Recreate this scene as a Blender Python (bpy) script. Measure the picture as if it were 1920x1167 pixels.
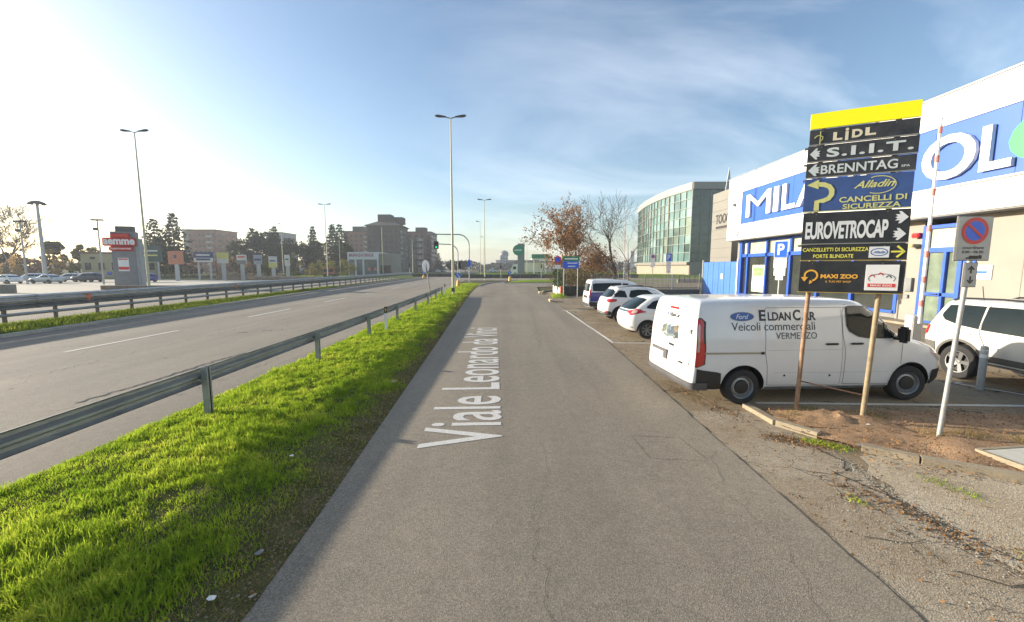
import bpy, bmesh, math, random
import numpy as np
from math import sin, cos, pi, radians, sqrt
from mathutils import Vector, Matrix, noise as mnoise

random.seed(7)
RNG = np.random.default_rng(7)
for o in list(bpy.data.objects):
    bpy.data.objects.remove(o)
S = bpy.context.scene
C = S.collection

# ------------------------------------------------------------------ camera, sky, sun, exposure
F_PX, CX, CY, HC, YH = 760.0, 960.0, 583.5, 2.55, 501.0
PITCH = math.atan((CY - YH) / F_PX)
cam_d = bpy.data.cameras.new('camera')
cam_d.sensor_width = 36.0
cam_d.lens = F_PX / 1920.0 * 36.0
cam_d.clip_start = 0.1
cam_d.clip_end = 4000.0
cam = bpy.data.objects.new('camera', cam_d)
cam.location = (0, 0, HC)
cam.rotation_euler = (pi / 2 - PITCH, 0, 0)
C.objects.link(cam)
S.camera = cam

SUN_EL, SUN_AZ = radians(12.3), radians(74.0)      # azimuth measured to the left of straight ahead
sv = Vector((-sin(SUN_AZ) * cos(SUN_EL), cos(SUN_AZ) * cos(SUN_EL), sin(SUN_EL)))
sl = bpy.data.lights.new('sun', 'SUN')
sl.energy = 5.0
sl.angle = radians(0.6)
sl.color = (1.0, 0.885, 0.72)
so = bpy.data.objects.new('sun', sl)
so.rotation_euler = sv.to_track_quat('Z', 'Y').to_euler()
so.location = (-40, 20, 30)
C.objects.link(so)

W = bpy.data.worlds.new('World')
S.world = W
W.use_nodes = True
nt = W.node_tree
nt.nodes.clear()
wo = nt.nodes.new('ShaderNodeOutputWorld')
bg = nt.nodes.new('ShaderNodeBackground')
bg.inputs['Strength'].default_value = 0.108
sky = nt.nodes.new('ShaderNodeTexSky')
sky.sky_type = 'NISHITA'
sky.sun_disc = False
sky.sun_elevation = SUN_EL
sky.sun_rotation = -SUN_AZ
sky.air_density = 1.0
sky.dust_density = 1.3
sky.ozone_density = 2.1
tc = nt.nodes.new('ShaderNodeTexCoord')
sep = nt.nodes.new('ShaderNodeSeparateXYZ')
nt.links.new(tc.outputs['Generated'], sep.inputs[0])


def wmath(op, a, b=None, clamp=False):
    n = nt.nodes.new('ShaderNodeMath')
    n.operation = op
    n.use_clamp = clamp
    for i, v in enumerate((a, b)):
        if v is None:
            continue
        if isinstance(v, (int, float)):
            n.inputs[i].default_value = v
        else:
            nt.links.new(v, n.inputs[i])
    return n.outputs[0]


zz = wmath('ADD', wmath('MAXIMUM', sep.outputs['Z'], 0.0), 0.12)
comb = nt.nodes.new('ShaderNodeCombineXYZ')
nt.links.new(wmath('DIVIDE', sep.outputs['X'], zz), comb.inputs[0])
nt.links.new(wmath('DIVIDE', sep.outputs['Y'], zz), comb.inputs[1])
mp = nt.nodes.new('ShaderNodeMapping')
mp.inputs['Rotation'].default_value = (0, 0, radians(24))
mp.inputs['Scale'].default_value = (0.7, 1.0, 1)
mp.inputs['Location'].default_value = (0.6, 0.35, 0)
nt.links.new(comb.outputs[0], mp.inputs['Vector'])
n1 = nt.nodes.new('ShaderNodeTexNoise')
n1.inputs['Scale'].default_value = 0.62
n1.inputs['Detail'].default_value = 7
n1.inputs['Roughness'].default_value = 0.56
n1.inputs['Distortion'].default_value = 0.7
nt.links.new(mp.outputs[0], n1.inputs['Vector'])
n2 = nt.nodes.new('ShaderNodeTexNoise')
n2.inputs['Scale'].default_value = 0.3
n2.inputs['Detail'].default_value = 2
nt.links.new(comb.outputs[0], n2.inputs['Vector'])
cloud = wmath('MULTIPLY', wmath('SUBTRACT', n1.outputs[0], 0.46), 3.2, True)
# more cirrus to the right of the view, clear blue patches overhead
side_f = wmath('ADD', wmath('MULTIPLY', sep.outputs['X'], 1.0), 0.42, True)
cloud = wmath('MULTIPLY', cloud, side_f, True)
cloud = wmath('MULTIPLY', cloud, wmath('ADD', n2.outputs[0], 0.35), True)
cloud = wmath('MULTIPLY', cloud, 0.55)
mix = nt.nodes.new('ShaderNodeMix')
mix.data_type = 'RGBA'
nt.links.new(cloud, mix.inputs['Factor'])
nt.links.new(sky.outputs[0], mix.inputs[6])
mix.inputs[7].default_value = (9.8, 9.9, 10.2, 1)
nt.links.new(mix.outputs[2], bg.inputs['Color'])
nt.links.new(bg.outputs[0], wo.inputs['Surface'])

S.view_settings.view_transform = 'Standard'
S.view_settings.look = 'None'
S.view_settings.exposure = 1.22
S.view_settings.gamma = 1.0
S.view_settings.use_curve_mapping = False
S.render.engine = 'CYCLES'
S.cycles.max_bounces = 6
S.cycles.diffuse_bounces = 3
S.cycles.glossy_bounces = 3
S.cycles.transparent_max_bounces = 8
S.cycles.volume_bounces = 0


# ------------------------------------------------------------------ survey helpers (photo measurements -> metres)
def ray(px, py):
    a = (px - CX) / F_PX
    b = -(py - CY) / F_PX
    return (a, cos(PITCH) + b * sin(PITCH), -sin(PITCH) + b * cos(PITCH))


def ground(px, py, z=0.0):
    r = ray(px, py)
    t = (z - HC) / r[2]
    return (r[0] * t, r[1] * t)


def at(px, py, Y):
    r = ray(px, py)
    t = Y / r[1]
    return Vector((r[0] * t, Y, HC + r[2] * t))


# ------------------------------------------------------------------ materials
MATS = {}


def mat(name, col, rough=0.6, metal=0.0, var=0.10, scale=3.0, bump=0.0, bscale=40.0, coat=0.0, spec=None, emit=None, col2=None):
    if name in MATS:
        return MATS[name]
    m = bpy.data.materials.new(name)
    m.use_nodes = True
    t = m.node_tree
    b = t.nodes['Principled BSDF']
    b.inputs['Roughness'].default_value = rough
    b.inputs['Metallic'].default_value = metal
    if coat:
        b.inputs['Coat Weight'].default_value = coat
        b.inputs['Coat Roughness'].default_value = 0.05
    if spec is not None:
        b.inputs['Specular IOR Level'].default_value = spec
    geo = t.nodes.new('ShaderNodeNewGeometry')
    nz = t.nodes.new('ShaderNodeTexNoise')
    nz.inputs['Scale'].default_value = scale
    nz.inputs['Detail'].default_value = 5
    nz.inputs['Roughness'].default_value = 0.65
    t.links.new(geo.outputs['Position'], nz.inputs['Vector'])
    rp = t.nodes.new('ShaderNodeValToRGB')
    rp.color_ramp.elements[0].position = 0.32
    rp.color_ramp.elements[1].position = 0.68
    if col2 is None:
        a = [max(0, c * (1 - var)) for c in col]
        d = [min(1, c * (1 + var)) for c in col]
    else:
        a, d = col, col2
    rp.color_ramp.elements[0].color = (*a, 1)
    rp.color_ramp.elements[1].color = (*d, 1)
    t.links.new(nz.outputs[0], rp.inputs[0])
    t.links.new(rp.outputs[0], b.inputs['Base Color'])
    if bump:
        nb = t.nodes.new('ShaderNodeTexNoise')
        nb.inputs['Scale'].default_value = bscale
        nb.inputs['Detail'].default_value = 4
        t.links.new(geo.outputs['Position'], nb.inputs['Vector'])
        bp = t.nodes.new('ShaderNodeBump')
        bp.inputs['Strength'].default_value = bump
        bp.inputs['Distance'].default_value = 0.02
        t.links.new(nb.outputs[0], bp.inputs['Height'])
        t.links.new(bp.outputs[0], b.inputs['Normal'])
    if emit:
        b.inputs['Emission Color'].default_value = (*col, 1)
        b.inputs['Emission Strength'].default_value = emit
    MATS[name] = m
    return m


def foliage(name, c1, c2, c3=None, scale=1.5, trans=0.35, fine=9.0):
    if name in MATS:
        return MATS[name]
    m = bpy.data.materials.new(name)
    m.use_nodes = True
    t = m.node_tree
    t.nodes.clear()
    out = t.nodes.new('ShaderNodeOutputMaterial')
    geo = t.nodes.new('ShaderNodeNewGeometry')
    a = t.nodes.new('ShaderNodeTexNoise')
    a.inputs['Scale'].default_value = scale
    a.inputs['Detail'].default_value = 3
    t.links.new(geo.outputs['Position'], a.inputs['Vector'])
    f = t.nodes.new('ShaderNodeTexNoise')
    f.inputs['Scale'].default_value = fine
    f.inputs['Detail'].default_value = 2
    t.links.new(geo.outputs['Position'], f.inputs['Vector'])
    ad = t.nodes.new('ShaderNodeMath')
    ad.operation = 'MULTIPLY_ADD'
    t.links.new(f.outputs[0], ad.inputs[0])
    ad.inputs[1].default_value = 0.5
    sb = t.nodes.new('ShaderNodeMath')
    sb.operation = 'MULTIPLY'
    t.links.new(a.outputs[0], sb.inputs[0])
    sb.inputs[1].default_value = 0.5
    t.links.new(sb.outputs[0], ad.inputs[2])
    rp = t.nodes.new('ShaderNodeValToRGB')
    e = rp.color_ramp.elements
    e[0].position = 0.36
    e[0].color = (*c1, 1)
    e[1].position = 0.64
    e[1].color = (*c2, 1)
    if c3:
        k = e.new(0.54)
        k.color = (*c3, 1)
    t.links.new(ad.outputs[0], rp.inputs[0])
    d = t.nodes.new('ShaderNodeBsdfDiffuse')
    tr = t.nodes.new('ShaderNodeBsdfTranslucent')
    mx = t.nodes.new('ShaderNodeMixShader')
    mx.inputs[0].default_value = trans
    t.links.new(rp.outputs[0], d.inputs[0])
    t.links.new(rp.outputs[0], tr.inputs[0])
    t.links.new(d.outputs[0], mx.inputs[1])
    t.links.new(tr.outputs[0], mx.inputs[2])
    t.links.new(mx.outputs[0], out.inputs[0])
    MATS[name] = m
    return m


def paving(name, base, dark, light, grain=180.0, patch=0.35, crack=None, crack_col=(0.03, 0.03, 0.03), speck=0.5, bump=0.35, rough=0.9, streak=None, cw=0.02):
    """worn asphalt / gravel: large patches, stone grain, optional crack network"""
    m = bpy.data.materials.new(name)
    m.use_nodes = True
    t = m.node_tree
    b = t.nodes['Principled BSDF']
    b.inputs['Roughness'].default_value = rough
    b.inputs['Specular IOR Level'].default_value = 0.25
    geo = t.nodes.new('ShaderNodeNewGeometry')
    P = geo.outputs['Position']

    def nz(sc, det=4, vec=P, ro=0.6, dist=0.0):
        n = t.nodes.new('ShaderNodeTexNoise')
        n.inputs['Scale'].default_value = sc
        n.inputs['Detail'].default_value = det
        n.inputs['Roughness'].default_value = ro
        n.inputs['Distortion'].default_value = dist
        t.links.new(vec, n.inputs['Vector'])
        return n.outputs[0]

    def ramp(f, p0, c0, p1, c1):
        r = t.nodes.new('ShaderNodeValToRGB')
        r.color_ramp.elements[0].position = p0
        r.color_ramp.elements[0].color = (*c0, 1)
        r.color_ramp.elements[1].position = p1
        r.color_ramp.elements[1].color = (*c1, 1)
        t.links.new(f, r.inputs[0])
        return r.outputs[0]

    def mixc(f, a, c, mode='MIX'):
        k = t.nodes.new('ShaderNodeMix')
        k.data_type = 'RGBA'
        k.blend_type = mode
        if isinstance(f, float):
            k.inputs['Factor'].default_value = f
        else:
            t.links.new(f, k.inputs['Factor'])
        for i, v in ((6, a), (7, c)):
            if isinstance(v, tuple):
                k.inputs[i].default_value = (*v, 1)
            else:
                t.links.new(v, k.inputs[i])
        return k.outputs[2]
    lg = ramp(nz(patch, 6, ro=0.7, dist=0.4), 0.38, dark, 0.62, base)
    v = t.nodes.new('ShaderNodeTexVoronoi')
    v.inputs['Scale'].default_value = grain
    t.links.new(P, v.inputs['Vector'])
    sepc = t.nodes.new('ShaderNodeSeparateColor')
    t.links.new(v.outputs['Color'], sepc.inputs[0])
    st = ramp(sepc.outputs[0], 0.15, tuple(c * (1 - speck) for c in base), 0.95, light)
    col = mixc(0.32, lg, st)
    mid = ramp(nz(7.0, 5), 0.35, (0.93, 0.93, 0.93), 0.65, (1.05, 1.05, 1.05))
    col = mixc(1.0, col, mid, 'MULTIPLY')
    if streak:
        mpn = t.nodes.new('ShaderNodeMapping')
        mpn.inputs['Rotation'].default_value = (0, 0, streak)
        mpn.inputs['Scale'].default_value = (0.55, 0.035, 1)
        t.links.new(P, mpn.inputs['Vector'])
        sk = ramp(nz(1.0, 4, mpn.outputs[0]), 0.35, (0.82, 0.82, 0.84), 0.65, (1.1, 1.1, 1.08))
        col = mixc(1.0, col, sk, 'MULTIPLY')
    hgt = v.outputs['Distance']
    if crack:
        # warped voronoi edges
        wv = t.nodes.new('ShaderNodeTexNoise')
        wv.inputs['Scale'].default_value = 2.2
        wv.inputs['Detail'].default_value = 5
        t.links.new(P, wv.inputs['Vector'])
        va = t.nodes.new('ShaderNodeVectorMath')
        va.operation = 'MULTIPLY_ADD'
        t.links.new(wv.outputs['Color'], va.inputs[0])
        va.inputs[1].default_value = (0.7, 0.7, 0.7)
        t.links.new(P, va.inputs[2])
        ve = t.nodes.new('ShaderNodeTexVoronoi')
        ve.feature = 'DISTANCE_TO_EDGE'
        ve.inputs['Scale'].default_value = crack
        t.links.new(va.outputs[0], ve.inputs['Vector'])
        ck = ramp(ve.outputs['Distance'], cw * 0.25, (1, 1, 1), cw, (0, 0, 0))
        msk = ramp(nz(0.9, 3), 0.46, (0, 0, 0), 0.56, (1, 1, 1))
        ck = mixc(1.0, ck, msk, 'MULTIPLY')
        col = mixc(ck, col, crack_col)
    t.links.new(col, b.inputs['Base Color'])
    bp = t.nodes.new('ShaderNodeBump')
    bp.inputs['Strength'].default_value = bump
    bp.inputs['Distance'].default_value = 0.006
    t.links.new(hgt, bp.inputs['Height'])
    t.links.new(bp.outputs[0], b.inputs['Normal'])
    MATS[name] = m
    return m


# ------------------------------------------------------------------ objects
def props(o, label=None, cat=None, group=None, kind=None):
    if label:
        o['label'] = label
    if cat:
        o['category'] = cat
    if group:
        o['group'] = group
    if kind:
        o['kind'] = kind
    return o


def thing(name, label, cat, loc=(0, 0, 0), rz=0.0, group=None):
    o = bpy.data.objects.new(name, None)
    o.empty_display_size = 0.3
    o.location = loc
    o.rotation_euler = (0, 0, rz)
    C.objects.link(o)
    return props(o, label, cat, group)


def link(name, me, parent=None, loc=None, rot=None):
    o = bpy.data.objects.new(name, me)
    C.objects.link(o)
    if parent is not None:
        o.parent = parent
    if loc is not None:
        o.location = loc
    if rot is not None:
        o.rotation_euler = rot
    return o


class MB:
    def __init__(s):
        s.v = []
        s.f = []

    def add(s, vs, fs):
        n = len(s.v)
        s.v += [tuple(v) for v in vs]
        s.f += [tuple(n + i for i in f) for f in fs]
        return s

    def box(s, c, d, rz=0.0, bev=0.0, M=None):
        x, y, z = d[0] / 2, d[1] / 2, d[2] / 2
        pts = [(-x, -y, -z), (x, -y, -z), (x, y, -z), (-x, y, -z), (-x, -y, z), (x, -y, z), (x, y, z), (-x, y, z)]
        cr, sr = cos(rz), sin(rz)
        q = []
        for p in pts:
            if M is not None:
                w = M @ Vector(p)
                q.append((c[0] + w.x, c[1] + w.y, c[2] + w.z))
            else:
                q.append((c[0] + p[0] * cr - p[1] * sr, c[1] + p[0] * sr + p[1] * cr, c[2] + p[2]))
        return s.add(q, [(0, 3, 2, 1), (4, 5, 6, 7), (0, 1, 5, 4), (1, 2, 6, 5), (2, 3, 7, 6), (3, 0, 4, 7)])

    def tube(s, pts, rad, n=8, cap=True):
        pts = [Vector(p) for p in pts]
        if isinstance(rad, (int, float)):
            rad = [rad] * len(pts)
        up = Vector((0, 0, 1))
        base = len(s.v)
        prev = None
        for i, p in enumerate(pts):
            if i == 0:
                d = pts[1] - p
            elif i == len(pts) - 1:
                d = p - pts[i - 1]
            else:
                d = pts[i + 1] - pts[i - 1]
            d.normalize()
            if prev is None:
                a = d.cross(up)
                if a.length < 1e-3:
                    a = d.cross(Vector((1, 0, 0)))
            else:
                a = prev - d * prev.dot(d)
            a.normalize()
            prev = a
            b = d.cross(a)
            for k in range(n):
                t = 2 * pi * k / n
                s.v.append(tuple(p + (a * cos(t) + b * sin(t)) * rad[i]))
        for i in range(len(pts) - 1):
            for k in range(n):
                k2 = (k + 1) % n
                s.f.append((base + i * n + k, base + (i + 1) * n + k, base + (i + 1) * n + k2, base + i * n + k2))
        if cap:
            s.f.append(tuple(base + k for k in range(n)))
            s.f.append(tuple(base + (len(pts) - 1) * n + k for k in range(n - 1, -1, -1)))
        return s

    def lathe(s, prof, n=24, M=None):
        """prof: (r, h) around local z, M 4x4"""
        base = len(s.v)
        for r, h in prof:
            for k in range(n):
                t = 2 * pi * k / n
                p = Vector((r * cos(t), r * sin(t), h))
                s.v.append(tuple(M @ p if M else p))
        for i in range(len(prof) - 1):
            for k in range(n):
                k2 = (k + 1) % n
                s.f.append((base + i * n + k, base + i * n + k2, base + (i + 1) * n + k2, base + (i + 1) * n + k))
        return s

    def grid(s, rows):
        base = len(s.v)
        m = len(rows[0])
        for r in rows:
            s.v += [tuple(p) for p in r]
        for i in range(len(rows) - 1):
            for j in range(m - 1):
                a = base + i * m + j
                s.f.append((a, a + 1, a + m + 1, a + m))
        return s

    def poly(s, pts, z=None, flip=False):
        q = [(p[0], p[1], (p[2] if len(p) > 2 else z)) for p in pts]
        idx = tuple(range(len(q)))
        return s.add(q, [idx[::-1] if flip else idx])

    def prism(s, pts, z0, z1):
        n = len(pts)
        v = [(p[0], p[1], z0) for p in pts] + [(p[0], p[1], z1) for p in pts]
        f = [tuple(range(n - 1, -1, -1)), tuple(range(n, 2 * n))]
        f += [(i, (i + 1) % n, n + (i + 1) % n, n + i) for i in range(n)]
        return s.add(v, f)

    def build(s, name, m, parent=None, smooth=False, bevel=0.0, loc=None, world=False, fix=False):
        v = s.v
        if world and parent is not None:
            L = parent.location
            v = [(p[0] - L[0], p[1] - L[1], p[2] - L[2]) for p in v]
        me = bpy.data.meshes.new(name)
        me.from_pydata(v, [], s.f)
        if bevel or fix:
            bm = bmesh.new()
            bm.from_mesh(me)
            if fix:
                bmesh.ops.recalc_face_normals(bm, faces=bm.faces)
            if bevel:
                bmesh.ops.bevel(bm, geom=[e for e in bm.edges], offset=bevel, segments=2, affect='EDGES', clamp_overlap=True)
            bm.to_mesh(me)
            bm.free()
        if m is not None:
            me.materials.append(m)
        if smooth:
            me.shade_smooth()
            me.set_sharp_from_angle(angle=radians(38))
        me.update()
        return link(name, me, parent, loc)


def copy_tree(o, parent=None):
    c = o.copy()
    C.objects.link(c)
    if parent is not None:
        c.parent = parent
    for ch in list(o.children):
        copy_tree(ch, c)
    return c


def dup(o, loc, label, rz=None, sc=None):
    c = copy_tree(o)
    c.location = loc
    if rz is not None:
        c.rotation_euler = (0, 0, rz)
    if sc is not None:
        c.scale = (sc, sc, sc) if isinstance(sc, (int, float)) else sc
    c['label'] = label
    return c


def np_mesh(name, V, Fq, m, parent=None):
    """V (n,3) array, Fq list of index arrays (k,3) or (k,4)"""
    me = bpy.data.meshes.new(name)
    V = np.asarray(V, dtype=np.float32)
    me.vertices.add(len(V))
    me.vertices.foreach_set('co', V.ravel())
    loops = np.concatenate([f.ravel() for f in Fq]).astype(np.int32)
    tot = np.concatenate([np.full(len(f), f.shape[1]) for f in Fq]).astype(np.int32)
    st = np.concatenate([[0], np.cumsum(tot)[:-1]]).astype(np.int32)
    me.loops.add(len(loops))
    me.loops.foreach_set('vertex_index', loops)
    me.polygons.add(len(tot))
    me.polygons.foreach_set('loop_start', st)
    me.update(calc_edges=True)
    me.validate()
    if m is not None:
        me.materials.append(m)
    return link(name, me, parent)


def leaves(name, cen, size, m, parent=None, aspect=0.6, flat=0.0):
    """random leaf quads (rhombs) at centres cen (n,3) with size array"""
    n = len(cen)
    size = np.broadcast_to(size, (n,)).reshape(n, 1)
    a = RNG.normal(size=(n, 3))
    if flat:
        a[:, 2] *= (1 - flat)
    a /= np.linalg.norm(a, axis=1, keepdims=True)
    b = RNG.normal(size=(n, 3))
    if flat:
        b[:, 2] *= (1 - flat)
    b -= a * (a * b).sum(1, keepdims=True)
    b /= np.linalg.norm(b, axis=1, keepdims=True)
    c = np.asarray(cen)
    V = np.stack([c - a * size / 2, c + b * size * aspect / 2, c + a * size / 2, c - b * size * aspect / 2], 1).reshape(-1, 3)
    idx = np.arange(4 * n).reshape(n, 4)
    return np_mesh(name, V, [idx], m, parent)


def blades(name, base, h, w, lean, m, parent=None):
    n = len(base)
    ang = RNG.uniform(0, 2 * pi, n)
    side = np.stack([np.cos(ang), np.sin(ang), np.zeros(n)], 1) * (w / 2).reshape(n, 1)
    la = RNG.uniform(0, 2 * pi, n)
    ld = np.stack([np.cos(la), np.sin(la), np.zeros(n)], 1) * (lean * h).reshape(n, 1)
    hz = np.zeros((n, 3))
    hz[:, 2] = h
    V = np.stack([base - side, base + side, base + side * 0.75 + ld * 0.35 + hz * 0.6, base - side * 0.75 + ld * 0.35 + hz * 0.6,
                  base + ld + hz * (1 - lean.reshape(n, 1) * 0.3)], 1).reshape(-1, 3)
    k = np.arange(n).reshape(n, 1) * 5
    return np_mesh(name, V, [k + np.array([[0, 1, 2, 3]]), k + np.array([[3, 2, 4]])], m, parent)


_txt = {}


def text_mesh(s, bold=0.0, shear=0.0, extrude=0.0, spacing=1.0):
    key = (s, bold, shear, extrude, spacing)
    if key in _txt:
        return _txt[key]
    cu = bpy.data.curves.new('lettering', 'FONT')
    cu.body = s
    cu.offset = bold
    cu.shear = shear
    cu.space_character = spacing
    cu.resolution_u = 4
    cu.fill_mode = 'BOTH' if extrude else 'FRONT'
    cu.extrude = extrude
    ob = bpy.data.objects.new('lettering', cu)
    C.objects.link(ob)
    dg = bpy.context.evaluated_depsgraph_get()
    me = bpy.data.meshes.new_from_object(ob.evaluated_get(dg))
    bpy.data.objects.remove(ob)
    bpy.data.curves.remove(cu)
    v = np.array([p.co[:] for p in me.vertices])
    fs = [tuple(p.vertices) for p in me.polygons]
    bpy.data.meshes.remove(me)
    lo, hi = v.min(0), v.max(0)
    v[:, 0] = (v[:, 0] - lo[0]) / (hi[0] - lo[0]) - 0.5
    v[:, 1] = (v[:, 1] - lo[1]) / (hi[1] - lo[1]) - 0.5
    if extrude:
        v[:, 2] = (v[:, 2] - lo[2]) / (hi[2] - lo[2])
    _txt[key] = (v, fs)
    return _txt[key]


def text(s, w, h, m, parent, org, right=(1, 0, 0), up=(0, 0, 1), bold=0.0, shear=0.0, depth=0.0, fn=None, name='lettering', world=False, spacing=1.0):
    """flat or raised lettering w x h centred on org; fn maps (a, b) to a surface point"""
    v, fs = text_mesh(s, bold, shear, 0.02 if depth else 0.0, spacing)
    R, U, O = Vector(right), Vector(up), Vector(org)
    N = R.cross(U)
    mb = MB()
    q = []
    for p in v:
        a, b = p[0] * w, p[1] * h
        q.append(fn(a, b) if fn else O + R * a + U * b + N * (p[2] * depth))
    mb.add(q, fs)
    return mb.build(name, m, parent, world=world)


def print_line(w, h, m, parent, org, seed=1, name='print_line'):
    """a row of small blocks standing for print too blurred to read"""
    r = random.Random(seed)
    x = -w / 2
    mb = MB()
    q = []
    while x < w / 2:
        l = h * r.uniform(0.5, 1.6)
        l = min(l, w / 2 - x)
        q.append((x, l))
        x += l + h * 0.22
    vs, fs = [], []
    a = -w / 2
    hi = []
    lo = []
    for (x, l) in q:
        e = h * r.uniform(0.38, 0.5)
        hi += [(org[0] + x, org[1], org[2] + e), (org[0] + x + l, org[1], org[2] + e)]
        lo += [(org[0] + x, org[1], org[2] - h / 2), (org[0] + x + l, org[1], org[2] - h / 2)]
    mb.grid([lo, hi])
    return mb.build(name, m, parent)


# common materials
galv = mat('galvanised_steel', (0.30, 0.32, 0.33), 0.48, 0.55, 0.18, 2.5, 0.15, 60)
galv_dark = mat('weathered_steel', (0.17, 0.18, 0.185), 0.6, 0.35, 0.25, 3)
lamp_cream = mat('cream_paint', (0.50, 0.47, 0.30), 0.6, 0, 0.1, 4)
lamp_grey = mat('lamp_housing_grey', (0.09, 0.095, 0.10), 0.5, 0.2)
_b = 0
black = mat('black_plastic', (0.016, 0.016, 0.017), 0.5, 0, 0.15, 8)
rubber = mat('tyre_rubber', (0.018, 0.018, 0.019), 0.85, 0, 0.2, 12)
white_paint = mat('white_car_paint', (0.71, 0.71, 0.70), 0.28, 0, 0.03, 2, coat=0.8)
glass = mat('dark_window_glass', (0.010, 0.016, 0.016), 0.05, 0, 0.2, 1.5, spec=0.35)
chrome = mat('alloy_silver', (0.20, 0.205, 0.21), 0.4, 0.7)
red_lens = mat('red_lamp_lens', (0.50, 0.015, 0.015), 0.15, 0, 0.1, 10, coat=0.6)
clear_lens = mat('clear_lamp_lens', (0.52, 0.38, 0.36), 0.12, 0.1, 0.1, 10, coat=0.6)
white_sign = mat('white_sign_face', (0.75, 0.75, 0.74), 0.45, 0, 0.04)
blue_sign = mat('blue_sign_face', (0.015, 0.12, 0.70), 0.4, 0, 0.08)
red_sign = mat('red_sign_face', (0.62, 0.035, 0.03), 0.45, 0, 0.08)
grey_pole = mat('zinc_pole', (0.36, 0.37, 0.36), 0.5, 0.35, 0.15, 6)
print_black = mat('black_print', (0.02, 0.02, 0.022), 0.6)
white_wall = mat('white_render', (0.80, 0.80, 0.79), 0.7, 0, 0.02, 1.0, 0.05, 20)

# ------------------------------------------------------------------ road geometry tables


def interp(tab, y):
    xs = [t[0] for t in tab]
    return float(np.interp(y, xs, [t[1] for t in tab]))


SVC_L = [(-12, -1.9), (2.7, -1.93), (4, -2.0), (6.6, -2.15), (13.8, -2.55), (28, -3.4), (42, -4.15), (52, -4.45)]
SVC_R = [(-12, 3.0), (2.7, 3.0), (6, 3.07), (9, 3.17), (14, 3.3), (22, 3.35), (30, 3.1), (40, 2.75), (52, 3.2)]
VERGE_L = [(-12, -5.85), (4, -5.9), (12, -5.85), (22, -6.1), (30, -6.5), (40, -7.1), (60, -8.2), (90, -9.6)]
MAIN_L = [(-12, -17.4), (8, -18.1), (14.4, -18.5), (22, -19.1), (44, -20.8), (60, -21.8), (93, -23.2), (220, -29)]
RAIL_M = [(-12, -20.9), (10, -21.6), (25, -22.2), (47, -22.75), (80, -23.9), (105, -25.0)]
RAIL_N = [(-12, -5.2), (6.75, -5.22), (15, -5.28), (22.5, -5.46), (27.3, -5.6), (37.4, -6.2)]

asphalt_svc = paving('service_asphalt', (0.250, 0.214, 0.163), (0.200, 0.171, 0.132), (0.48, 0.42, 0.33), 95, 0.22, crack=None, streak=0.02, bump=0.35)
asphalt_main = paving('main_asphalt', (0.255, 0.222, 0.175), (0.21, 0.183, 0.146), (0.44, 0.39, 0.32), 90, 0.18, crack=0.22, cw=0.004, streak=-0.06, bump=0.3)
asphalt_old = paving('cracked_old_asphalt', (0.34, 0.285, 0.205), (0.23, 0.165, 0.10), (0.60, 0.52, 0.39), 80, 0.9, crack=1.7, crack_col=(0.07, 0.06, 0.045), cw=0.014, bump=0.6)
gravel = paving('pale_worn_gravel', (0.42, 0.35, 0.25), (0.31, 0.235, 0.15), (0.74, 0.65, 0.49), 80, 0.8, bump=0.9)
parking = paving('parking_asphalt', (0.27, 0.218, 0.142), (0.205, 0.148, 0.088), (0.42, 0.36, 0.26), 90, 0.6, crack=0.8, cw=0.02, bump=0.5)
dirt = paving('reddish_dirt', (0.40, 0.235, 0.125), (0.21, 0.125, 0.068), (0.54, 0.42, 0.27), 60, 1.2, bump=1.0)
concrete = paving('kerb_concrete', (0.34, 0.285, 0.20), (0.22, 0.185, 0.13), (0.46, 0.39, 0.29), 120, 1.6, bump=0.4)
pale_concrete = paving('pale_concrete_yard', (0.52, 0.48, 0.38), (0.45, 0.41, 0.33), (0.62, 0.58, 0.48), 40, 0.1, bump=0.2)
grass_ground = foliage('grass_soil', (0.035, 0.045, 0.012), (0.085, 0.10, 0.022), scale=2, trans=0.0)
grass_far = foliage('far_grass', (0.13, 0.21, 0.025), (0.26, 0.33, 0.05), scale=0.6, trans=0.0, fine=12)
land = foliage('far_land', (0.09, 0.10, 0.05), (0.16, 0.15, 0.09), scale=0.05, trans=0.0, fine=0.6)

# ------------------------------------------------------------------ the setting
mb = MB()
mb.poly([(-1500, -60), (1500, -60), (1500, 2500), (-1500, 2500)], z=-0.05)
props(mb.build('ground', land), kind='structure')


def strip(name, ta, tb, m, z, ys, parent=None):
    mb = MB()
    mb.grid([[(interp(ta, y), y, z), (interp(tb, y), y, z)] for y in ys])
    o = mb.build(name, m, parent)
    if parent is None:
        props(o, kind='structure')
    return o


ys = [-12 + 2 * i for i in range(33)]
strip('service_road', SVC_L, SVC_R, asphalt_svc, 0.0, [y for y in ys if y <= 52])
# mouth of the service road opening into the roundabout
props(MB().poly([(-4.45, 52), (3.2, 52), (7, 54), (14, 58), (24, 64), (24, 70), (9, 66), (-1.4, 64.5), (-1.0, 71), (-3.3, 65), (-4.3, 58)], z=0.0).build('junction_road', asphalt_svc), kind='structure')
strip('main_road', MAIN_L, [(a, b + 0.02) for a, b in VERGE_L] + [(220, -14)], asphalt_main, -0.004, ys + [60, 75, 93, 120, 160, 220])
props(MB().poly([(-14, 78), (40, 78), (40, 92), (-14, 92)], z=-0.012).build('roundabout_road', asphalt_main), kind='structure')
props(MB().poly([(-9.6, 73), (10, 77), (26, 80), (26, 78.2), (-1, 74.8), (-9.6, 71)], z=-0.008).build('road_edge', asphalt_main), kind='structure')
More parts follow.
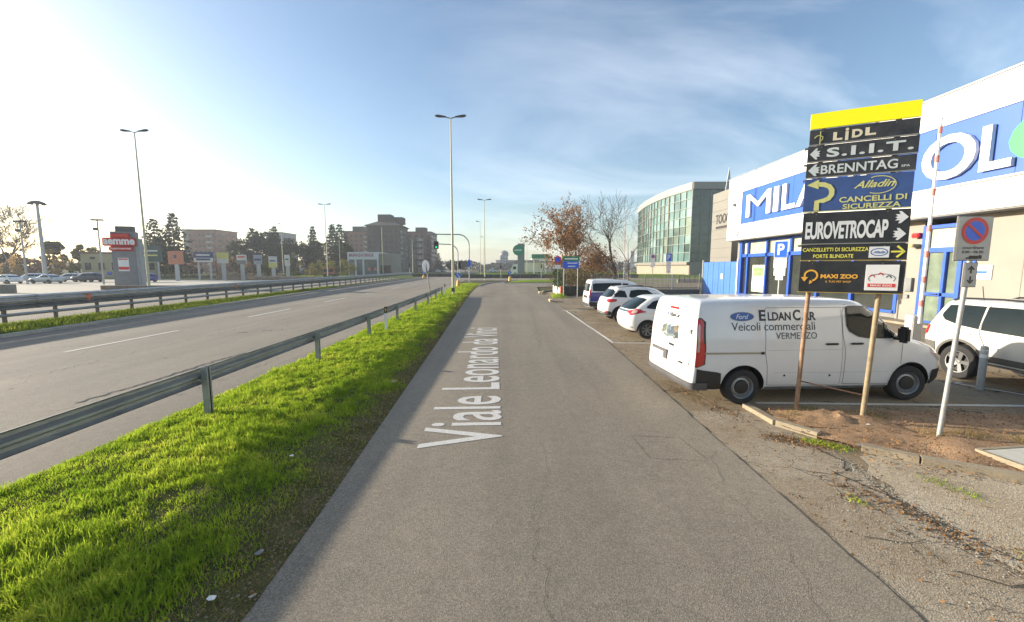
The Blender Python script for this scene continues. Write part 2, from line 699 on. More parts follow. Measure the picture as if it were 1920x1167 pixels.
# other carriageway, lot on the left
props(MB().grid([[(-33, -10, -0.02), (-21.2, -10, -0.02)], [(-36.5, 110, -0.02), (-25, 110, -0.02)], [(-46, 320, -0.02), (-30, 320, -0.02)]]).build('far_carriageway', asphalt_main), kind='structure')
props(MB().poly([(-140, 30), (-37, 30), (-39, 78), (-140, 92)], z=-0.016).build('supermarket_yard', pale_concrete), kind='structure')
props(MB().poly([(-42, 84), (-24.6, 96), (-18, 180), (-70, 180), (-60, 96)], z=-0.012).build('lawn', grass_far), kind='structure')
props(MB().poly([(-15, 98), (60, 98), (60, 190), (-15, 190)], z=0.02).build('lawn', grass_far), kind='structure')
props(MB().poly([(14, 74), (55, 70), (55, 97), (27, 97), (27, 80)], z=-0.02).build('lawn', grass_far), kind='structure')
props(MB().grid([[(interp(SVC_R, y) - 0.3, y, -0.006), (40, y, -0.006)] for y in (-12, 0, 6, 14, 22, 30, 40)] + [[(6, 44, -0.006), (60, 44, -0.006)], [(16, 66, -0.006), (60, 66, -0.006)], [(24, 74, -0.006), (60, 74, -0.006)]]).build('parking_pavement', parking), kind='structure')
# strips right of the service road in the foreground
props(MB().grid([[(interp(SVC_R, y) - 0.12, y, -0.002), (3.95 + 0.12 * sin(y * 2.1), y, -0.002), (4.35 + 0.2 * sin(y * 1.3), y, -0.002)] for y in [-12 + 0.5 * i for i in range(39)]]).build('old_asphalt_strip', asphalt_old), kind='structure')
props(MB().poly([(4.25, -12), (16, -12), (16, 3.2), (9, 3.7), (7.4, 4.05), (6.1, 4.6), (5.3, 5.1), (4.95, 5.3), (4.7, 5.25), (4.62, 5.0), (4.42, 4.8), (4.45, 4.5), (4.3, 4.2), (4.38, 3.8), (4.2, 3.5), (4.3, 3.1), (4.22, 2.7), (4.35, 2.2), (4.25, 1.6), (4.4, 1)], z=0.001).build('gravel_patch', gravel), kind='structure')
# raised dirt bed between the kerbs
bed_out = [(4.35, 7.15), (4.38, 6.05), (4.75, 5.55), (5.3, 5.18), (6.15, 4.68), (7.4, 4.12), (9, 3.78), (16, 3.4), (16, 6.5), (10, 6.75), (7, 7.0)]
mb = MB()
n_ = 60
rows = []
for j in range(26):
    row = []
    for i in range(n_):
        x = 4.3 + 8.0 * i / (n_ - 1)
        ylo = interp([(4.3, 6.2), (4.4, 5.95), (4.8, 5.5), (5.3, 5.15), (6.15, 4.65), (7.4, 4.09), (9, 3.75), (12.4, 3.55)], x)
        yhi = interp([(4.3, 7.15), (7, 6.95), (10, 6.7), (12.4, 6.6)], x)
        t = j / 25.0
        y = ylo + (yhi - ylo) * t
        z = 0.03 + 0.03 * sin(pi * t) + 0.05 * mnoise.noise(Vector((x * 1.7, y * 1.7, 0))) + 0.02 * mnoise.noise(Vector((x * 8, y * 8, 3)))
        if t > 0.85:
            z -= (t - 0.85) * 0.35
        row.append((x, y, max(z, 0.004)))
    rows.append(row)
mb.grid(rows)
props(mb.build('dirt_bed', dirt, smooth=True), kind='structure')


# verge: humped grass strip with its blades
def verge_z(x, y):
    a, b = interp(VERGE_L, y), interp(SVC_L, y)
    t = min(1, max(0, (x - a) / (b - a)))
    hump = 0.09 * sin(pi * min(1, t * 1.02)) ** 0.7 * (1.0 if y < 45 else 0.8)
    return -0.006 + hump + 0.045 * sin(pi * t) * (mnoise.noise(Vector((x * 1.1, y * 1.1, 1.0))) + 0.6 * mnoise.noise(Vector((x * 3.5, y * 3.5, 5.0))))


rows = []
vy = [-4 + 0.35 * i for i in range(110)] + [35 + 1.0 * i for i in range(22)]
for y in vy:
    a, b = interp(VERGE_L, y) - 0.04, interp(SVC_L, y) + 0.05 * mnoise.noise(Vector((0, y * 1.8, 0)))
    if y > 50:
        b = interp([(50, -4.42), (58, -4.3), (64, -3.4), (70, -1.4)], y)
        b = max(b, a + 0.5)
    rows.append([(a + (b - a) * i / 24.0, y, verge_z(a + (b - a) * i / 24.0, y) if 0 < i < 24 else -0.01) for i in range(25)])
mb = MB()
mb.grid(rows)
soil = foliage('verge_soil', (0.06, 0.066, 0.022), (0.15, 0.13, 0.06), scale=3, trans=0.0, fine=40)
props(mb.build('verge', soil, smooth=True), kind='structure')

N = 500000
u = RNG.uniform(0, 1, N)
yy = 1.0 + 36.0 * u ** 2.1
yy[: N // 9] = RNG.uniform(30, 62, N // 9)
tt = RNG.uniform(0, 1, N)
VLx = np.interp(yy, [t[0] for t in VERGE_L], [t[1] for t in VERGE_L])
SLx = np.interp(yy, [t[0] for t in SVC_L], [t[1] for t in SVC_L])
xx = VLx + (SLx - VLx) * tt
pn = np.array([mnoise.noise(Vector((a * 0.9, b * 0.9, 7.0))) + 0.5 * mnoise.noise(Vector((a * 3.3, b * 3.3, 2.0))) for a, b in zip(xx, yy)])
edge = np.clip((1.0 + 0.10 * pn - tt) / 0.28, 0, 1) * np.clip((tt + 0.005) / 0.03, 0, 1)
keep = RNG.uniform(0, 1, N) < np.clip(edge * (0.95 + 0.5 * pn), 0.035, 1)
xx, yy, tt, pn, edge = xx[keep], yy[keep], tt[keep], pn[keep], edge[keep]
zzv = np.array([verge_z(a, b) for a, b in zip(xx, yy)])
nb = len(xx)
cn_ = np.array([mnoise.noise(Vector((a * 5.5, b * 5.5, 11.0))) for a, b in zip(xx, yy)])
hh = (0.035 + 0.075 * RNG.uniform(0, 1, nb) ** 1.6) * (0.7 + 0.9 * np.clip(pn + 0.2, 0, 1)) * (0.45 + 0.55 * edge) * (1 + 1.1 * np.clip(cn_, -0.4, 1))
far = 1 + np.clip(yy - 5, 0, 50) * 0.10
ww = 0.0075 * RNG.uniform(0.7, 1.5, nb) * far
base = np.stack([xx, yy, zzv - 0.006], 1)
lush = foliage('sunlit_grass', (0.17, 0.29, 0.02), (0.56, 0.60, 0.08), (0.36, 0.47, 0.04), scale=1.3, trans=0.45, fine=16)
dry = foliage('dry_grass', (0.16, 0.15, 0.045), (0.34, 0.26, 0.11), scale=2.5, trans=0.3, fine=20)
isdry = RNG.uniform(0, 1, nb) > np.clip(edge * 1.15 + 0.12, 0, 0.96)
props(blades('grass', base[~isdry], hh[~isdry], ww[~isdry], RNG.uniform(0.1, 0.9, (~isdry).sum()), lush), 'short bright green grass covering the verge beside the near guardrail', 'grass', kind='stuff')
props(blades('dry_grass', base[isdry], hh[isdry] * 0.8, ww[isdry] * 0.9, RNG.uniform(0.3, 1.2, isdry.sum()), dry), 'dry yellowish grass along the bare right edge of the verge', 'grass', kind='stuff')
# tall tufts in the near left corner
nt_ = 5200
cx_ = RNG.uniform(-5.6, -3.4, 60)
cy_ = RNG.uniform(2.0, 3.6, 60)
ci = RNG.integers(0, 60, nt_)
bx = cx_[ci] + RNG.normal(0, 0.06, nt_)
by = cy_[ci] + RNG.normal(0, 0.06, nt_)
bz = np.array([verge_z(a, b) for a, b in zip(bx, by)])
props(blades('grass_tuft', np.stack([bx, by, bz], 1), RNG.uniform(0.08, 0.19, nt_), RNG.uniform(0.004, 0.008, nt_), RNG.uniform(0.1, 0.8, nt_), lush), 'taller grass tufts in the near corner of the verge', 'grass', kind='stuff')


# pebbles, leaves and crumbs scattered on the ground
def scatter(name, label, pts, smin, smax, m, cat, flatz=0.5):
    V, Fs = [], []
    vv = np.array([(1, 0, 0), (0, 1, 0), (-1, 0, 0), (0, -1, 0), (0, 0, 1), (0.4, 0.4, 0.8)], float)
    fb = np.array([(0, 1, 5), (1, 2, 4), (2, 3, 4), (3, 0, 4), (0, 5, 4), (5, 1, 4)])
    k = 0
    for p in pts:
        s = random.uniform(smin, smax)
        a = random.uniform(0, 6.28)
        q = vv * s * np.array([1, random.uniform(0.5, 1), flatz])
        R = np.array([[cos(a), -sin(a), 0], [sin(a), cos(a), 0], [0, 0, 1]])
        V.append(q @ R.T + np.array(p))
        Fs.append(fb + k)
        k += 6
    return props(np_mesh(name, np.concatenate(V), [np.concatenate(Fs)], m), label, cat, kind='stuff')


stone_m = mat('pebble_stone', (0.20, 0.17, 0.12), 0.9, 0, 0.5, 30, col2=(0.55, 0.50, 0.40))
pp = [(random.uniform(3.4, 12), random.uniform(1.0, 4.6), 0.0) for _ in range(9000)]
pp = [p for p in pp if p[1] < interp([(3.4, 6), (5.2, 5.0), (6.1, 4.5), (7.4, 4.0), (9, 3.6), (12, 3.4)], p[0]) and (p[0] > 4.3 or random.random() < 0.4)]
pp += [(4.35 + random.gauss(0, 0.09), random.uniform(1.2, 5.2), 0.0) for _ in range(1800)]
scatter('pebbles', 'small pale pebbles strewn over the worn gravel at the near right', pp, 0.004, 0.013, stone_m, 'gravel')
clod_m = mat('dirt_clod', (0.13, 0.085, 0.05), 0.95, 0, 0.5, 20, col2=(0.34, 0.24, 0.15))
pp = []
for _ in range(5200):
    x = random.uniform(4.4, 12.2)
    t = random.random()
    ylo = interp([(4.3, 6.2), (4.4, 5.95), (4.8, 5.5), (5.3, 5.15), (6.15, 4.65), (7.4, 4.09), (9, 3.75), (12.4, 3.55)], x)
    pp.append((x, ylo + (6.95 - ylo) * t, 0.04))
scatter('dirt_clods', 'crumbs of reddish soil and bark over the dirt bed around the sign poles', pp, 0.005, 0.02, clod_m, 'soil', 0.8)
leaf_dead = foliage('dead_leaf', (0.16, 0.08, 0.03), (0.34, 0.19, 0.08), scale=5, trans=0.2, fine=60)
vc = []
for _ in range(5200):
    y = 1.2 + 26 * random.random() ** 1.6
    a, b = interp(VERGE_L, y), interp(SVC_L, y)
    x = b - abs(random.gauss(0, 0.33))
    vc.append((x, y, verge_z(x, y)))
scatter('verge_crumbs', 'crumbs of earth and grit along the bare right edge of the verge', vc, 0.004, 0.02, clod_m, 'soil', 0.7)
bp = []
for _ in range(9000):
    y = 1.2 + 30 * random.random() ** 1.7
    a, b = interp(VERGE_L, y), interp(SVC_L, y)
    x = b - 0.02 - abs(random.gauss(0, 0.42))
    if mnoise.noise(Vector((x * 2.2, y * 2.2, 21.0))) > -0.12:
        bp.append((x, y, verge_z(x, y)))
bp = np.array(bp)
props(blades('edge_grass', bp, RNG.uniform(0.015, 0.06, len(bp)), RNG.uniform(0.004, 0.009, len(bp)) * (1 + 0.1 * bp[:, 1]), RNG.uniform(0.5, 1.6, len(bp)), dry), 'sparse withered grass scattered over the bare edge of the verge', 'grass', kind='stuff')
# leaf and soil litter drifted over the old asphalt
lt = []
for (x0, y0, x1, y1, n, sd) in ((3.35, 8.6, 3.9, 6.6, 500, 0.16), (3.9, 5.9, 4.5, 5.5, 700, 0.1), (3.9, 4.6, 4.35, 3.3, 600, 0.13), (4.4, 3.0, 4.7, 1.4, 600, 0.15), (3.6, 11, 4.2, 22, 900, 0.3), (5.2, 5.0, 8.0, 3.9, 600, 0.1)):
    for _ in range(n):
        t = random.random()
        lt.append((x0 + (x1 - x0) * t + random.gauss(0, sd), y0 + (y1 - y0) * t + random.gauss(0, sd), 0.0))
scatter('soil_crumbs', 'brown soil crumbs drifted over the broken asphalt right of the service road', lt, 0.004, 0.018, clod_m, 'soil', 0.6)
cl = np.array([(random.uniform(4.4, 11), random.uniform(4.6, 7.0), 0.075) for _ in range(3200)] + [(p[0], p[1], 0.01) for p in lt[::2]] +
              [(random.uniform(3.1, 4.4), random.uniform(2, 8), 0.006) for _ in range(120)] +
              [(interp(SVC_L, y) - abs(random.gauss(0, 0.18)), y, 0.03) for y in np.linspace(2, 30, 500)] +
              [(random.uniform(3.15, 5.2), random.uniform(1.2, 7), 0.008) for _ in range(350)] +
              [(interp(SVC_R, y) + abs(random.gauss(0, 0.25)), y, 0.006) for y in np.linspace(3, 26, 260)])
props(leaves('dead_leaves', cl, RNG.uniform(0.012, 0.045, len(cl)), leaf_dead, flat=0.75), 'brown fallen leaves on the dirt bed and along the road edge', 'leaves', kind='stuff')
weed_pts = []
for (x0, y0, x1, y1, n, sd) in ((4.35, 5.75, 4.7, 5.45, 500, 0.07), (4.55, 3.3, 4.35, 2.4, 900, 0.05), (4.32, 2.6, 4.5, 1.6, 800, 0.06), (3.75, 4.3, 3.8, 4.1, 60, 0.05), (5.0, 4.7, 5.2, 4.2, 150, 0.06), (6.6, 3.9, 8.2, 3.3, 300, 0.06)):
    t = RNG.uniform(0, 1, n)
    weed_pts.append(np.stack([x0 + (x1 - x0) * t + RNG.normal(0, sd, n), y0 + (y1 - y0) * t + RNG.normal(0, sd, n), np.full(n, 0.0)], 1))
wp = np.concatenate(weed_pts)
props(blades('weeds', wp, RNG.uniform(0.015, 0.05, len(wp)), RNG.uniform(0.004, 0.009, len(wp)), RNG.uniform(0.4, 1.4, len(wp)), lush), 'low green weeds growing in the cracks right of the service road', 'weeds', kind='stuff')
sp = []
for (x0, y0) in ((5.0, 6.75), (5.3, 6.6), (5.6, 6.5), (5.75, 6.3), (6.4, 5.85), (6.8, 5.8), (7.4, 5.6), (6.1, 6.6), (5.2, 6.9), (4.7, 6.6)):
    sp.append(np.stack([x0 + RNG.normal(0, 0.14, 130), y0 + RNG.normal(0, 0.09, 130), np.full(130, 0.05)], 1))
sp = np.concatenate(sp)
props(blades('dry_stalks', sp, RNG.uniform(0.03, 0.13, len(sp)), RNG.uniform(0.003, 0.007, len(sp)), RNG.uniform(0.2, 1.5, len(sp)), dry), 'dry broken stalks round the foot of the sign poles', 'weeds', kind='stuff')
# dark crumbled seam along both edges of the service road
seam_m = mat('seam_dark', (0.045, 0.04, 0.032), 0.95, 0, 0.4, 9)
mb = MB()
for tab, off, wd in ((SVC_R, 0.0, 0.022),):
    rws = []
    for i in range(330):
        y = 1.2 + i * 0.09
        x = interp(tab, y) + off + 0.035 * mnoise.noise(Vector((0, y * 2.5, 0))) + 0.02 * mnoise.noise(Vector((4, y * 9, 0)))
        w_ = wd * max(0.05, 0.55 + 1.1 * mnoise.noise(Vector((9, y * 3.0, 0))))
        rws.append([(x - w_ / 2, y, 0.004), (x + w_ / 2, y, 0.004)])
    mb.grid(rws)
props(mb.build('road_edge_crack', seam_m), kind='structure')


def crack(pts, w, name='crack', m=seam_m, z=0.005, jit=0.03):
    mb = MB()
    rws = []
    for k in range(len(pts) - 1):
        a, b = Vector(pts[k]), Vector(pts[k + 1])
        L = (b - a).length
        n = max(2, int(L / 0.05))
        d = (b - a) / L
        nn = Vector((-d.y, d.x))
        for i in range(n):
            p = a + (b - a) * (i / n)
            o = jit * mnoise.noise(Vector((p.x * 5, p.y * 5, w * 50)))
            ww_ = w * (0.6 + 0.9 * abs(mnoise.noise(Vector((p.x * 7, p.y * 7, 3)))))
            p = p + nn * o
            rws.append([(p.x - nn.x * ww_, p.y - nn.y * ww_, z), (p.x + nn.x * ww_, p.y + nn.y * ww_, z)])
    mb.grid(rws)
    return props(mb.build(name, m), kind='structure')


crack([(4.28, 3.05), (4.42, 3.25), (4.35, 3.6), (4.2, 4.3), (4.0, 4.9)], 0.010)
crack([(4.28, 3.05), (4.0, 3.0), (3.7, 3.2)], 0.008)
crack([(4.3, 5.45), (4.38, 5.1), (4.2, 4.85), (4.33, 4.95)], 0.014)
crack([(3.6, 4.9), (3.95, 4.75), (4.2, 4.85)], 0.006)
crack([(3.35, 3.6), (3.7, 3.5), (3.95, 3.55)], 0.005)
crack([(3.75, 4.4), (3.9, 3.9), (3.7, 3.2)], 0.004)
soft_seam = mat('tar_seam', (0.085, 0.08, 0.072), 0.8, 0, 0.2, 8)
rust_c = mat('hairline_crack', (0.10, 0.088, 0.068), 0.9, 0, 0.3, 9)
# tar joint on the main road
tar = mat('fresh_tar', (0.025, 0.024, 0.023), 0.6, 0, 0.2, 8)
crack([(-8.25, 7.4), (-8.12, 8.6), (-8.1, 10.2), (-8.0, 12.0)], 0.035, 'tar_seam', tar, 0.004, 0.1)
crack([(-7.2, 11.8), (-7.4, 14), (-7.5, 18), (-7.7, 24), (-8, 30)], 0.022, 'tar_seam', soft_seam, 0.004, 0.3)
crack([(-11.3, 30), (-11.2, 22), (-11.4, 15), (-11.3, 9)], 0.012, 'tar_seam', soft_seam, 0.004, 0.3)
crack([(0.15, 1.6), (0.35, 2.6), (0.2, 3.6), (0.45, 4.9), (0.4, 6.8)], 0.0025, 'tar_seam', rust_c, 0.004, 0.12)
crack([(1.5, 9.5), (1.9, 10.4), (2.6, 10.7), (3.2, 11.6)], 0.004, 'tar_seam', rust_c, 0.004, 0.15)
crack([(-1.1, 7.9), (-0.4, 8.3), (0.5, 8.1)], 0.003, 'tar_seam', rust_c, 0.004, 0.12)
crack([(2.2, 2.4), (2.5, 3.4), (2.4, 4.5), (2.9, 5.6)], 0.0025, 'tar_seam', rust_c, 0.004, 0.1)
crack([(0.9, 12.5), (1.0, 17), (1.15, 23), (1.1, 30)], 0.006, 'tar_seam', rust_c, 0.004, 0.15)
# manhole outline on the service road
rust_l = mat('rusty_line', (0.15, 0.115, 0.08), 0.9, 0, 0.3, 15)
mh = [(1.82, 5.92), (2.5, 5.86), (2.6, 5.12), (1.84, 5.18)]
for i in range(4):
    crack([mh[i], mh[(i + 1) % 4]], 0.0045, 'utility_cut', rust_l, 0.004, 0.03)
crack([mh[0], mh[2]], 0.003, 'utility_cut', rust_l, 0.005, 0.05)

# painted lines
paint = mat('worn_road_paint', (0.42, 0.39, 0.32), 0.8, 0, 0.2, 30, col2=(0.72, 0.69, 0.62))
mb = MB()
props(MB().grid([[(-13.55, 12.0, 0.003), (-13.40, 12.0, 0.003)], [(-13.55, 16.2, 0.003), (-13.40, 16.2, 0.003)]]).build('lane_dash', paint), kind='structure')
for y0 in (20.6, 29.5, 38.5, 48, 58, 69, 81):
    x0 = -13.5 - (y0 - 20) * 0.025
    props(MB().grid([[(x0 - 0.075, y0, 0.003), (x0 + 0.075, y0, 0.003)], [(x0 - 0.175, y0 + 4.2, 0.003), (x0 - 0.025, y0 + 4.2, 0.003)]]).build('lane_dash', paint), kind='structure')
for (a, b, w_) in (((3.16, 23.6), (3.42, 13.5), 0.11), ((2.9, 23.65), (4.6, 24.0), 0.10), ((3.37, 13.5), (8.4, 13.35), 0.10), ((4.6, 7.42), (11.5, 7.18), 0.10), ((9.75, 8.78), (10.6, 7.4), 0.10),
                   ((9.7, 8.78), (9.98, 8.78), 0.1), ((3.3, 18.4), (8.2, 18.5), 0.06)):
    a, b = Vector(a), Vector(b)
    d = (b - a).normalized()
    nn = Vector((-d.y, d.x)) * w_ / 2
    props(MB().poly([tuple(a - nn), tuple(b - nn), tuple(b + nn), tuple(a + nn)], z=0.003).build('parking_line', paint), kind='structure')
# street name painted on the service road
name_paint = mat('road_lettering_paint', (0.44, 0.42, 0.38), 0.8, 0, 0.08, 30, col2=(0.66, 0.65, 0.61))
rt = text('Viale Leonardo da Vinci', 11.4, 1.22, name_paint, None, (-0.98, 11.2, 0.005), (-0.043, 0.999, 0), (-0.999, -0.043, 0), bold=0.008, name='road_lettering')
props(rt, kind='structure')


# kerbs as separate stones
def kerb_run(pts, L, w, h, m, name, z0=-0.02, jit=0.012, maxn=200, group=None):
    path = [Vector(p) for p in pts]
    root = MB()
    seg = []
    for i in range(len(path) - 1):
        a, b = path[i], path[i + 1]
        n = max(1, round((b - a).length / L))
        for k in range(n):
            seg.append((a + (b - a) * (k / n), a + (b - a) * ((k + 1) / n)))
    rt_ = bpy.data.objects.new(name, None)
    C.objects.link(rt_)
    props(rt_, kind='structure')
    rt_.location = (path[0].x, path[0].y, 0)
    me = None
    for i, (a, b) in enumerate(seg[:maxn]):
        c = (a + b) / 2
        d = b - a
        ln = d.length - 0.014
        if me is None:
            ob = MB().box((0, 0, h / 2), (1, w, h)).build('kerb_stone', m, rt_, bevel=0.006)
            me = ob.data
        else:
            ob = link('kerb_stone', me, rt_)
        ob.location = (c.x - path[0].x, c.y - path[0].y, z0 + random.uniform(-jit, jit))
        ob.rotation_euler = (random.uniform(-0.02, 0.02), 0, math.atan2(d.y, d.x) + random.uniform(-1, 1) * jit)
        ob.scale = (ln, 1, 1)
    return rt_


kerb_run([(4.28, 7.2), (4.3, 6.35), (4.62, 5.85)], 0.8, 0.13, 0.11, concrete, 'kerb', jit=0.02)
kerb_run([(4.9, 5.45), (5.35, 5.08), (6.15, 4.58), (7.4, 4.02), (9.0, 3.68), (13, 3.45)], 0.9, 0.13, 0.10, concrete, 'kerb', jit=0.02)
kerb_run([(8.9, 6.7), (13.5, 6.35)], 0.9, 0.13, 0.1, concrete, 'kerb')
kerb_pale = paving('pale_kerb', (0.40, 0.38, 0.32), (0.33, 0.31, 0.26), (0.5, 0.48, 0.42), 60, 1.0, bump=0.2)
kerb_run([(interp(MAIN_L, y), y) for y in (4, 8, 14.4, 22, 33, 44, 60, 93)], 1.0, 0.26, 0.13, kerb_pale, 'kerb', jit=0.004)
kerb_run([(-4.45, 54), (-4.2, 60), (-3.3, 65), (-1.0, 71.3), (3, 74), (9, 76.3)], 1.0, 0.2, 0.13, kerb_pale, 'kerb', jit=0.004)
kerb_run([(-1.3, 64.2), (2.5, 64.6), (9, 66.2), (16, 70)], 1.0, 0.2, 0.13, kerb_pale, 'kerb', jit=0.004)
kerb_run([(2.75, 38), (3.3, 43), (5, 46)], 1.0, 0.15, 0.1, kerb_pale, 'kerb', jit=0.004)
slab_t = thing('access_cover', 'pale concrete access cover set flush in the dirt bed at the right edge', 'cover', (6.75, 4.95, 0.06))
MB().box((0, 0, 0.02), (0.78, 0.62, 0.05), 0.12).build('slab', mat('pale_slab', (0.47, 0.46, 0.40), 0.85, 0, 0.1, 6), slab_t, bevel=0.008)
MB().add([], []).box((0, -0.345, 0.02), (0.86, 0.05, 0.06), 0.12).box((0, 0.345, 0.02), (0.86, 0.05, 0.06), 0.12).box((-0.42, 0, 0.018), (0.05, 0.62, 0.06), 0.12).build('frame', concrete, slab_t)

# median grass strip, its soil and blades
rws = []
for y in [4 + 1.5 * i for i in range(60)]:
    a, b = interp(RAIL_M, y) - 0.8, interp(MAIN_L, y) - 0.12
    rws.append([(a + (b - a) * i / 6, y, 0.02 + 0.10 * sin(pi * i / 6.0)) for i in range(7)])
props(MB().grid(rws).build('median_strip', soil, smooth=True), kind='structure')
nm = 34000
yy = 5 + 46 * RNG.uniform(0, 1, nm) ** 1.3
a_ = np.interp(yy, [t[0] for t in RAIL_M], [t[1] for t in RAIL_M]) - 0.5
b_ = np.interp(yy, [t[0] for t in MAIN_L], [t[1] for t in MAIN_L]) - 0.14
tt = RNG.uniform(0, 1, nm) ** 0.7
xx = a_ + (b_ - a_) * tt
base = np.stack([xx, yy, 0.02 + 0.09 * np.sin(pi * tt)], 1)
props(blades('median_grass', base, RNG.uniform(0.05, 0.2, nm), RNG.uniform(0.012, 0.03, nm), RNG.uniform(0.1, 0.8, nm), foliage('median_grass_leaf', (0.07, 0.12, 0.012), (0.36, 0.38, 0.05), (0.18, 0.24, 0.025), scale=1.1, trans=0.4, fine=6)), 'green grass growing under the tall median guardrail', 'grass', kind='stuff')
# island grass mounds
for nm_, poly in (('grass_island', [(-1.1, 64.4), (2.5, 64.8), (9, 66.4), (16, 70.2), (16, 76), (9, 76), (0, 72.5)]),):
    cxm = sum(p[0] for p in poly) / len(poly)
    cym = sum(p[1] for p in poly) / len(poly)
    mb = MB()
    n = len(poly)
    vs = [(p[0], p[1], 0.02) for p in poly] + [(cxm + (p[0] - cxm) * 0.75, cym + (p[1] - cym) * 0.7, 0.28) for p in poly] + [(cxm, cym, 0.36)]
    fs = [(i, (i + 1) % n, n + (i + 1) % n, n + i) for i in range(n)] + [(n + i, n + (i + 1) % n, 2 * n) for i in range(n)]
    props(mb.add(vs, fs).build(nm_, grass_far, smooth=True), kind='structure')
mb = MB()
rws = []
for i in range(30):
    x = -14 + 70 * i / 29.0
    rws.append([(x, 97.5, 0.02), (x, 99, 0.45), (x, 104, 0.75 + 0.15 * mnoise.noise(Vector((x * 0.1, 0, 0)))), (x, 112, 0.5), (x, 125, 0.03)])
props(mb.grid(rws).build('grass_mound', grass_far, smooth=True), kind='structure')


# ------------------------------------------------------------------ guardrails
def wbeam(mb, path, zc, half=0.155, d=0.08, sgn=1, scale=1.0):
    prof = [(0, half), (-0.02, half), (-d, half * 0.72), (-d, half * 0.42), (-0.015, half * 0.12), (-0.015, -half * 0.12), (-d, -half * 0.42), (-d, -half * 0.72), (-0.02, -half), (0, -half)]
    prof = prof + [(p[0] + 0.012, p[1]) for p in prof[::-1]]
    rws = []
    for i, p in enumerate(path):
        a = path[max(0, i - 1)]
        b = path[min(len(path) - 1, i + 1)]
        d_ = (Vector(b[:2]) - Vector(a[:2])).normalized()
        nn = Vector((d_.y, -d_.x)) * sgn
        rws.append([(p[0] + nn.x * q[0] * scale, p[1] + nn.y * q[0] * scale, p[2] + zc + q[1]) for q in prof] )
        rws[-1].append(rws[-1][0])
    mb.grid(rws)
    return mb


rail_t = thing('guardrail', 'single beam galvanised guardrail along the left edge of the grass verge', 'guardrail', (-5.2, 2.7, 0))
pn_y = [-1.3 + 4.03 * k for k in range(10)]
npath = []
for k in range(len(pn_y) - 1):
    pass
for k, y in enumerate(pn_y[:-1]):
    y1 = pn_y[k + 1]
    # each beam section laps the next one slightly
    path = []
    for j in range(4):
        q = y + (y1 - y + 0.16) * j / 3.0 - 0.08
        path.append((interp(RAIL_N, q) - 0.11 - (0.006 if k % 2 else 0.0), q, 0.0))
    o = wbeam(MB(), path, 0.69, half=0.138).build('rail', galv, rail_t, smooth=True, world=True)
for y in pn_y:
    x = interp(RAIL_N, y)
    z0 = verge_z(x, y) - 0.15
    mb = MB()
    h = 0.86 - z0
    mb.box((x, y - 0.045, z0 + h / 2), (0.10, 0.008, h)).box((x - 0.046, y, z0 + h / 2), (0.008, 0.082, h)).box((x, y + 0.045, z0 + h / 2), (0.10, 0.008, h)).box((x + 0.046, y - 0.03, z0 + h / 2), (0.008, 0.022, h)).box((x + 0.046, y + 0.03, z0 + h / 2), (0.008, 0.022, h))
    p = mb.build('post', galv, rail_t, world=True)
    MB().box((x - 0.075, y, 0.67), (0.05, 0.07, 0.22)).build('spacer', galv_dark, p, world=False) if False else None
    MB().tube([(x - 0.2, y, 0.66), (x - 0.02, y, 0.66)], 0.014, 6).tube([(x - 0.12, y + 0.05, 0.66), (x - 0.03, y + 0.05, 0.66)], 0.05, 6).build('bolt', galv_dark, rail_t, world=True)


def delineator(px_x, y, label):
    t = thing('delineator_post', label, 'marker post', (px_x, y, verge_z(px_x, y) - 0.02), 0.1, 'reflector posts beside the near guardrail')
    prof = [(-0.05, -0.045), (0.05, -0.03), (0.05, 0.03), (-0.05, 0.045)]
    MB().prism(prof, 0, 0.72).build('post', white_sign, t, bevel=0.006)
    MB().prism([(p[0] * 1.05, p[1] * 1.05) for p in prof], 0.72, 0.97).build('top_band', black, t, bevel=0.006)
    MB().box((0.0, -0.043, 0.845), (0.05, 0.014, 0.11)).build('reflector', mat('amber_reflector', (0.75, 0.42, 0.06), 0.2, 0, 0.1, coat=0.5), t, bevel=0.004)
    return t


delineator(-4.98, 15.9, 'white marker post with black top between the fourth and fifth rail posts')
delineator(-6.0, 36.2, 'white marker post with black top at the far end of the near guardrail')

# tall median guardrail: two stacked beams, low tube, many posts
mr = thing('guardrail', 'tall double beam guardrail with a low tube rail along the median', 'guardrail', (interp(RAIL_M, 3), 3, 0))
ysm = [3 + 2.05 * k for k in range(48)]


def mpath(dx, y0, y1, n):
    return [(interp(RAIL_M, y0 + (y1 - y0) * i / n) + dx, y0 + (y1 - y0) * i / n, 0.0) for i in range(n + 1)]


for zc, dx in ((1.17, 0.14), (0.84, 0.17)):
    for k in range(12):
        wbeam(MB(), mpath(dx, 2 + 8.2 * k, 2 + 8.2 * (k + 1) + 0.1, 4), zc, half=0.15, d=0.12, sgn=-1).build('beam', galv_dark if zc < 1 else mat('lit_galvanised', (0.46, 0.47, 0.48), 0.5, 0.4, 0.15, 2.5), mr, smooth=True, world=True)  # upper beam coloured as lit, lower as shaded, to set the bands apart
for k in range(6):
    MB().tube([(p[0], p[1], 0.47) for p in mpath(0.10, 2 + 16.4 * k, 2 + 16.4 * (k + 1), 6)], 0.07, 8).build('tube_rail', galv, mr, smooth=True, world=True)
    pass
rusty = mat('dull_brown_steel', (0.16, 0.14, 0.11), 0.8, 0.2, 0.3, 4)
me_p = None
for k, y in enumerate(ysm):
    if me_p is None:
        ob = MB().box((0, 0, 0.62), (0.12, 0.10, 1.34)).box((0.09, 0, 0.47), (0.12, 0.08, 0.14)).build('post', rusty, mr, bevel=0.004)
        me_p = ob.data
    else:
        ob = link('post', me_p, mr)
    ob.location = (interp(RAIL_M, y) - mr.location[0], y - mr.location[1], 0)
orange = mat('orange_reflector', (0.75, 0.13, 0.03), 0.35, 0, 0.1)
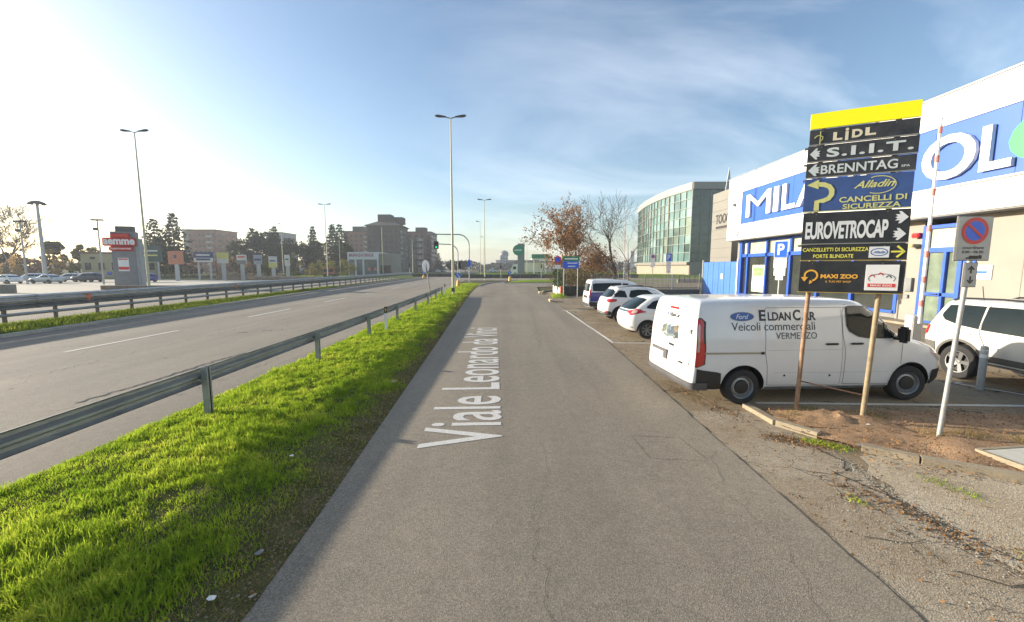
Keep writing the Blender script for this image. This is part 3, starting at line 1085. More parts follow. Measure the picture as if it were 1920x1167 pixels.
for y in (20.8, 32.5, 46, 64):
    x = interp(RAIL_M, y) + 0.26
    MB().box((x, y, 1.03), (0.03, 0.17, 0.34)).build('reflector', orange, mr, world=True, bevel=0.005)


# ------------------------------------------------------------------ lamps
def street_lamp(x, y, h, label, arm=1.1, double=True, rz=0.0, r=0.11, lean=0.0, z0=0.0, group='tall double street lamps', head=0.95):
    t = thing('street_lamp', label, 'street lamp', (x, y, z0), rz, group)
    MB().tube([(0, 0, 0), (lean * 0.4, 0, h * 0.4), (lean, 0, h)], [r, r * 0.8, r * 0.42], 10).build('pole', lamp_cream, t, smooth=True)
    MB().box((0, 0, 0.5), (2.1 * r, 0.05 + 2 * r, 0.35)).build('hatch', lamp_grey, t)
    for s in ((-1, 1) if double else (-1,)):
        MB().tube([(lean, 0, h - 0.05), (lean + s * arm * 0.55, 0, h + 0.10)], 0.04, 6).build('arm', lamp_grey, t)
        prof = [(0.0, 0.09, 0.06), (0.25, 0.12, 0.08), (0.6, 0.17, 0.11), (0.85, 0.15, 0.10), (1.0, 0.05, 0.04)]
        rws = []
        for (u_, wy, wz) in prof:
            xx_ = lean + s * (arm * 0.35 + u_ * head)
            zz_ = h + 0.08 + u_ * head * 0.10
            rws.append([(xx_, wy * cos(a), zz_ + wz * sin(a)) for a in [2 * pi * i / 10 for i in range(11)]])
        MB().grid(rws).build('lamp_head', lamp_grey, t, smooth=True, fix=True)
    return t


street_lamp(-5.22, 36.0, 15.1, 'tall cream double lamp on the verge where the near guardrail ends', r=0.12, z0=0.05)
b_ = at(283, 552, 39.8)
street_lamp(-35.6, 39.8, 15.2, 'tall cream lamp with two heads rising beside the grey and red supermarket sign', r=0.12)
street_lamp(at(614, 500, 84)[0], 84, 15.1, 'cream double lamp rising behind the median rail before the dark cedars', r=0.11)
street_lamp(at(909, 500, 79)[0], 79, 15.2, 'cream double lamp beyond the bend of the service road', r=0.11)
street_lamp(at(718, 500, 128)[0], 128, 15.0, 'pale lamp post standing before the corner of the white showroom', arm=0.4, r=0.14, double=False, head=0.5)
street_lamp(at(774, 500, 150)[0], 150, 12.6, 'pale lamp post before the stepped apartment block', arm=0.4, r=0.15, double=False, head=0.5)
street_lamp(at(531, 500, 100)[0], 100, 13.0, 'slim grey lamp post left of the small white billboard, before the trees', arm=0.4, r=0.12, double=False, head=0.5)
street_lamp(at(638, 500, 110)[0], 110, 9.8, 'short slim lamp post before the brick block', arm=0.2, r=0.08, double=False, head=0.3)
street_lamp(at(901, 500, 105)[0], 105, 14.0, 'slender single-arm lamp just left of the far double lamp', arm=0.9, r=0.07, double=False, head=0.8)
street_lamp(at(907, 500, 150)[0], 150, 13.4, 'most distant single-arm lamp, nearly in line with the far double lamp', arm=0.7, r=0.08, double=False, head=0.8)
street_lamp(at(988, 500, 110)[0], 110, 10.5, 'thin lamp post right of the green disc sign', arm=0.3, r=0.07, double=False, head=0.4)


def lot_lamp(px, top, Y, label):
    p = at(px, top, Y)
    h = p.z
    t = thing('car_park_lamp', label, 'lamp', (p.x, Y, 0), 0.2, 'car park lamps with flat cross heads')
    MB().tube([(0, 0, 0), (0, 0, h)], [0.12, 0.08], 8).build('pole', grey_pole, t)
    MB().box((0, 0, h + 0.1), (1.5, 0.35, 0.22)).build('lamp_head', lamp_grey, t, bevel=0.03)
    MB().box((-0.3, 0, h - 1.2), (0.5, 0.35, 0.4)).build('floodlight', lamp_grey, t, bevel=0.03)


lot_lamp(37, 417, 60, 'grey lamp with a flat crosshead left of the tall ring-topped mast')
lot_lamp(182, 414, 60, 'grey lamp with a flat crosshead left of the supermarket sign')
p = at(69, 381, 85)
t = thing('lighting_mast', 'tall grey mast with a round crown of floodlights over the car park', 'mast', (p.x, 85, 0))
MB().tube([(0, 0, 0), (0, 0, p.z)], [0.38, 0.22], 12).build('pole', grey_pole, t, smooth=True)
MB().lathe([(0.2, p.z), (1.1, p.z - 0.1), (1.25, p.z + 0.1), (0.5, p.z + 0.45), (0.0, p.z + 0.55)], 16).build('crown', lamp_grey, t)
for k in range(8):
    a = k * pi / 4
    MB().box((1.15 * cos(a), 1.15 * sin(a), p.z - 0.2), (0.4, 0.4, 0.3), a).build('floodlight', lamp_grey, t)

# ------------------------------------------------------------------ traffic signals and signs ahead


def arch(px, base_py, top_py, arm_px, Y, label, head=True, r=0.09):
    b = at(px, 500, Y)
    top = at(px, top_py, Y).z
    xa = at(arm_px, 500, Y).x
    t = thing('traffic_signal', label, 'traffic light', (b.x, Y, 0.0))
    R = (top) * 0.22
    pts = [(0, 0, 0), (0, 0, top - R)]
    for i in range(1, 7):
        a = i / 6 * pi / 2
        pts.append((-R + R * cos(a), 0, top - R + R * sin(a)))
    pts.append((xa - b.x, 0, top + 0.05))
    MB().tube(pts, r, 8).build('pole', grey_pole, t, smooth=True)
    return t, xa - b.x, top


t, xa, top = arch(880, 530, 440, 800, 67, 'tall arched steel signal gantry over the main road beyond the lamp')
MB().box((0.0, -0.15, at(880, 494, 67).z), (0.42, 0.03, 1.15)).build('blue_plate', blue_sign, t)
t, xa, top = arch(859, 530, 458.5, 823, 58, 'arched signal pole with a black head over the main road', r=0.07)
hd = MB().box((xa - 0.3, 0, top - 0.1), (0.62, 0.2, 1.05)).build('signal_head', black, t, bevel=0.03)
for k, (c_, e_) in enumerate((((0.05, 0.006, 0.006), 0), ((0.05, 0.03, 0.005), 0), ((0.02, 0.45, 0.2), 1.0))):
    MB().lathe([(0.0, 0.0), (0.10, 0.0), (0.11, 0.03)], 14, Matrix.Translation((xa - 0.3, -0.11, top + 0.22 - k * 0.31)) @ Matrix.Rotation(pi / 2, 4, 'X')).build('lens', mat('signal_lens_%s' % ('red', 'amber', 'green')[k], c_, 0.3, 0, 0.05, emit=e_ or None), hd)


def small_signal(px, base, Y, zc, label):
    b = at(px, 500, Y)
    t = thing('traffic_signal', label, 'traffic light', (b.x, Y, 0), 0, 'low pole-mounted signals at the junction')
    MB().tube([(0, 0, 0), (0, 0, zc + 0.4)], 0.06, 8).build('pole', grey_pole, t)
    MB().box((0, -0.12, zc), (0.34, 0.22, 0.95)).build('signal_head', black, t, bevel=0.03)


small_signal(862, 530, 55, 2.75, 'low black signal head beside the lamp pole')
small_signal(768, 515, 92, 2.9, 'low black signal head before the apartment block')
small_signal(939, 515, 95, 2.6, 'low black signal head before the far domed tower')
small_signal(1015, 515, 95, 2.7, 'low black signal head before the parked white lorry')


def arrow_bollard(x, y, label, z0=0.0, h=1.0):
    t = thing('traffic_bollard', label, 'bollard', (x, y, z0), 0, 'yellow bollards with blue arrow discs')
    MB().lathe([(0.0, 0), (0.26, 0), (0.24, 0.35), (0.18, 0.8), (0.0, 0.82)], 14).build('base', mat('yellow_plastic', (0.80, 0.40, 0.03), 0.5, 0, 0.1), t, smooth=True)
    MB().tube([(0, 0, 0.8), (0, 0, 1.9)], 0.03, 6).build('pole', grey_pole, t)
    M_ = Matrix.Translation((0, -0.05, 1.45)) @ Matrix.Rotation(pi / 2, 4, 'X')
    d = MB().lathe([(0.0, 0.03), (0.32, 0.03), (0.32, 0), (0.0, 0)], 20, M_).build('disc', blue_sign, t)
    MB().add([(-0.2, -0.09, 1.65), (-0.14, -0.09, 1.7), (0.14, -0.09, 1.34), (0.2, -0.09, 1.42), (0.2, -0.09, 1.22), (0.0, -0.09, 1.22), (0.08, -0.09, 1.3)], [(0, 6, 2, 1), (6, 5, 4, 3, 2)]).build('arrow', white_sign, d)


arrow_bollard(-0.4, 72.6, 'yellow bollard with a blue arrow disc at the tip of the grass island', 0.05)
arrow_bollard(at(794, 500, 88)[0], 88, 'yellow bollard with a blue arrow disc at the end of the median rail')
arrow_bollard(at(859, 500, 52)[0], 52, 'yellow bollard with a blue arrow disc close behind the lamp pole', 0.05)

# leaning sign seen edge-on, left of the lamp
t = thing('road_sign', 'leaning sign seen nearly edge-on beside the guardrail end', 'sign', (-5.45, 27.5, 0.05))
MB().tube([(0, 0, 0), (-0.42, 0.15, 2.9)], 0.035, 8).build('pole', mat('brownish_pole', (0.22, 0.20, 0.16), 0.6, 0.3), t)
M_ = Matrix.Translation((-0.40, 0.12, 2.55)) @ Matrix.Rotation(radians(68), 4, 'Z') @ Matrix.Rotation(pi / 2, 4, 'X')
MB().lathe([(0.0, 0.0), (0.42, 0.0), (0.42, 0.025), (0.0, 0.025)], 24, M_).build('sign_disc', white_sign, t, fix=True)

for (px, py0, py1, Y, lab, m_) in ((1311, 0, 0, 0, '', None),):
    pass


# pictogram helper
def disc(parent, c, r, m, n=(0, -1, 0), th=0.01, name='disc', inner=0.0, seg=28):
    N_ = Vector(n).normalized()
    A = N_.cross(Vector((0, 0, 1))).normalized()
    B = N_.cross(A)
    mb = MB()
    c = Vector(c)
    vs, fs = [], []
    for i in range(seg):
        a = 2 * pi * i / seg
        d_ = A * cos(a) + B * sin(a)
        vs += [c + d_ * r + N_ * th, c + d_ * inner + N_ * th, c + d_ * r]
    for i in range(seg):
        j = (i + 1) % seg
        fs.append((i * 3, i * 3 + 1, j * 3 + 1, j * 3))
        fs.append((i * 3 + 2, i * 3, j * 3, j * 3 + 2))
    mb.add(vs, fs)
    return mb.build(name, m, parent)


# ------------------------------------------------------------------ vehicles
class Shell:
    """car body as stacked plan outlines. level: (z_rear, z_front, x_rear, x_front, half_width, camber[, Rr, Rf])"""

    def __init__(s, levels, Rr, Rf, nr=3.5, nf=2.5, bow=0.05):
        s.L = [(l + (Rr, Rf))[:8] if len(l) == 6 else l for l in levels]
        s.nr, s.nf, s.bow = nr, nf, bow

    def wmid(s, l, x):
        t = (x - l[2]) / (l[3] - l[2])
        return l[4] * (1 - s.bow * abs(2 * t - 1) ** 3)

    def zl(s, l, x):
        t = min(1, max(0, (x - l[2]) / (l[3] - l[2])))
        return l[0] + (l[1] - l[0]) * t + l[5] * 4 * t * (1 - t)

    def pt(s, u, l):
        a = abs(u)
        sg = 1 if u >= 0 else -1
        xr, xf, Rr, Rf = l[2], l[3], l[6], l[7]
        if a < 0.25:
            th = a / 0.25 * pi / 2
            x = xr + Rr * (1 - cos(th) ** (2 / s.nr))
            y = sin(th) ** (2 / s.nr)
        elif a <= 0.75:
            x = xr + Rr + (xf - Rf - xr - Rr) * (a - 0.25) / 0.5
            y = 1.0
        else:
            th = max(0.0, (1 - a) / 0.25 * pi / 2)
            x = xf - Rf * (1 - cos(th) ** (2 / s.nf))
            y = sin(th) ** (2 / s.nf)
        return (x, sg * y * s.wmid(l, x), s.zl(l, x))

    def P(s, u, z):
        pts = [s.pt(u, l) for l in s.L]
        return s._br(pts, z, 2)

    def _br(s, pts, z, k):
        for i in range(len(pts) - 1):
            a, b = pts[i], pts[i + 1]
            if a[k] <= z <= b[k] and b[k] > a[k]:
                t = (z - a[k]) / (b[k] - a[k])
                return tuple(a[j] + (b[j] - a[j]) * t for j in range(3))
        return pts[0] if z < pts[0][k] else pts[-1]

    def _y(s, l, x):
        xr, xf, Rr, Rf = l[2], l[3], l[6], l[7]
        x = min(max(x, xr + 1e-4), xf - 1e-4)
        w = s.wmid(l, x)
        if x < xr + Rr:
            return w * (1 - (1 - (x - xr) / Rr) ** s.nr) ** (1 / s.nr)
        if x > xf - Rf:
            return w * (1 - (1 - (xf - x) / Rf) ** s.nf) ** (1 / s.nf)
        return w

    def side(s, x, z):
        pts = [(x, s._y(l, x), s.zl(l, x)) for l in s.L]
        return s._br(pts, z, 2)[1]

    def rear(s, y, z):
        pts = []
        for l in s.L:
            w = l[4] * (1 - s.bow)
            q = min(abs(y) / w, 1.0)
            x = l[2] + l[6] * (1 - (1 - q ** s.nr) ** (1 / s.nr))
            pts.append((x, y, s.zl(l, x)))
        return s._br(pts, z, 2)[0]

    def body(s, m, parent, arches, ra, name='body', nu=14, ns=26, depth=0.26):
        us = [0.25 * i / nu for i in range(nu)] + [0.25 + 0.5 * i / ns for i in range(ns)] + [0.75 + 0.25 * i / nu for i in range(nu + 1)]
        us = [-x for x in us[::-1][:-1]] + us[:-1]
        # us runs -1 .. (1 excluded), closed ring
        vs, fs = [], []
        n = len(us)
        for l in s.L:
            vs += [s.pt(x, l) for x in us]
        for i in range(len(s.L) - 1):
            for j in range(n):
                k = (j + 1) % n
                fs.append((i * n + j, (i + 1) * n + j, (i + 1) * n + k, i * n + k))
        fs.append(tuple(range(n)))
        fs.append(tuple((len(s.L) - 1) * n + j for j in range(n - 1, -1, -1)))
        me = bpy.data.meshes.new(name)
        me.from_pydata(vs, [], fs)
        me.materials.append(m)
        bm = bmesh.new()
        bm.from_mesh(me)
        bmesh.ops.remove_doubles(bm, verts=bm.verts, dist=1e-5)
        bmesh.ops.recalc_face_normals(bm, faces=bm.faces)
        bm.to_mesh(me)
        bm.free()
        ob = link(name, me)
        W_ = max(l[4] for l in s.L)
        cuts = []
        for (ax, az) in arches:
            for sg in (-1, 1):
                Mx = Matrix.Translation((ax, sg * (W_ + 0.2 - depth / 2 - 0.1), az)) @ Matrix.Rotation(pi / 2, 4, 'X')
                cb = MB()
                dd = depth / 2 + 0.1
                nn_ = 36
                for h_ in (-dd, dd):
                    for k in range(nn_):
                        a = 2 * pi * k / nn_
                        cb.v.append(tuple(Mx @ Vector((ra * cos(a), ra * sin(a), h_))))
                cb.f += [tuple(range(nn_ - 1, -1, -1)), tuple(range(nn_, 2 * nn_))] + [(k, (k + 1) % nn_, nn_ + (k + 1) % nn_, nn_ + k) for k in range(nn_)]
                co = cb.build('cutter', black, fix=True)
                cuts.append(co)
                md = ob.modifiers.new('cut', 'BOOLEAN')
                md.operation = 'DIFFERENCE'
                md.solver = 'EXACT'
                md.object = co
                try:
                    md.material_mode = 'TRANSFER'
                except Exception:
                    pass
        dg = bpy.context.evaluated_depsgraph_get()
        me2 = bpy.data.meshes.new_from_object(ob.evaluated_get(dg))
        me2.name = name
        me2.shade_smooth()
        me2.set_sharp_from_angle(angle=radians(32))
        for co in cuts:
            bpy.data.objects.remove(co)
        bpy.data.objects.remove(ob)
        return link(name, me2, parent)

    def patch_s(s, pts, sg, m, parent, name, off=0.004, nz=5, dx=0.06):
        """side patch: pts (x, zlo, zhi)"""
        cols = []
        for i in range(len(pts) - 1):
            a, b = pts[i], pts[i + 1]
            n = max(1, int(abs(b[0] - a[0]) / dx))
            for k in range(n):
                t = k / n
                cols.append(tuple(a[j] + (b[j] - a[j]) * t for j in range(3)))
        cols.append(pts[-1])
        mb = MB()
        mb.grid([[(x, sg * (s.side(x, zl + (zh - zl) * k / nz) + off), zl + (zh - zl) * k / nz) for k in range(nz + 1)] for x, zl, zh in cols])
        return mb.build(name, m, parent, smooth=True)

    def patch_u(s, pts, m, parent, name, off=0.004, nz=5, du=0.012):
        """wrap patch: pts (u, zlo, zhi)"""
        cols = []
        for i in range(len(pts) - 1):
            a, b = pts[i], pts[i + 1]
            n = max(1, int(abs(b[0] - a[0]) / du))
            for k in range(n):
                t = k / n
                cols.append(tuple(a[j] + (b[j] - a[j]) * t for j in range(3)))
        cols.append(pts[-1])
        rows = []
        for u_, zl, zh in cols:
            row = []
            for k in range(nz + 1):
                z = zl + (zh - zl) * k / nz
                p = Vector(s.P(u_, z))
                e = 0.004
                du_ = Vector(s.P(min(1, u_ + e), z)) - Vector(s.P(max(-1, u_ - e), z))
                dz_ = Vector(s.P(u_, z + 0.02)) - Vector(s.P(u_, z - 0.02))
                nn_ = du_.cross(dz_)
                if nn_.length > 1e-9:
                    nn_.normalize()
                cen = Vector((s.L[0][2] + s.L[0][3], 0, 0)) / 2
                if nn_.dot(p - Vector((cen.x, 0, 0.7))) < 0:
                    nn_ = -nn_
                row.append(tuple(p + nn_ * off))
            rows.append(row)
        return MB().grid(rows).build(name, m, parent, smooth=True)

    def seam(s, pts, sg, parent, w=0.008, m=None, name='panel_gap', off=0.0025):
        """pts (x,z) on the side"""
        mb = MB()
        rows = []
        for i in range(len(pts) - 1):
            a, b = Vector(pts[i]), Vector(pts[i + 1])
            L = (b - a).length
            n = max(1, int(L / 0.06))
            d = (b - a) / L
            nn_ = Vector((-d.y, d.x)) * w / 2
            for k in range(n + (1 if i == len(pts) - 2 else 0)):
                p = a + (b - a) * (k / n)
                q1, q2 = p - nn_, p + nn_
                rows.append([(q1.x, sg * (s.side(q1.x, q1.y) + off), q1.y), (q2.x, sg * (s.side(q2.x, q2.y) + off), q2.y)])
        mb.grid(rows)
        return mb.build(name, m or black, parent)

    def seam_r(s, pts, parent, w=0.01, m=None, name='panel_gap', off=0.003):
        """pts (y,z) on the rear"""
        rows = []
        for i in range(len(pts) - 1):
            a, b = Vector(pts[i]), Vector(pts[i + 1])
            L = (b - a).length
            n = max(1, int(L / 0.06))
            d = (b - a) / L
            nn_ = Vector((-d.y, d.x)) * w / 2
            for k in range(n + (1 if i == len(pts) - 2 else 0)):
                p = a + (b - a) * (k / n)
                q1, q2 = p - nn_, p + nn_
                rows.append([(s.rear(q1.x, q1.y) - off, q1.x, q1.y), (s.rear(q2.x, q2.y) - off, q2.x, q2.y)])
        return MB().grid(rows).build(name, m or black, parent)


def wheel(parent, x, y, r, sg, style='alloy', w=0.21, steer=0.0, spokes=10, rimr=None):
    """sg = side the face looks to"""
    R0 = Matrix.Translation((x, y, r)) @ Matrix.Rotation(steer, 4, 'Z') @ Matrix.Rotation(-sg * pi / 2, 4, 'X')
    rr = rimr or r * 0.64
    h = w / 2
    tyre = MB().lathe([(rr * 0.92, -h * 0.8), (rr, -h), (r * 0.93, -h), (r, -h * 0.7), (r, h * 0.7), (r * 0.95, h * 0.95), (r * 0.86, h * 1.04), (rr * 1.04, h), (rr, h * 0.93)], 40, R0).build('wheel', rubber, parent, smooth=True, fix=True)
    if style == 'steel':
        MB().lathe([(rr, h * 0.95), (rr * 0.97, h * 0.9), (rr * 0.93, h * 0.5), (rr * 0.86, h * 0.35), (rr * 0.80, h * 0.55), (rr * 0.62, h * 0.62), (rr * 0.5, h * 0.5), (0.0, h * 0.45)], 40, R0).build('rim', mat('steel_rim', (0.34, 0.35, 0.36), 0.4, 0.6, 0.1), tyre, smooth=True, fix=True)
        MB().lathe([(rr * 0.64, h * 0.6), (rr * 0.58, h * 0.86), (rr * 0.3, h * 0.92), (0.0, h * 0.92)], 28, R0).build('hub_cap', black, tyre, smooth=True, fix=True)
        for k in range(20):
            a = 2 * pi * k / 20
            M_ = R0 @ Matrix.Rotation(a, 4, 'Z')
            q = [M_ @ Vector(p) for p in ((rr * 0.74, -rr * 0.055, h * 0.605), (rr * 0.84, -rr * 0.055, h * 0.46), (rr * 0.84, rr * 0.055, h * 0.46), (rr * 0.74, rr * 0.055, h * 0.605))]
            MB().add(q, [(0, 1, 2, 3)]).build('rim_slot', black, tyre)
    else:
        MB().lathe([(rr, h * 0.95), (rr * 0.97, h * 0.9), (rr * 0.92, h * 0.2), (0.0, h * 0.15)], 36, R0).build('rim', black, tyre, smooth=True, fix=True)
        mb = MB()
        mb.lathe([(rr * 1.0, h * 0.97), (rr * 0.93, h * 0.95), (rr * 0.92, h * 0.7)], 36, R0)
        for k in range(spokes):
            a = 2 * pi * k / spokes
            M_ = R0 @ Matrix.Rotation(a, 4, 'Z')
            wd = rr * (1.35 / spokes)
            q = [M_ @ Vector(p) for p in ((rr * 0.1, -wd * 0.5, h * 0.6), (rr * 0.95, -wd * 0.65, h * 0.86), (rr * 0.95, wd * 0.65, h * 0.86), (rr * 0.1, wd * 0.5, h * 0.6),
                                          (rr * 0.1, -wd * 0.5, h * 0.3), (rr * 0.95, -wd * 0.65, h * 0.5), (rr * 0.95, wd * 0.65, h * 0.5), (rr * 0.1, wd * 0.5, h * 0.3))]
            mb.add(q, [(0, 1, 2, 3), (0, 4, 5, 1), (3, 2, 6, 7), (1, 5, 6, 2)])
        mb.lathe([(rr * 0.2, h * 0.5), (rr * 0.17, h * 0.72), (0.0, h * 0.74)], 16, R0)
        mb.build('spokes', chrome, tyre, smooth=True, fix=True)
    return tyre


def pill(c, d, name, m, parent, bev=0.01, rz=0.0):
    return MB().box(c, d, rz).build(name, m, parent, bevel=bev, smooth=True)


# ---- the white delivery van
van = thing('delivery_van', 'white panel van with black bumper and dealer lettering parked behind the sign stack', 'van', (3.17, 8.20, 0.0), radians(4.5))
VL = [(0.27, 0.24, 0.10, 5.10, 0.90, 0), (0.33, 0.30, 0.03, 5.24, 0.95, 0), (0.45, 0.42, 0.01, 5.32, 0.975, 0), (0.62, 0.6, 0.02, 5.34, 0.985, 0), (0.80, 0.78, 0.04, 5.32, 0.99, 0),
      (0.98, 0.93, 0.05, 5.25, 0.985, 0), (1.08, 1.02, 0.055, 5.12, 0.98, 0), (1.14, 1.10, 0.06, 4.92, 0.978, 0), (1.20, 1.175, 0.06, 4.68, 0.975, 0), (1.26, 1.24, 0.065, 4.42, 0.968, 0),
      (1.32, 1.32, 0.07, 4.25, 0.958, 0), (1.50, 1.50, 0.085, 4.08, 0.93, 0), (1.68, 1.69, 0.11, 3.86, 0.895, 0), (1.80, 1.82, 0.135, 3.68, 0.865, 0.005), (1.87, 1.88, 0.16, 3.56, 0.835, 0.01),
      (1.915, 1.915, 0.20, 3.46, 0.78, 0.015), (1.935, 1.93, 0.26, 3.34, 0.68, 0.02), (1.95, 1.94, 0.36, 3.1, 0.45, 0.025)]
VL = [l + ((0.13, 0.62) if l[0] < 1.25 else (0.12, 0.42)) for l in VL]
vs_ = Shell(VL, 0.13, 0.6, 5.0, 2.6, 0.02)
AX = [(1.02, 0.33), (4.36, 0.33)]
vbody = vs_.body(white_paint, van, AX, 0.428)
for ax, sg in ((0, -1), (0, 1), (1, -1), (1, 1)):
    wheel(van, AX[ax][0], sg * 0.87, 0.335, sg, 'steel', 0.22, steer=(-0.12 if ax else 0.0), rimr=0.215)
near = -1
# black rear bumper wrapping the corner, side skirts, front bumper
for sg in (-1, 1):
    z1 = 0.70
    cut = [(0.12, 0.30, z1), (0.25, 0.30, z1 - 0.03), (0.52, 0.29, z1 - 0.07), (0.585, 0.30, z1 - 0.09), (0.605, 0.31, 0.36)]
    vs_.patch_s(cut, sg, black, van, 'rear_bumper', off=0.014, nz=6, dx=0.03)
    vs_.patch_s([(4.78, 0.33, 0.40), (4.82, 0.31, 0.60), (4.95, 0.28, 0.62), (5.15, 0.28, 0.60), (5.26, 0.30, 0.58)], sg, black, van, 'front_bumper', off=0.014, nz=6, dx=0.03)
    vs_.patch_s([(1.45, 0.262, 0.33), (3.93, 0.25, 0.32)], sg, galv_dark, van, 'sill', off=0.004, nz=2)
    # wheel-arch lips
    for (ax, az) in AX:
        mb = MB()
        rows = []
        for i in range(25):
            a = pi * (-0.02 + 1.04 * i / 24)
            r0, r1 = 0.425, 0.445
            rr_ = []
            for r_ in (r0, r1):
                x_, z_ = ax + r_ * cos(a), az + r_ * sin(a)
                rr_.append((x_, sg * (vs_.side(x_, max(z_, 0.3)) + 0.010), z_))
            rows.append(rr_)
        mb.grid(rows).build('arch_lip', white_paint, van)
grey_bump = mat('grey_bumper_plastic', (0.085, 0.085, 0.09), 0.6, 0, 0.15)
vs_.patch_u([(-0.27, 0.30, 0.44), (-0.2, 0.30, 0.44), (0.2, 0.30, 0.44), (0.27, 0.30, 0.44)], grey_bump, van, 'rear_bumper', off=0.03, nz=3)
vs_.patch_u([(0.80, 0.28, 0.56), (1.0, 0.28, 0.56)], black, van, 'front_bumper', off=0.012, nz=4)
vs_.patch_u([(-1.0, 0.28, 0.56), (-0.80, 0.28, 0.56)], black, van, 'front_bumper', off=0.012, nz=4)
# windscreen and cab windows
for sg, u0, u1 in ((1, 0.80, 1.0), (-1, -1.0, -0.80)):
    vs_.patch_u([(u0, 1.36, 1.84), (u1, 1.36, 1.84)], glass, van, 'windscreen', off=0.006)
seal = mat('black_window_seal', (0.012, 0.012, 0.012), 0.4)
for sg in (-1, 1):
    vs_.patch_s([(3.01, 1.46, 1.80), (3.06, 1.35, 1.825), (3.25, 1.25, 1.83), (3.45, 1.22, 1.815), (3.65, 1.215, 1.74), (3.88, 1.215, 1.59), (4.10, 1.23, 1.40), (4.22, 1.24, 1.27)], sg, seal, van, 'window_seal', off=0.008, nz=8, dx=0.03)
    vs_.patch_s([(3.04, 1.47, 1.78), (3.09, 1.37, 1.80), (3.27, 1.275, 1.805), (3.46, 1.245, 1.785), (3.66, 1.245, 1.71), (3.73, 1.245, 1.67)], sg, glass, van, 'side_window', off=0.016, nz=8, dx=0.03)
    vs_.patch_s([(3.78, 1.245, 1.62), (3.90, 1.245, 1.54), (4.04, 1.25, 1.42), (4.14, 1.26, 1.33)], sg, glass, van, 'quarter_window', off=0.016, nz=8, dx=0.03)
    vs_.seam([(3.0, 0.36), (3.0, 1.0), (2.94, 1.28), (2.95, 1.72), (3.02, 1.86)], sg, van)
    vs_.seam([(4.22, 1.22), (4.16, 1.1), (4.14, 0.72)], sg, van)
    vs_.seam([(3.0, 0.36), (3.95, 0.34)], sg, van)
    vs_.seam([(1.50, 0.36), (1.47, 0.72), (1.42, 0.98), (1.42, 1.74), (1.45, 1.80), (3.0, 1.80)], sg, van)
    vs_.seam([(1.50, 0.36), (2.94, 0.34), (2.94, 1.0), (2.92, 1.78)], sg, van, w=0.005)
    vs_.seam([(1.46, 1.02), (2.93, 1.02)], sg, van, w=0.004, m=mat('crease_grey', (0.30, 0.30, 0.31), 0.5))
    vs_.seam([(1.6, 0.60), (2.9, 0.585), (3.02, 0.585), (3.9, 0.58)], sg, van, w=0.004, m=MATS['crease_grey'])
    for (a, b) in ((0.02, 0.0), ):
        vs_.patch_s([(0.17, 0.965, 0.998), (1.40, 0.958, 0.992)], sg, mat('slide_rail_tan', (0.36, 0.31, 0.22), 0.5, 0.2), van, 'slide_rail', off=0.010, nz=1)
        vs_.patch_s([(0.15, 0.955, 1.005), (0.25, 0.955, 1.005)], sg, black, van, 'rail_end', off=0.014, nz=1)
        vs_.patch_s([(1.33, 0.95, 1.0), (1.40, 0.95, 1.0)], sg, black, van, 'rail_end', off=0.014, nz=1)
    for hx in (2.62, 3.12):
        y_ = vs_.side(hx + 0.1, 1.13)
        pill((hx + 0.1, sg * (y_ + 0.018), 1.125), (0.25, 0.03, 0.038), 'door_handle', black, van, 0.012)
    # mirror
    pill((4.02, sg * 1.10, 1.30), (0.12, 0.20, 0.30), 'mirror', black, van, 0.04)
    MB().box((3.98, sg * 1.01, 1.22), (0.06, 0.18, 0.05)).build('mirror_arm', black, van)
    for (dx_, dz_, r_) in ((1.82, 0.545, 0.014), (2.72, 0.53, 0.014)):
        pill((dx_, sg * (vs_.side(dx_, dz_) + 0.003), dz_), (0.035, 0.01, 0.035), 'side_plug', black, van, 0.003)
    # headlamp
    vs_.patch_s([(4.75, 0.93, 0.99), (4.95, 0.78, 0.99), (5.10, 0.74, 0.96), (5.19, 0.74, 0.92)], sg, clear_lens, van, 'headlamp', off=0.006)
    # A tail lamp wrapping round the rear corner
    us0 = 0.205 * sg
    us1 = 0.262 * sg
    vs_.patch_u([(0.212 * sg, 0.74, 1.60), (0.232 * sg, 0.72, 1.63), (0.25 * sg, 0.73, 1.62), (0.262 * sg, 0.78, 1.55)], seal, van, 'lamp_surround', off=0.006)
    vs_.patch_u([(0.214 * sg, 0.76, 1.16), (0.232 * sg, 0.74, 1.16), (0.25 * sg, 0.75, 1.16), (0.259 * sg, 0.79, 1.16)], red_lens, van, 'tail_lamp', off=0.016)
    vs_.patch_u([(0.214 * sg, 1.16, 1.58), (0.232 * sg, 1.16, 1.61), (0.25 * sg, 1.16, 1.60), (0.256 * sg, 1.16, 1.52)], red_lens, van, 'tail_lamp', off=0.016)
    vs_.patch_u([(0.228 * sg, 1.02, 1.48), (0.237 * sg, 1.00, 1.53), (0.2475 * sg, 1.02, 1.48)], clear_lens, van, 'indicator_lamp', off=0.020)
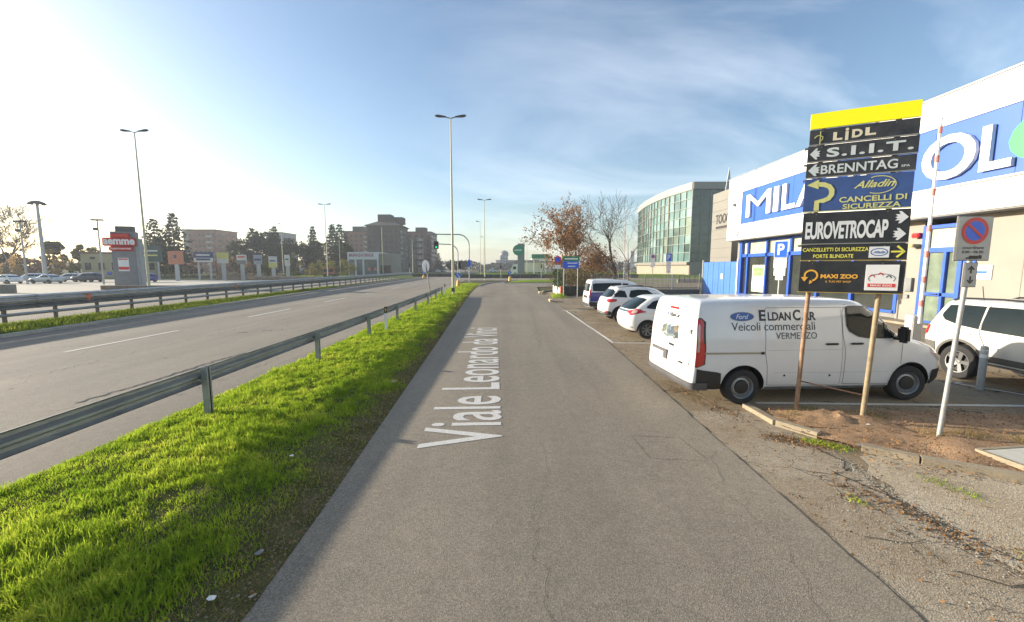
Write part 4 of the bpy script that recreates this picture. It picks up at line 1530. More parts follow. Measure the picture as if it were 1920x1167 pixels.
# rear doors: split, handle, plate, hinges, high brake lamp, print
vs_.seam_r([(0.0, 0.46), (0.0, 1.78)], van, 0.010)
vs_.seam_r([(-0.86, 0.455), (0.86, 0.455)], van, 0.010)
vs_.seam_r([(-0.83, 1.80), (0.83, 1.80)], van, 0.006, m=MATS['crease_grey'])
vs_.seam_r([(-0.86, 0.66), (0.86, 0.66)], van, 0.004, m=MATS['crease_grey'])
for (y_, z_, dy, dz, m_, nm_) in ((-0.07, 1.74, 0.34, 0.045, red_lens, 'brake_lamp'), (-0.12, 1.0, 0.20, 0.045, black, 'door_handle'), (-0.55, 0.73, 0.15, 0.035, black, 'hinge'), (-0.80, 0.74, 0.05, 0.09, white_paint, 'hinge'),
                                  (-0.80, 1.36, 0.05, 0.09, galv_dark, 'hinge'), (0.36, 0.76, 0.70, 0.20, grey_bump, 'plate_recess'), (0.40, 0.74, 0.50, 0.11, white_sign, 'number_plate')):
    x_ = vs_.rear(y_, z_)
    MB().box((x_ - (0.018 if nm_ == 'number_plate' else 0.008), y_, z_), (0.024, dy, dz)).build(nm_, m_, van, bevel=0.006)


def van_side(a0, z0):
    return lambda a, b: (a0 + a, -(vs_.side(a0 + a, z0 + b) + 0.0045), z0 + b)


def van_rear(y0, z0):
    return lambda a, b: (vs_.rear(y0 - a, z0 + b) - 0.005, y0 - a, z0 + b)


dark_print = mat('dark_blue_print', (0.02, 0.022, 0.035), 0.5)
text('E', 0.13, 0.20, dark_print, van, (0, 0, 0), fn=van_side(1.37, 1.665), bold=0.03)
text('LDAN', 0.45, 0.155, dark_print, van, (0, 0, 0), fn=van_side(1.70, 1.645), bold=0.03)
text('C', 0.15, 0.20, dark_print, van, (0, 0, 0), fn=van_side(2.04, 1.665), bold=0.03)
text('AR', 0.27, 0.155, dark_print, van, (0, 0, 0), fn=van_side(2.28, 1.645), bold=0.03)
text('Veicoli commerciali', 1.62, 0.15, dark_print, van, (0, 0, 0), fn=van_side(1.58, 1.465), bold=0.0)
text('VERMEZZO', 0.80, 0.12, dark_print, van, (0, 0, 0), fn=van_side(2.02, 1.29), bold=0.0)
# oval badge
oval_blue = mat('oval_badge_blue', (0.02, 0.10, 0.36), 0.35, 0, 0.2, 5)


def oval(cx, cz, a, b, m, off, name):
    mb = MB()
    q = [(cx, -(vs_.side(cx, cz) + off), cz)]
    n = 32
    for i in range(n):
        x, z = cx + a * cos(2 * pi * i / n), cz + b * sin(2 * pi * i / n)
        q.append((x, -(vs_.side(x, z) + off), z))
    mb.add(q, [(0, 1 + i, 1 + (i + 1) % n) for i in range(n)])
    mb.build(name, m, van)


oval(0.98, 1.645, 0.23, 0.085, chrome, 0.0045, 'badge')
oval(0.98, 1.645, 0.215, 0.073, oval_blue, 0.0065, 'badge')
text('Ford', 0.24, 0.085, white_sign, van, (0, 0, 0), fn=lambda a, b: (0.98 + a, -(vs_.side(0.98 + a, 1.645 + b) + 0.0085), 1.645 + b), shear=0.35, bold=0.004)
text('EldanCar', 0.42, 0.085, dark_print, van, (0, 0, 0), fn=van_rear(-0.12, 1.60), bold=0.03)
text('o', 0.09, 0.075, oval_blue, van, (0, 0, 0), fn=van_rear(0.17, 1.60), bold=0.05)
# picture print on the rear doors: a row of vans
pr = [(0.30, 1.27, 0.10, 0.16, (0.18, 0.28, 0.26)), (0.20, 1.30, 0.09, 0.16, (0.30, 0.30, 0.16)), (0.06, 1.29, 0.14, 0.18, (0.16, 0.30, 0.42)), (-0.10, 1.27, 0.13, 0.2, (0.10, 0.14, 0.18)), (-0.26, 1.27, 0.16, 0.26, (0.30, 0.24, 0.16)), (-0.25, 1.20, 0.20, 0.12, (0.08, 0.10, 0.12)),
      (0.0, 1.17, 0.5, 0.06, (0.35, 0.42, 0.40)), (-0.08, 1.24, 0.26, 0.09, (0.12, 0.18, 0.26))]
for i, (y_, z_, dy, dz, c_) in enumerate(pr):
    rows = [[(vs_.rear(y_ + dy * (k / 4 - 0.5), z_ + dz * (j / 3 - 0.5)) - 0.004 - 0.0012 * i, y_ + dy * (k / 4 - 0.5), z_ + dz * (j / 3 - 0.5) + 0.02 * sin(k * 1.6)) for k in range(5)] for j in range(4)]
    MB().grid(rows).build('picture_print', mat('picture_print_%d' % i, tuple(q * 0.42 for q in c_), 0.5, 0, 0.5, 14), van)


# ---- generic cars
def car(name, label, cat, loc, rz, levels, arches, ra, rw, paint_m, Rr=0.3, Rf=0.6, nr=3.0, nf=2.4, style='alloy', group=None, spokes=10, track=None, bow=0.05, trim=None):
    t = thing(name, label, cat, loc, rz, group)
    sh = Shell(levels, Rr, Rf, nr, nf, bow)
    sh.body(paint_m, t, arches, ra)
    tr_ = track or (max(l[4] for l in levels) - 0.12)
    for ax, az in arches:
        for sg in (-1, 1):
            wheel(t, ax, sg * tr_, rw, sg, style, 0.21, spokes=spokes)
            if trim is not None:
                rows = []
                for i in range(25):
                    a = pi * (-0.03 + 1.06 * i / 24)
                    rr_ = []
                    for r_ in (ra - 0.004, ra + 0.045):
                        x_, z_ = ax + r_ * cos(a), az + r_ * sin(a)
                        rr_.append((x_, sg * (sh.side(x_, max(z_, levels[0][0] + 0.03)) + 0.012), z_))
                    rows.append(rr_)
                MB().grid(rows).build('arch_trim', trim, t)
    return t, sh


# white leaf-style hatchback (nearest of the row beyond the van)
LV = [(0.26, 0.22, 0.22, 4.2, 0.80, 0), (0.34, 0.30, 0.10, 4.35, 0.85, 0), (0.46, 0.42, 0.04, 4.42, 0.875, 0), (0.62, 0.6, 0.02, 4.44, 0.885, 0), (0.80, 0.72, 0.04, 4.36, 0.885, 0), (0.93, 0.82, 0.09, 4.15, 0.875, 0),
      (1.02, 0.92, 0.15, 3.8, 0.86, 0), (1.10, 1.02, 0.22, 3.35, 0.83, 0), (1.22, 1.17, 0.38, 3.0, 0.78, 0), (1.36, 1.32, 0.60, 2.65, 0.70, 0.0), (1.45, 1.41, 0.78, 2.45, 0.63, 0.02), (1.49, 1.45, 0.9, 2.25, 0.5, 0.03), (1.50, 1.47, 1.05, 2.1, 0.28, 0.035)]
leaf, ls = car('hatchback_car', 'white hatchback with swept red boomerang tail lamps right behind the van', 'car', (4.02, 15.12, 0), radians(1.5), LV, [(0.78, 0.32), (3.48, 0.32)], 0.37, 0.315, white_paint, Rr=0.42, Rf=0.8, nr=2.7, nf=2.2, spokes=7)
ls.patch_u([(-0.17, 1.06, 1.38), (-0.10, 1.03, 1.42), (0.10, 1.03, 1.42), (0.17, 1.06, 1.38)], glass, leaf, 'rear_window', off=0.006)
for sg in (-1, 1):
    ls.patch_u([(0.10 * sg, 0.93, 0.99), (0.15 * sg, 0.83, 1.02), (0.19 * sg, 0.87, 1.06), (0.235 * sg, 0.90, 1.05), (0.26 * sg, 0.93, 1.0), (0.285 * sg, 0.955, 0.975)], red_lens, leaf, 'tail_lamp', off=0.012)
    ls.patch_u([(0.155 * sg, 0.90, 0.99), (0.185 * sg, 0.90, 1.02), (0.215 * sg, 0.93, 1.0)], clear_lens, leaf, 'reverse_lamp', off=0.018)
    ls.patch_s([(0.75, 1.09, 1.14), (1.0, 1.06, 1.33), (1.3, 1.04, 1.40), (2.1, 1.0, 1.38), (2.9, 0.99, 1.05)], sg, glass, leaf, 'side_window', off=0.006)
    ls.seam([(1.25, 0.4), (1.05, 0.75), (1.1, 1.02)], sg, leaf)
ls.patch_u([(-0.17, 0.985, 1.0), (0.17, 0.985, 1.0)], mat('tint_blue_grey', (0.06, 0.10, 0.12), 0.2), leaf, 'tail_panel', off=0.007, nz=2)
ls.patch_u([(-0.1, 0.93, 1.0), (0.1, 0.93, 1.0)], MATS['tint_blue_grey'], leaf, 'tail_panel', off=0.008, nz=2)
ls.patch_u([(-0.19, 0.40, 0.43), (-0.15, 0.40, 0.43)], black, leaf, 'reflector', off=0.006, nz=1)
ls.patch_u([(-0.06, 0.58, 0.70), (0.06, 0.58, 0.70)], white_sign, leaf, 'number_plate', off=0.006, nz=1)

# white crossover
CL = [(0.30, 0.24, 0.16, 4.30, 0.82, 0), (0.36, 0.32, 0.05, 4.42, 0.88, 0), (0.50, 0.46, 0.01, 4.48, 0.91, 0), (0.70, 0.68, 0.02, 4.50, 0.92, 0), (0.88, 0.84, 0.06, 4.42, 0.915, 0), (1.02, 0.96, 0.10, 4.1, 0.905, 0),
      (1.10, 1.05, 0.14, 3.65, 0.89, 0), (1.18, 1.14, 0.20, 3.35, 0.86, 0), (1.34, 1.32, 0.32, 3.0, 0.80, 0), (1.50, 1.48, 0.46, 2.72, 0.73, 0.0), (1.58, 1.55, 0.54, 2.55, 0.68, 0.02), (1.62, 1.58, 0.58, 2.4, 0.58, 0.035), (1.64, 1.59, 0.7, 2.2, 0.3, 0.045)]
trim_m = mat('dark_cladding', (0.035, 0.036, 0.038), 0.7, 0, 0.15)
cross, cs = car('crossover_car', 'white crossover with dark windows and round-cornered red lamps, second beyond the van', 'car', (4.15, 19.25, 0), radians(1.0), CL, [(0.82, 0.35), (3.55, 0.35)], 0.42, 0.35, white_paint, Rr=0.36, Rf=0.75, nr=3.0, nf=2.3, trim=trim_m, spokes=9)
cs.patch_u([(-0.19, 1.20, 1.42), (-0.12, 1.16, 1.52), (0.12, 1.16, 1.52), (0.19, 1.20, 1.42)], glass, cross, 'rear_window', off=0.006)
for sg in (-1, 1):
    cs.patch_s([(0.45, 1.20, 1.28), (0.58, 1.19, 1.44), (0.80, 1.18, 1.49), (1.0, 1.17, 1.46), (1.08, 1.17, 1.22)], sg, glass, cross, 'quarter_window', off=0.006)
    cs.patch_s([(1.18, 1.20, 1.26), (1.26, 1.16, 1.48), (1.6, 1.15, 1.52), (2.3, 1.14, 1.50), (2.42, 1.14, 1.47)], sg, glass, cross, 'side_window', off=0.006)
    cs.patch_s([(2.48, 1.14, 1.45), (2.8, 1.13, 1.38), (3.1, 1.12, 1.22), (3.25, 1.12, 1.15)], sg, glass, cross, 'side_window', off=0.006)
    cs.patch_u([(0.13 * sg, 0.98, 1.06), (0.16 * sg, 0.95, 1.10), (0.23 * sg, 0.95, 1.10), (0.27 * sg, 0.99, 1.09), (0.275 * sg, 1.03, 1.07)], red_lens, cross, 'tail_lamp', off=0.012)
    cs.patch_u([(0.15 * sg, 0.46, 0.54), (0.20 * sg, 0.46, 0.54)], red_lens, cross, 'fog_lamp', off=0.012)
    cs.seam([(1.15, 0.55), (1.10, 0.85), (1.14, 1.15)], sg, cross)
    pill((3.05, sg * 1.0, 1.16), (0.14, 0.2, 0.14), 'mirror', white_paint, cross, 0.04)
    MB().tube([(0.7, sg * 0.62, 1.63), (1.4, sg * 0.66, 1.67), (2.3, sg * 0.64, 1.64)], 0.02, 6).build('roof_rail', black, cross)
    cs.patch_s([(1.30, 0.30, 0.44), (3.08, 0.28, 0.42)], sg, trim_m, cross, 'sill', off=0.008, nz=2)
    cs.patch_s([(0.12, 0.33, 0.56), (0.36, 0.31, 0.52)], sg, trim_m, cross, 'rear_bumper', off=0.008, nz=3, dx=0.03)
cs.patch_u([(-0.23, 0.36, 0.50), (0.23, 0.36, 0.50)], trim_m, cross, 'rear_bumper', off=0.012)
cs.patch_u([(-0.13, 0.42, 0.47), (0.13, 0.42, 0.47)], galv, cross, 'bumper_trim', off=0.02, nz=2)
cs.patch_u([(-0.05, 0.72, 0.83), (0.05, 0.72, 0.83)], white_sign, cross, 'number_plate', off=0.008, nz=1)
pill((2.85, 0.0, 1.12), (0.02, 0.02, 0.02), 'trim_pin', black, cross, 0.002)

# white and blue van-based car
DLv = [(0.30, 0.26, 0.08, 4.15, 0.82, 0), (0.40, 0.36, 0.01, 4.28, 0.87, 0), (0.60, 0.56, 0.0, 4.32, 0.90, 0), (0.85, 0.8, 0.02, 4.26, 0.91, 0), (1.02, 0.94, 0.04, 4.0, 0.905, 0), (1.15, 1.10, 0.06, 3.6, 0.895, 0),
       (1.30, 1.28, 0.09, 3.3, 0.87, 0), (1.50, 1.48, 0.13, 3.05, 0.83, 0), (1.70, 1.67, 0.18, 2.8, 0.78, 0), (1.79, 1.74, 0.22, 2.6, 0.73, 0.02), (1.83, 1.77, 0.27, 2.45, 0.62, 0.035), (1.85, 1.78, 0.4, 2.2, 0.3, 0.045)]
blue_paint = mat('violet_blue_paint', (0.045, 0.05, 0.27), 0.3, 0, 0.1, 2, coat=0.7)
dob, ds = car('small_van', 'white topped van with violet blue flanks, last of the row before the hedge', 'van', (4.22, 23.55, 0), radians(0.5), DLv, [(0.95, 0.32), (3.5, 0.32)], 0.38, 0.32, white_paint, Rr=0.14, Rf=0.7, nr=4.0, nf=2.4, spokes=6)
for sg in (-1, 1):
    ds.patch_s([(0.30, 1.22, 1.60), (0.42, 1.20, 1.64), (1.1, 1.18, 1.66), (1.9, 1.18, 1.66)], sg, glass, dob, 'side_window', off=0.006)
    ds.patch_s([(1.98, 1.18, 1.64), (2.5, 1.16, 1.62), (3.0, 1.14, 1.30), (3.15, 1.14, 1.2)], sg, glass, dob, 'side_window', off=0.006)
    ds.patch_s([(0.16, 0.62, 1.12), (0.5, 0.62, 1.14), (0.6, 0.66, 1.14), (0.75, 0.74, 1.14), (1.15, 0.74, 1.14), (1.3, 0.66, 1.14), (1.4, 0.45, 1.14), (3.0, 0.45, 1.10), (3.1, 0.6, 1.10), (4.0, 0.6, 0.9)], sg, blue_paint, dob, 'flank_panel', off=0.005)
    ds.patch_s([(0.12, 0.34, 0.61), (0.56, 0.32, 0.58)], sg, trim_m, dob, 'rear_bumper', off=0.01, nz=3)
    ds.patch_u([(0.205 * sg, 0.84, 1.30), (0.225 * sg, 0.82, 1.32), (0.25 * sg, 0.84, 1.28)], red_lens, dob, 'tail_lamp', off=0.012)
ds.patch_u([(-0.17, 1.18, 1.62), (0.17, 1.18, 1.62)], glass, dob, 'rear_window', off=0.006)
ds.patch_u([(-0.19, 0.34, 0.52), (0.19, 0.34, 0.52)], trim_m, dob, 'rear_bumper', off=0.012)
ds.patch_u([(-0.1, 0.80, 0.93), (0.02, 0.80, 0.93)], black, dob, 'plate_recess', off=0.006, nz=1)

# white off-roader at the right edge
JL = [(0.40, 0.36, 0.14, 4.1, 0.80, 0), (0.46, 0.42, 0.04, 4.2, 0.86, 0), (0.60, 0.56, 0.0, 4.24, 0.89, 0), (0.82, 0.8, 0.0, 4.24, 0.90, 0), (0.98, 0.94, 0.03, 4.15, 0.895, 0), (1.06, 1.02, 0.05, 3.6, 0.885, 0), (1.14, 1.12, 0.08, 3.15, 0.87, 0),
      (1.30, 1.30, 0.15, 2.95, 0.83, 0), (1.50, 1.50, 0.24, 2.72, 0.77, 0), (1.60, 1.59, 0.30, 2.6, 0.73, 0.0), (1.65, 1.63, 0.36, 2.5, 0.66, 0.015), (1.67, 1.65, 0.45, 2.4, 0.5, 0.03), (1.68, 1.66, 0.6, 2.2, 0.28, 0.035)]
off_white = mat('warm_white_car_paint', (0.52, 0.505, 0.46), 0.3, 0, 0.04, 2, coat=0.7)
jeep, js = car('off_road_car', 'white boxy off-roader with grey arch cladding and roof rails at the right edge', 'car', (11.12, 10.08, 0.0), radians(-88), JL, [(0.86, 0.38), (3.42, 0.38)], 0.43, 0.36, off_white, Rr=0.24, Rf=0.5, nr=3.2, nf=2.8, trim=mat('arch_cladding_grey', (0.10, 0.095, 0.085), 0.7), spokes=5)
for sg in (-1, 1):
    js.patch_s([(0.42, 1.30, 1.36), (0.50, 1.22, 1.54), (0.8, 1.14, 1.565), (1.18, 1.10, 1.565)], sg, glass, jeep, 'quarter_window', off=0.006)
    js.patch_s([(1.22, 1.09, 1.565), (2.0, 1.06, 1.57)], sg, glass, jeep, 'side_window', off=0.006)
    js.patch_s([(2.08, 1.06, 1.57), (2.5, 1.08, 1.55), (2.9, 1.12, 1.30)], sg, glass, jeep, 'side_window', off=0.006)
    js.seam([(1.40, 0.50), (1.32, 0.80), (1.22, 1.0), (1.20, 1.10), (1.24, 1.6)], sg, jeep, 0.014)
    js.seam([(2.06, 0.50), (2.04, 1.05)], sg, jeep)
    js.patch_s([(1.35, 0.42, 0.60), (2.95, 0.40, 0.58)], sg, MATS['arch_cladding_grey'], jeep, 'sill', off=0.01, nz=2)
    js.patch_s([(0.10, 0.48, 0.74), (0.38, 0.46, 0.72)], sg, MATS['arch_cladding_grey'], jeep, 'rear_bumper', off=0.012, nz=2, dx=0.03)
    MB().tube([(0.50, sg * 0.66, 1.65), (0.62, sg * 0.68, 1.70), (1.4, sg * 0.70, 1.72), (2.3, sg * 0.69, 1.70), (2.4, sg * 0.68, 1.66)], 0.022, 6).build('roof_rail', black, jeep)
    pill((0.98, sg * (js.side(0.98, 1.0) + 0.015), 0.99), (0.2, 0.03, 0.04), 'door_handle', off_white, jeep, 0.012)
    js.patch_u([(0.18 * sg, 0.88, 1.06), (0.21 * sg, 0.86, 1.08), (0.235 * sg, 0.88, 1.06)], red_lens, jeep, 'tail_lamp', off=0.012)
js.patch_u([(-0.18, 1.16, 1.52), (0.18, 1.16, 1.52)], glass, jeep, 'rear_window', off=0.006)
MB().tube([(0.75, -0.3, 1.67), (0.70, -0.3, 1.95)], 0.008, 5).build('antenna', black, jeep)
jeep.scale = (1.06, 1.06, 1.08)

# ---- far cars in the supermarket lot and beyond
SL = [(0.28, 0.24, 0.15, 4.15, 0.80, 0), (0.45, 0.42, 0.02, 4.35, 0.86, 0), (0.68, 0.62, 0.02, 4.38, 0.87, 0), (0.86, 0.76, 0.05, 4.2, 0.86, 0), (0.93, 0.86, 0.15, 3.6, 0.85, 0), (0.97, 0.95, 0.35, 3.15, 0.82, 0), (1.2, 1.18, 0.7, 2.65, 0.74, 0), (1.38, 1.36, 1.0, 2.35, 0.65, 0), (1.42, 1.40, 1.2, 2.15, 0.35, 0.02)]
HL = [(0.28, 0.24, 0.12, 3.85, 0.80, 0), (0.45, 0.42, 0.02, 4.0, 0.86, 0), (0.72, 0.66, 0.0, 4.02, 0.87, 0), (0.92, 0.82, 0.05, 3.8, 0.86, 0), (1.0, 0.95, 0.12, 3.1, 0.84, 0), (1.2, 1.18, 0.25, 2.75, 0.78, 0), (1.42, 1.40, 0.45, 2.35, 0.70, 0), (1.49, 1.46, 0.6, 2.15, 0.45, 0.02)]
ML = [(a * 1.08, b * 1.08, c, d * 1.1, e * 1.03, f) for (a, b, c, d, e, f) in HL]


def far_car(label, lv, px, py, paint_m, rz, Y=None, name='parked_car', group='cars parked in the supermarket lot', L=4.2):
    x, y = ground(px, py)
    d = Vector((cos(rz), sin(rz)))
    t, sh = car(name, label, 'car', (x - d.x * L / 2, y - d.y * L / 2, -0.01), rz, lv, [(0.75, 0.3), (lv[3][3] - 0.85, 0.3)], 0.34, 0.31, paint_m, Rr=0.3, Rf=0.7, group=group, spokes=7)
    top = lv[-3][0]
    lo = lv[-4][0]
    xa_, xb_ = lv[-3][2], lv[-3][3]
    for sg in (-1, 1):
        sh.patch_s([(xa_ - 0.15, lo + 0.03, lo + 0.16), (xa_ + 0.1, lo + 0.03, top - 0.02), (xa_ + 0.7, lo + 0.03, top + 0.10)], sg, glass, t, 'side_window', off=0.008, nz=3)
        sh.patch_s([(xa_ + 0.78, lo + 0.03, top + 0.10), (xb_ - 0.3, lo + 0.03, top + 0.08), (xb_ + 0.25, lo + 0.02, lo + 0.1)], sg, glass, t, 'side_window', off=0.008, nz=3)
        sh.patch_u([(0.19 * sg, 0.72, 0.86), (0.24 * sg, 0.72, 0.86)], red_lens, t, 'tail_lamp', off=0.012, nz=1)
        sh.patch_u([(0.80 * sg, 0.60, 0.72), (0.9 * sg, 0.60, 0.70)], clear_lens, t, 'headlamp', off=0.012, nz=1)
    sh.patch_u([(-0.17, lo + 0.06, top), (0.17, lo + 0.06, top)], glass, t, 'rear_window', off=0.008, nz=3)
    sh.patch_u([(0.84, lo + 0.06, top), (1.0, lo + 0.06, top)], glass, t, 'windscreen', off=0.008, nz=3)
    sh.patch_u([(-1.0, lo + 0.06, top), (-0.84, lo + 0.06, top)], glass, t, 'windscreen', off=0.008, nz=3)
    return t


silver = mat('silver_paint', (0.42, 0.44, 0.46), 0.32, 0.3, 0.05, coat=0.6)
pale_blue_p = mat('pale_blue_paint', (0.36, 0.42, 0.50), 0.32, 0.2, 0.05, coat=0.6)
navy = mat('navy_paint', (0.02, 0.03, 0.06), 0.3, 0, 0.1, coat=0.6)
deep_blue = mat('deep_blue_paint', (0.015, 0.025, 0.20), 0.3, 0, 0.1, coat=0.6)
red_p = mat('red_paint', (0.42, 0.02, 0.02), 0.35, 0, 0.1, coat=0.6)
maroon = mat('maroon_paint', (0.36, 0.07, 0.055), 0.4, 0, 0.1, coat=0.4)
far_car('white saloon at the left edge of the supermarket lot', SL, 12, 532, white_paint, radians(176))
far_car('pale hatchback half hidden behind the silver saloon', HL, 58, 529, pale_blue_p, radians(196))
far_car('silver saloon in the middle of the supermarket lot', SL, 88, 531.5, silver, radians(178))
far_car('pale silver hatchback between the silver saloon and the dark estate', HL, 128, 528.5, silver, radians(200))
far_car('dark navy people carrier right of the pale cars', ML, 163, 529, navy, radians(182), L=4.5)
far_car('deep blue car right of the supermarket sign', HL, 268, 529.5, deep_blue, radians(188))
far_car('red car on the road behind the median rail', HL, 586, 517, red_p, radians(120), group='cars on the road behind the median')
far_car('dark blue car half hidden behind the red one', HL, 571, 516, navy, radians(100), group='cars on the road behind the median')
far_car('blue saloon beyond the median rail by the showroom lawn', SL, 680, 516, deep_blue, radians(170), group='cars on the road behind the median')
far_car('white car seen far down the main road', HL, 832, 511, white_paint, radians(80), group='cars far down the main road')
far_car('silver car far down the main road left of the lamp', HL, 822, 512, silver, radians(80), group='cars far down the main road')
far_car('small white car parked past the roundabout, left of the lorry', HL, 925, 511, white_paint, radians(10), group='cars past the roundabout')
far_car('dark car parked past the roundabout under the far double lamp', HL, 905, 510.5, navy, radians(10), group='cars past the roundabout')

# oncoming maroon lorry cab
p = ground(616, 519.5)
lo = thing('lorry', 'maroon flat-fronted lorry coming along the far carriageway', 'lorry', (p[0], p[1], 0), radians(12))
k = 1.0
MB().prism([(-1.25, 0), (1.25, 0), (1.25, 2.2), (-1.25, 2.2)], 0.45, 2.35).build('cab', maroon, lo, bevel=0.12)
MB().box((0, -0.03, 1.65), (2.2, 0.08, 0.85)).build('windscreen', glass, lo, bevel=0.03)
MB().box((0, 0.0, 0.55), (2.4, 0.2, 0.4)).build('bumper', black, lo, bevel=0.04)
MB().box((0, 4.2, 1.45), (2.3, 3.9, 1.7)).build('cargo_box', mat('brown_tarp', (0.10, 0.065, 0.05), 0.8), lo, bevel=0.04)
for sg in (-1, 1):
    MB().box((sg * 0.95, -0.05, 0.95), (0.32, 0.06, 0.2)).build('headlamp', clear_lens, lo, bevel=0.02)
    MB().box((sg * 1.38, 0.1, 1.7), (0.16, 0.1, 0.5)).build('mirror', black, lo, bevel=0.02)
    for y_ in (0.9, 5.0):
        wheel(lo, sg * 1.05, y_, 0.45, sg, 'steel', 0.25)
        lo.children[-1].rotation_euler = (0, 0, 0)

# white articulated lorry parked past the roundabout
p = at(990, 508, 118)
tk = thing('lorry', 'white articulated lorry with a long pale trailer past the roundabout', 'lorry', (p.x, 118, 0))
x0, x1 = at(974, 500, 118).x - p.x, at(1018, 500, 118).x - p.x
MB().box(((x0 + x1) / 2, 0, 2.45), (x1 - x0, 2.5, 2.7)).build('trailer', mat('trailer_white', (0.66, 0.64, 0.57), 0.5), tk, bevel=0.05)
cxk = at(966, 500, 118).x - p.x
MB().add([(cxk - 1.3, -1.2, 0.6), (cxk + 1.0, -1.2, 0.6), (cxk + 1.0, -1.2, 3.5), (cxk - 0.5, -1.2, 3.3), (cxk - 1.3, -1.2, 2.0), (cxk - 1.3, 1.2, 0.6), (cxk + 1.0, 1.2, 0.6), (cxk + 1.0, 1.2, 3.5), (cxk - 0.5, 1.2, 3.3), (cxk - 1.3, 1.2, 2.0)],
         [(0, 1, 2, 3, 4), (9, 8, 7, 6, 5), (0, 5, 6, 1), (1, 6, 7, 2), (2, 7, 8, 3), (3, 8, 9, 4), (4, 9, 5, 0)]).build('cab', white_paint, tk, fix=True)
MB().box((cxk - 0.2, -1.22, 2.3), (0.9, 0.04, 0.8)).build('side_window', glass, tk)
for x_ in (cxk, x1 - 1.2, x1 - 2.4, x0 + 1.0):
    wheel(tk, x_, -1.1, 0.5, -1, 'steel', 0.3)

# ------------------------------------------------------------------ the sign stack on two rusty poles
d_ = Vector((0.892, -0.452, 0))
n_ = Vector((-0.452, -0.892, 0))
sg_t = thing('sign_stack', 'tall stack of dark advertising panels with a yellow strip on two rusty poles', 'sign', (4.93, 6.75, 0.0), math.atan2(d_.y, d_.x))
rust = mat('rusty_pole', (0.20, 0.10, 0.055), 0.75, 0.25, 0.3, 7, col2=(0.36, 0.25, 0.16), bump=0.3, bscale=30)
tan_pole = mat('faded_tan_pole', (0.27, 0.21, 0.13), 0.7, 0.2, 0.25, 8, bump=0.2)
# poles lean slightly right
MB().tube([(-0.03, 0.07, -0.1), (0.02, 0.07, 2.15), (0.05, 0.07, 4.85)], 0.034, 12).build('pole', rust, sg_t, smooth=True)
MB().tube([(0.87, 0.07, -0.1), (0.93, 0.07, 2.08), (0.97, 0.07, 4.85)], 0.037, 12).build('pole', tan_pole, sg_t, smooth=True)
MB().tube([(-0.01, 0.07, 0.60), (0.88, 0.07, 0.47)], 0.012, 8).build('brace', mat('brace_brown', (0.13, 0.07, 0.05), 0.8), sg_t)
charcoal = mat('charcoal_panel', (0.012, 0.013, 0.017), 0.4, 0, 0.25, 3.5, col2=(0.034, 0.034, 0.037))
lidl_c = mat('dusty_black_panel', (0.014, 0.015, 0.02), 0.45, 0, 0.3, 4, col2=(0.05, 0.05, 0.052))
blue_pan = mat('faded_blue_panel', (0.035, 0.075, 0.22), 0.5, 0, 0.18, 3)
yel = mat('bright_yellow_panel', (0.95, 0.88, 0.0), 0.5, 0, 0.01)
edge_grey = mat('panel_edge_grey', (0.30, 0.30, 0.28), 0.5, 0.3)
edge_gold = mat('panel_edge_gold', (0.36, 0.26, 0.06), 0.5, 0.2)
tx_grey = mat('print_pale_grey', (0.50, 0.55, 0.56), 0.5, 0, 0.06)
tx_cream = mat('print_cream', (0.62, 0.57, 0.42), 0.5, 0, 0.08)
tx_olive = mat('print_olive_yellow', (0.52, 0.52, 0.20), 0.5, 0, 0.08)
tx_yel = mat('print_yellow', (0.70, 0.66, 0.10), 0.5, 0, 0.06)
tx_orange = mat('print_orange', (0.72, 0.38, 0.05), 0.5, 0, 0.06)
tx_silver = mat('print_silver', (0.62, 0.64, 0.66), 0.5, 0, 0.05)
XL, XR = -0.135, 1.19
panels = [('yellow', 4.74, 4.985, yel, yel, 0.0, 0.0, 'plain bright yellow strip on top of the stack'),
          ('a', 4.49, 4.735, lidl_c, edge_grey, 0.0, 0.0, 'black panel reading LIDL'), ('b', 4.225, 4.485, lidl_c, edge_grey, -0.012, 0.008, 'black panel reading S.I.I.T.'), ('c', 3.975, 4.22, lidl_c, edge_grey, -0.015, 0.0, 'black panel reading BRENNTAG'),
          ('d', 3.435, 3.97, blue_pan, tx_olive, -0.02, -0.008, 'blue panel with a hooked yellow arrow'), ('e', 2.915, 3.43, charcoal, edge_grey, -0.005, 0.0, 'black panel reading EUROVETROCAP'), ('f', 2.65, 2.91, charcoal, edge_gold, 0.0, 0.003, 'black panel with a yellow arrow to the right'),
          ('g', 2.13, 2.645, charcoal, edge_gold, 0.0, 0.0, 'black panel reading MAXI ZOO')]
PN = {}
for (k_, z0, z1, m_, em, dxl, dxr, lab) in panels:
    o = MB().box(((XL + dxl + XR + dxr) / 2, 0.0, (z0 + z1) / 2), (XR + dxr - XL - dxl, 0.035, z1 - z0 - 0.008)).build('sign_panel', m_, sg_t, bevel=0.003)
    o['label'] = lab
    PN[k_] = o
    if k_ != 'yellow':
        for bx_ in (0.03, 0.92):
            MB().tube([(bx_, -0.016, z1 - 0.035), (bx_, -0.024, z1 - 0.035)], 0.007, 8).build('bolt', galv_dark, o)
    if k_ != 'yellow':
        MB().box(((XL + dxl + XR + dxr) / 2, -0.004, z0 + 0.008), (XR + dxr - XL - dxl + 0.006, 0.045, 0.012)).build('edge_strip', em, o)
for z_ in (4.2, 3.95, 2.9, 4.46):
    MB().box((0.5, 0.045, z_), (1.36, 0.02, 0.035)).build('crossbar', galv_dark, sg_t)
YF = -0.022


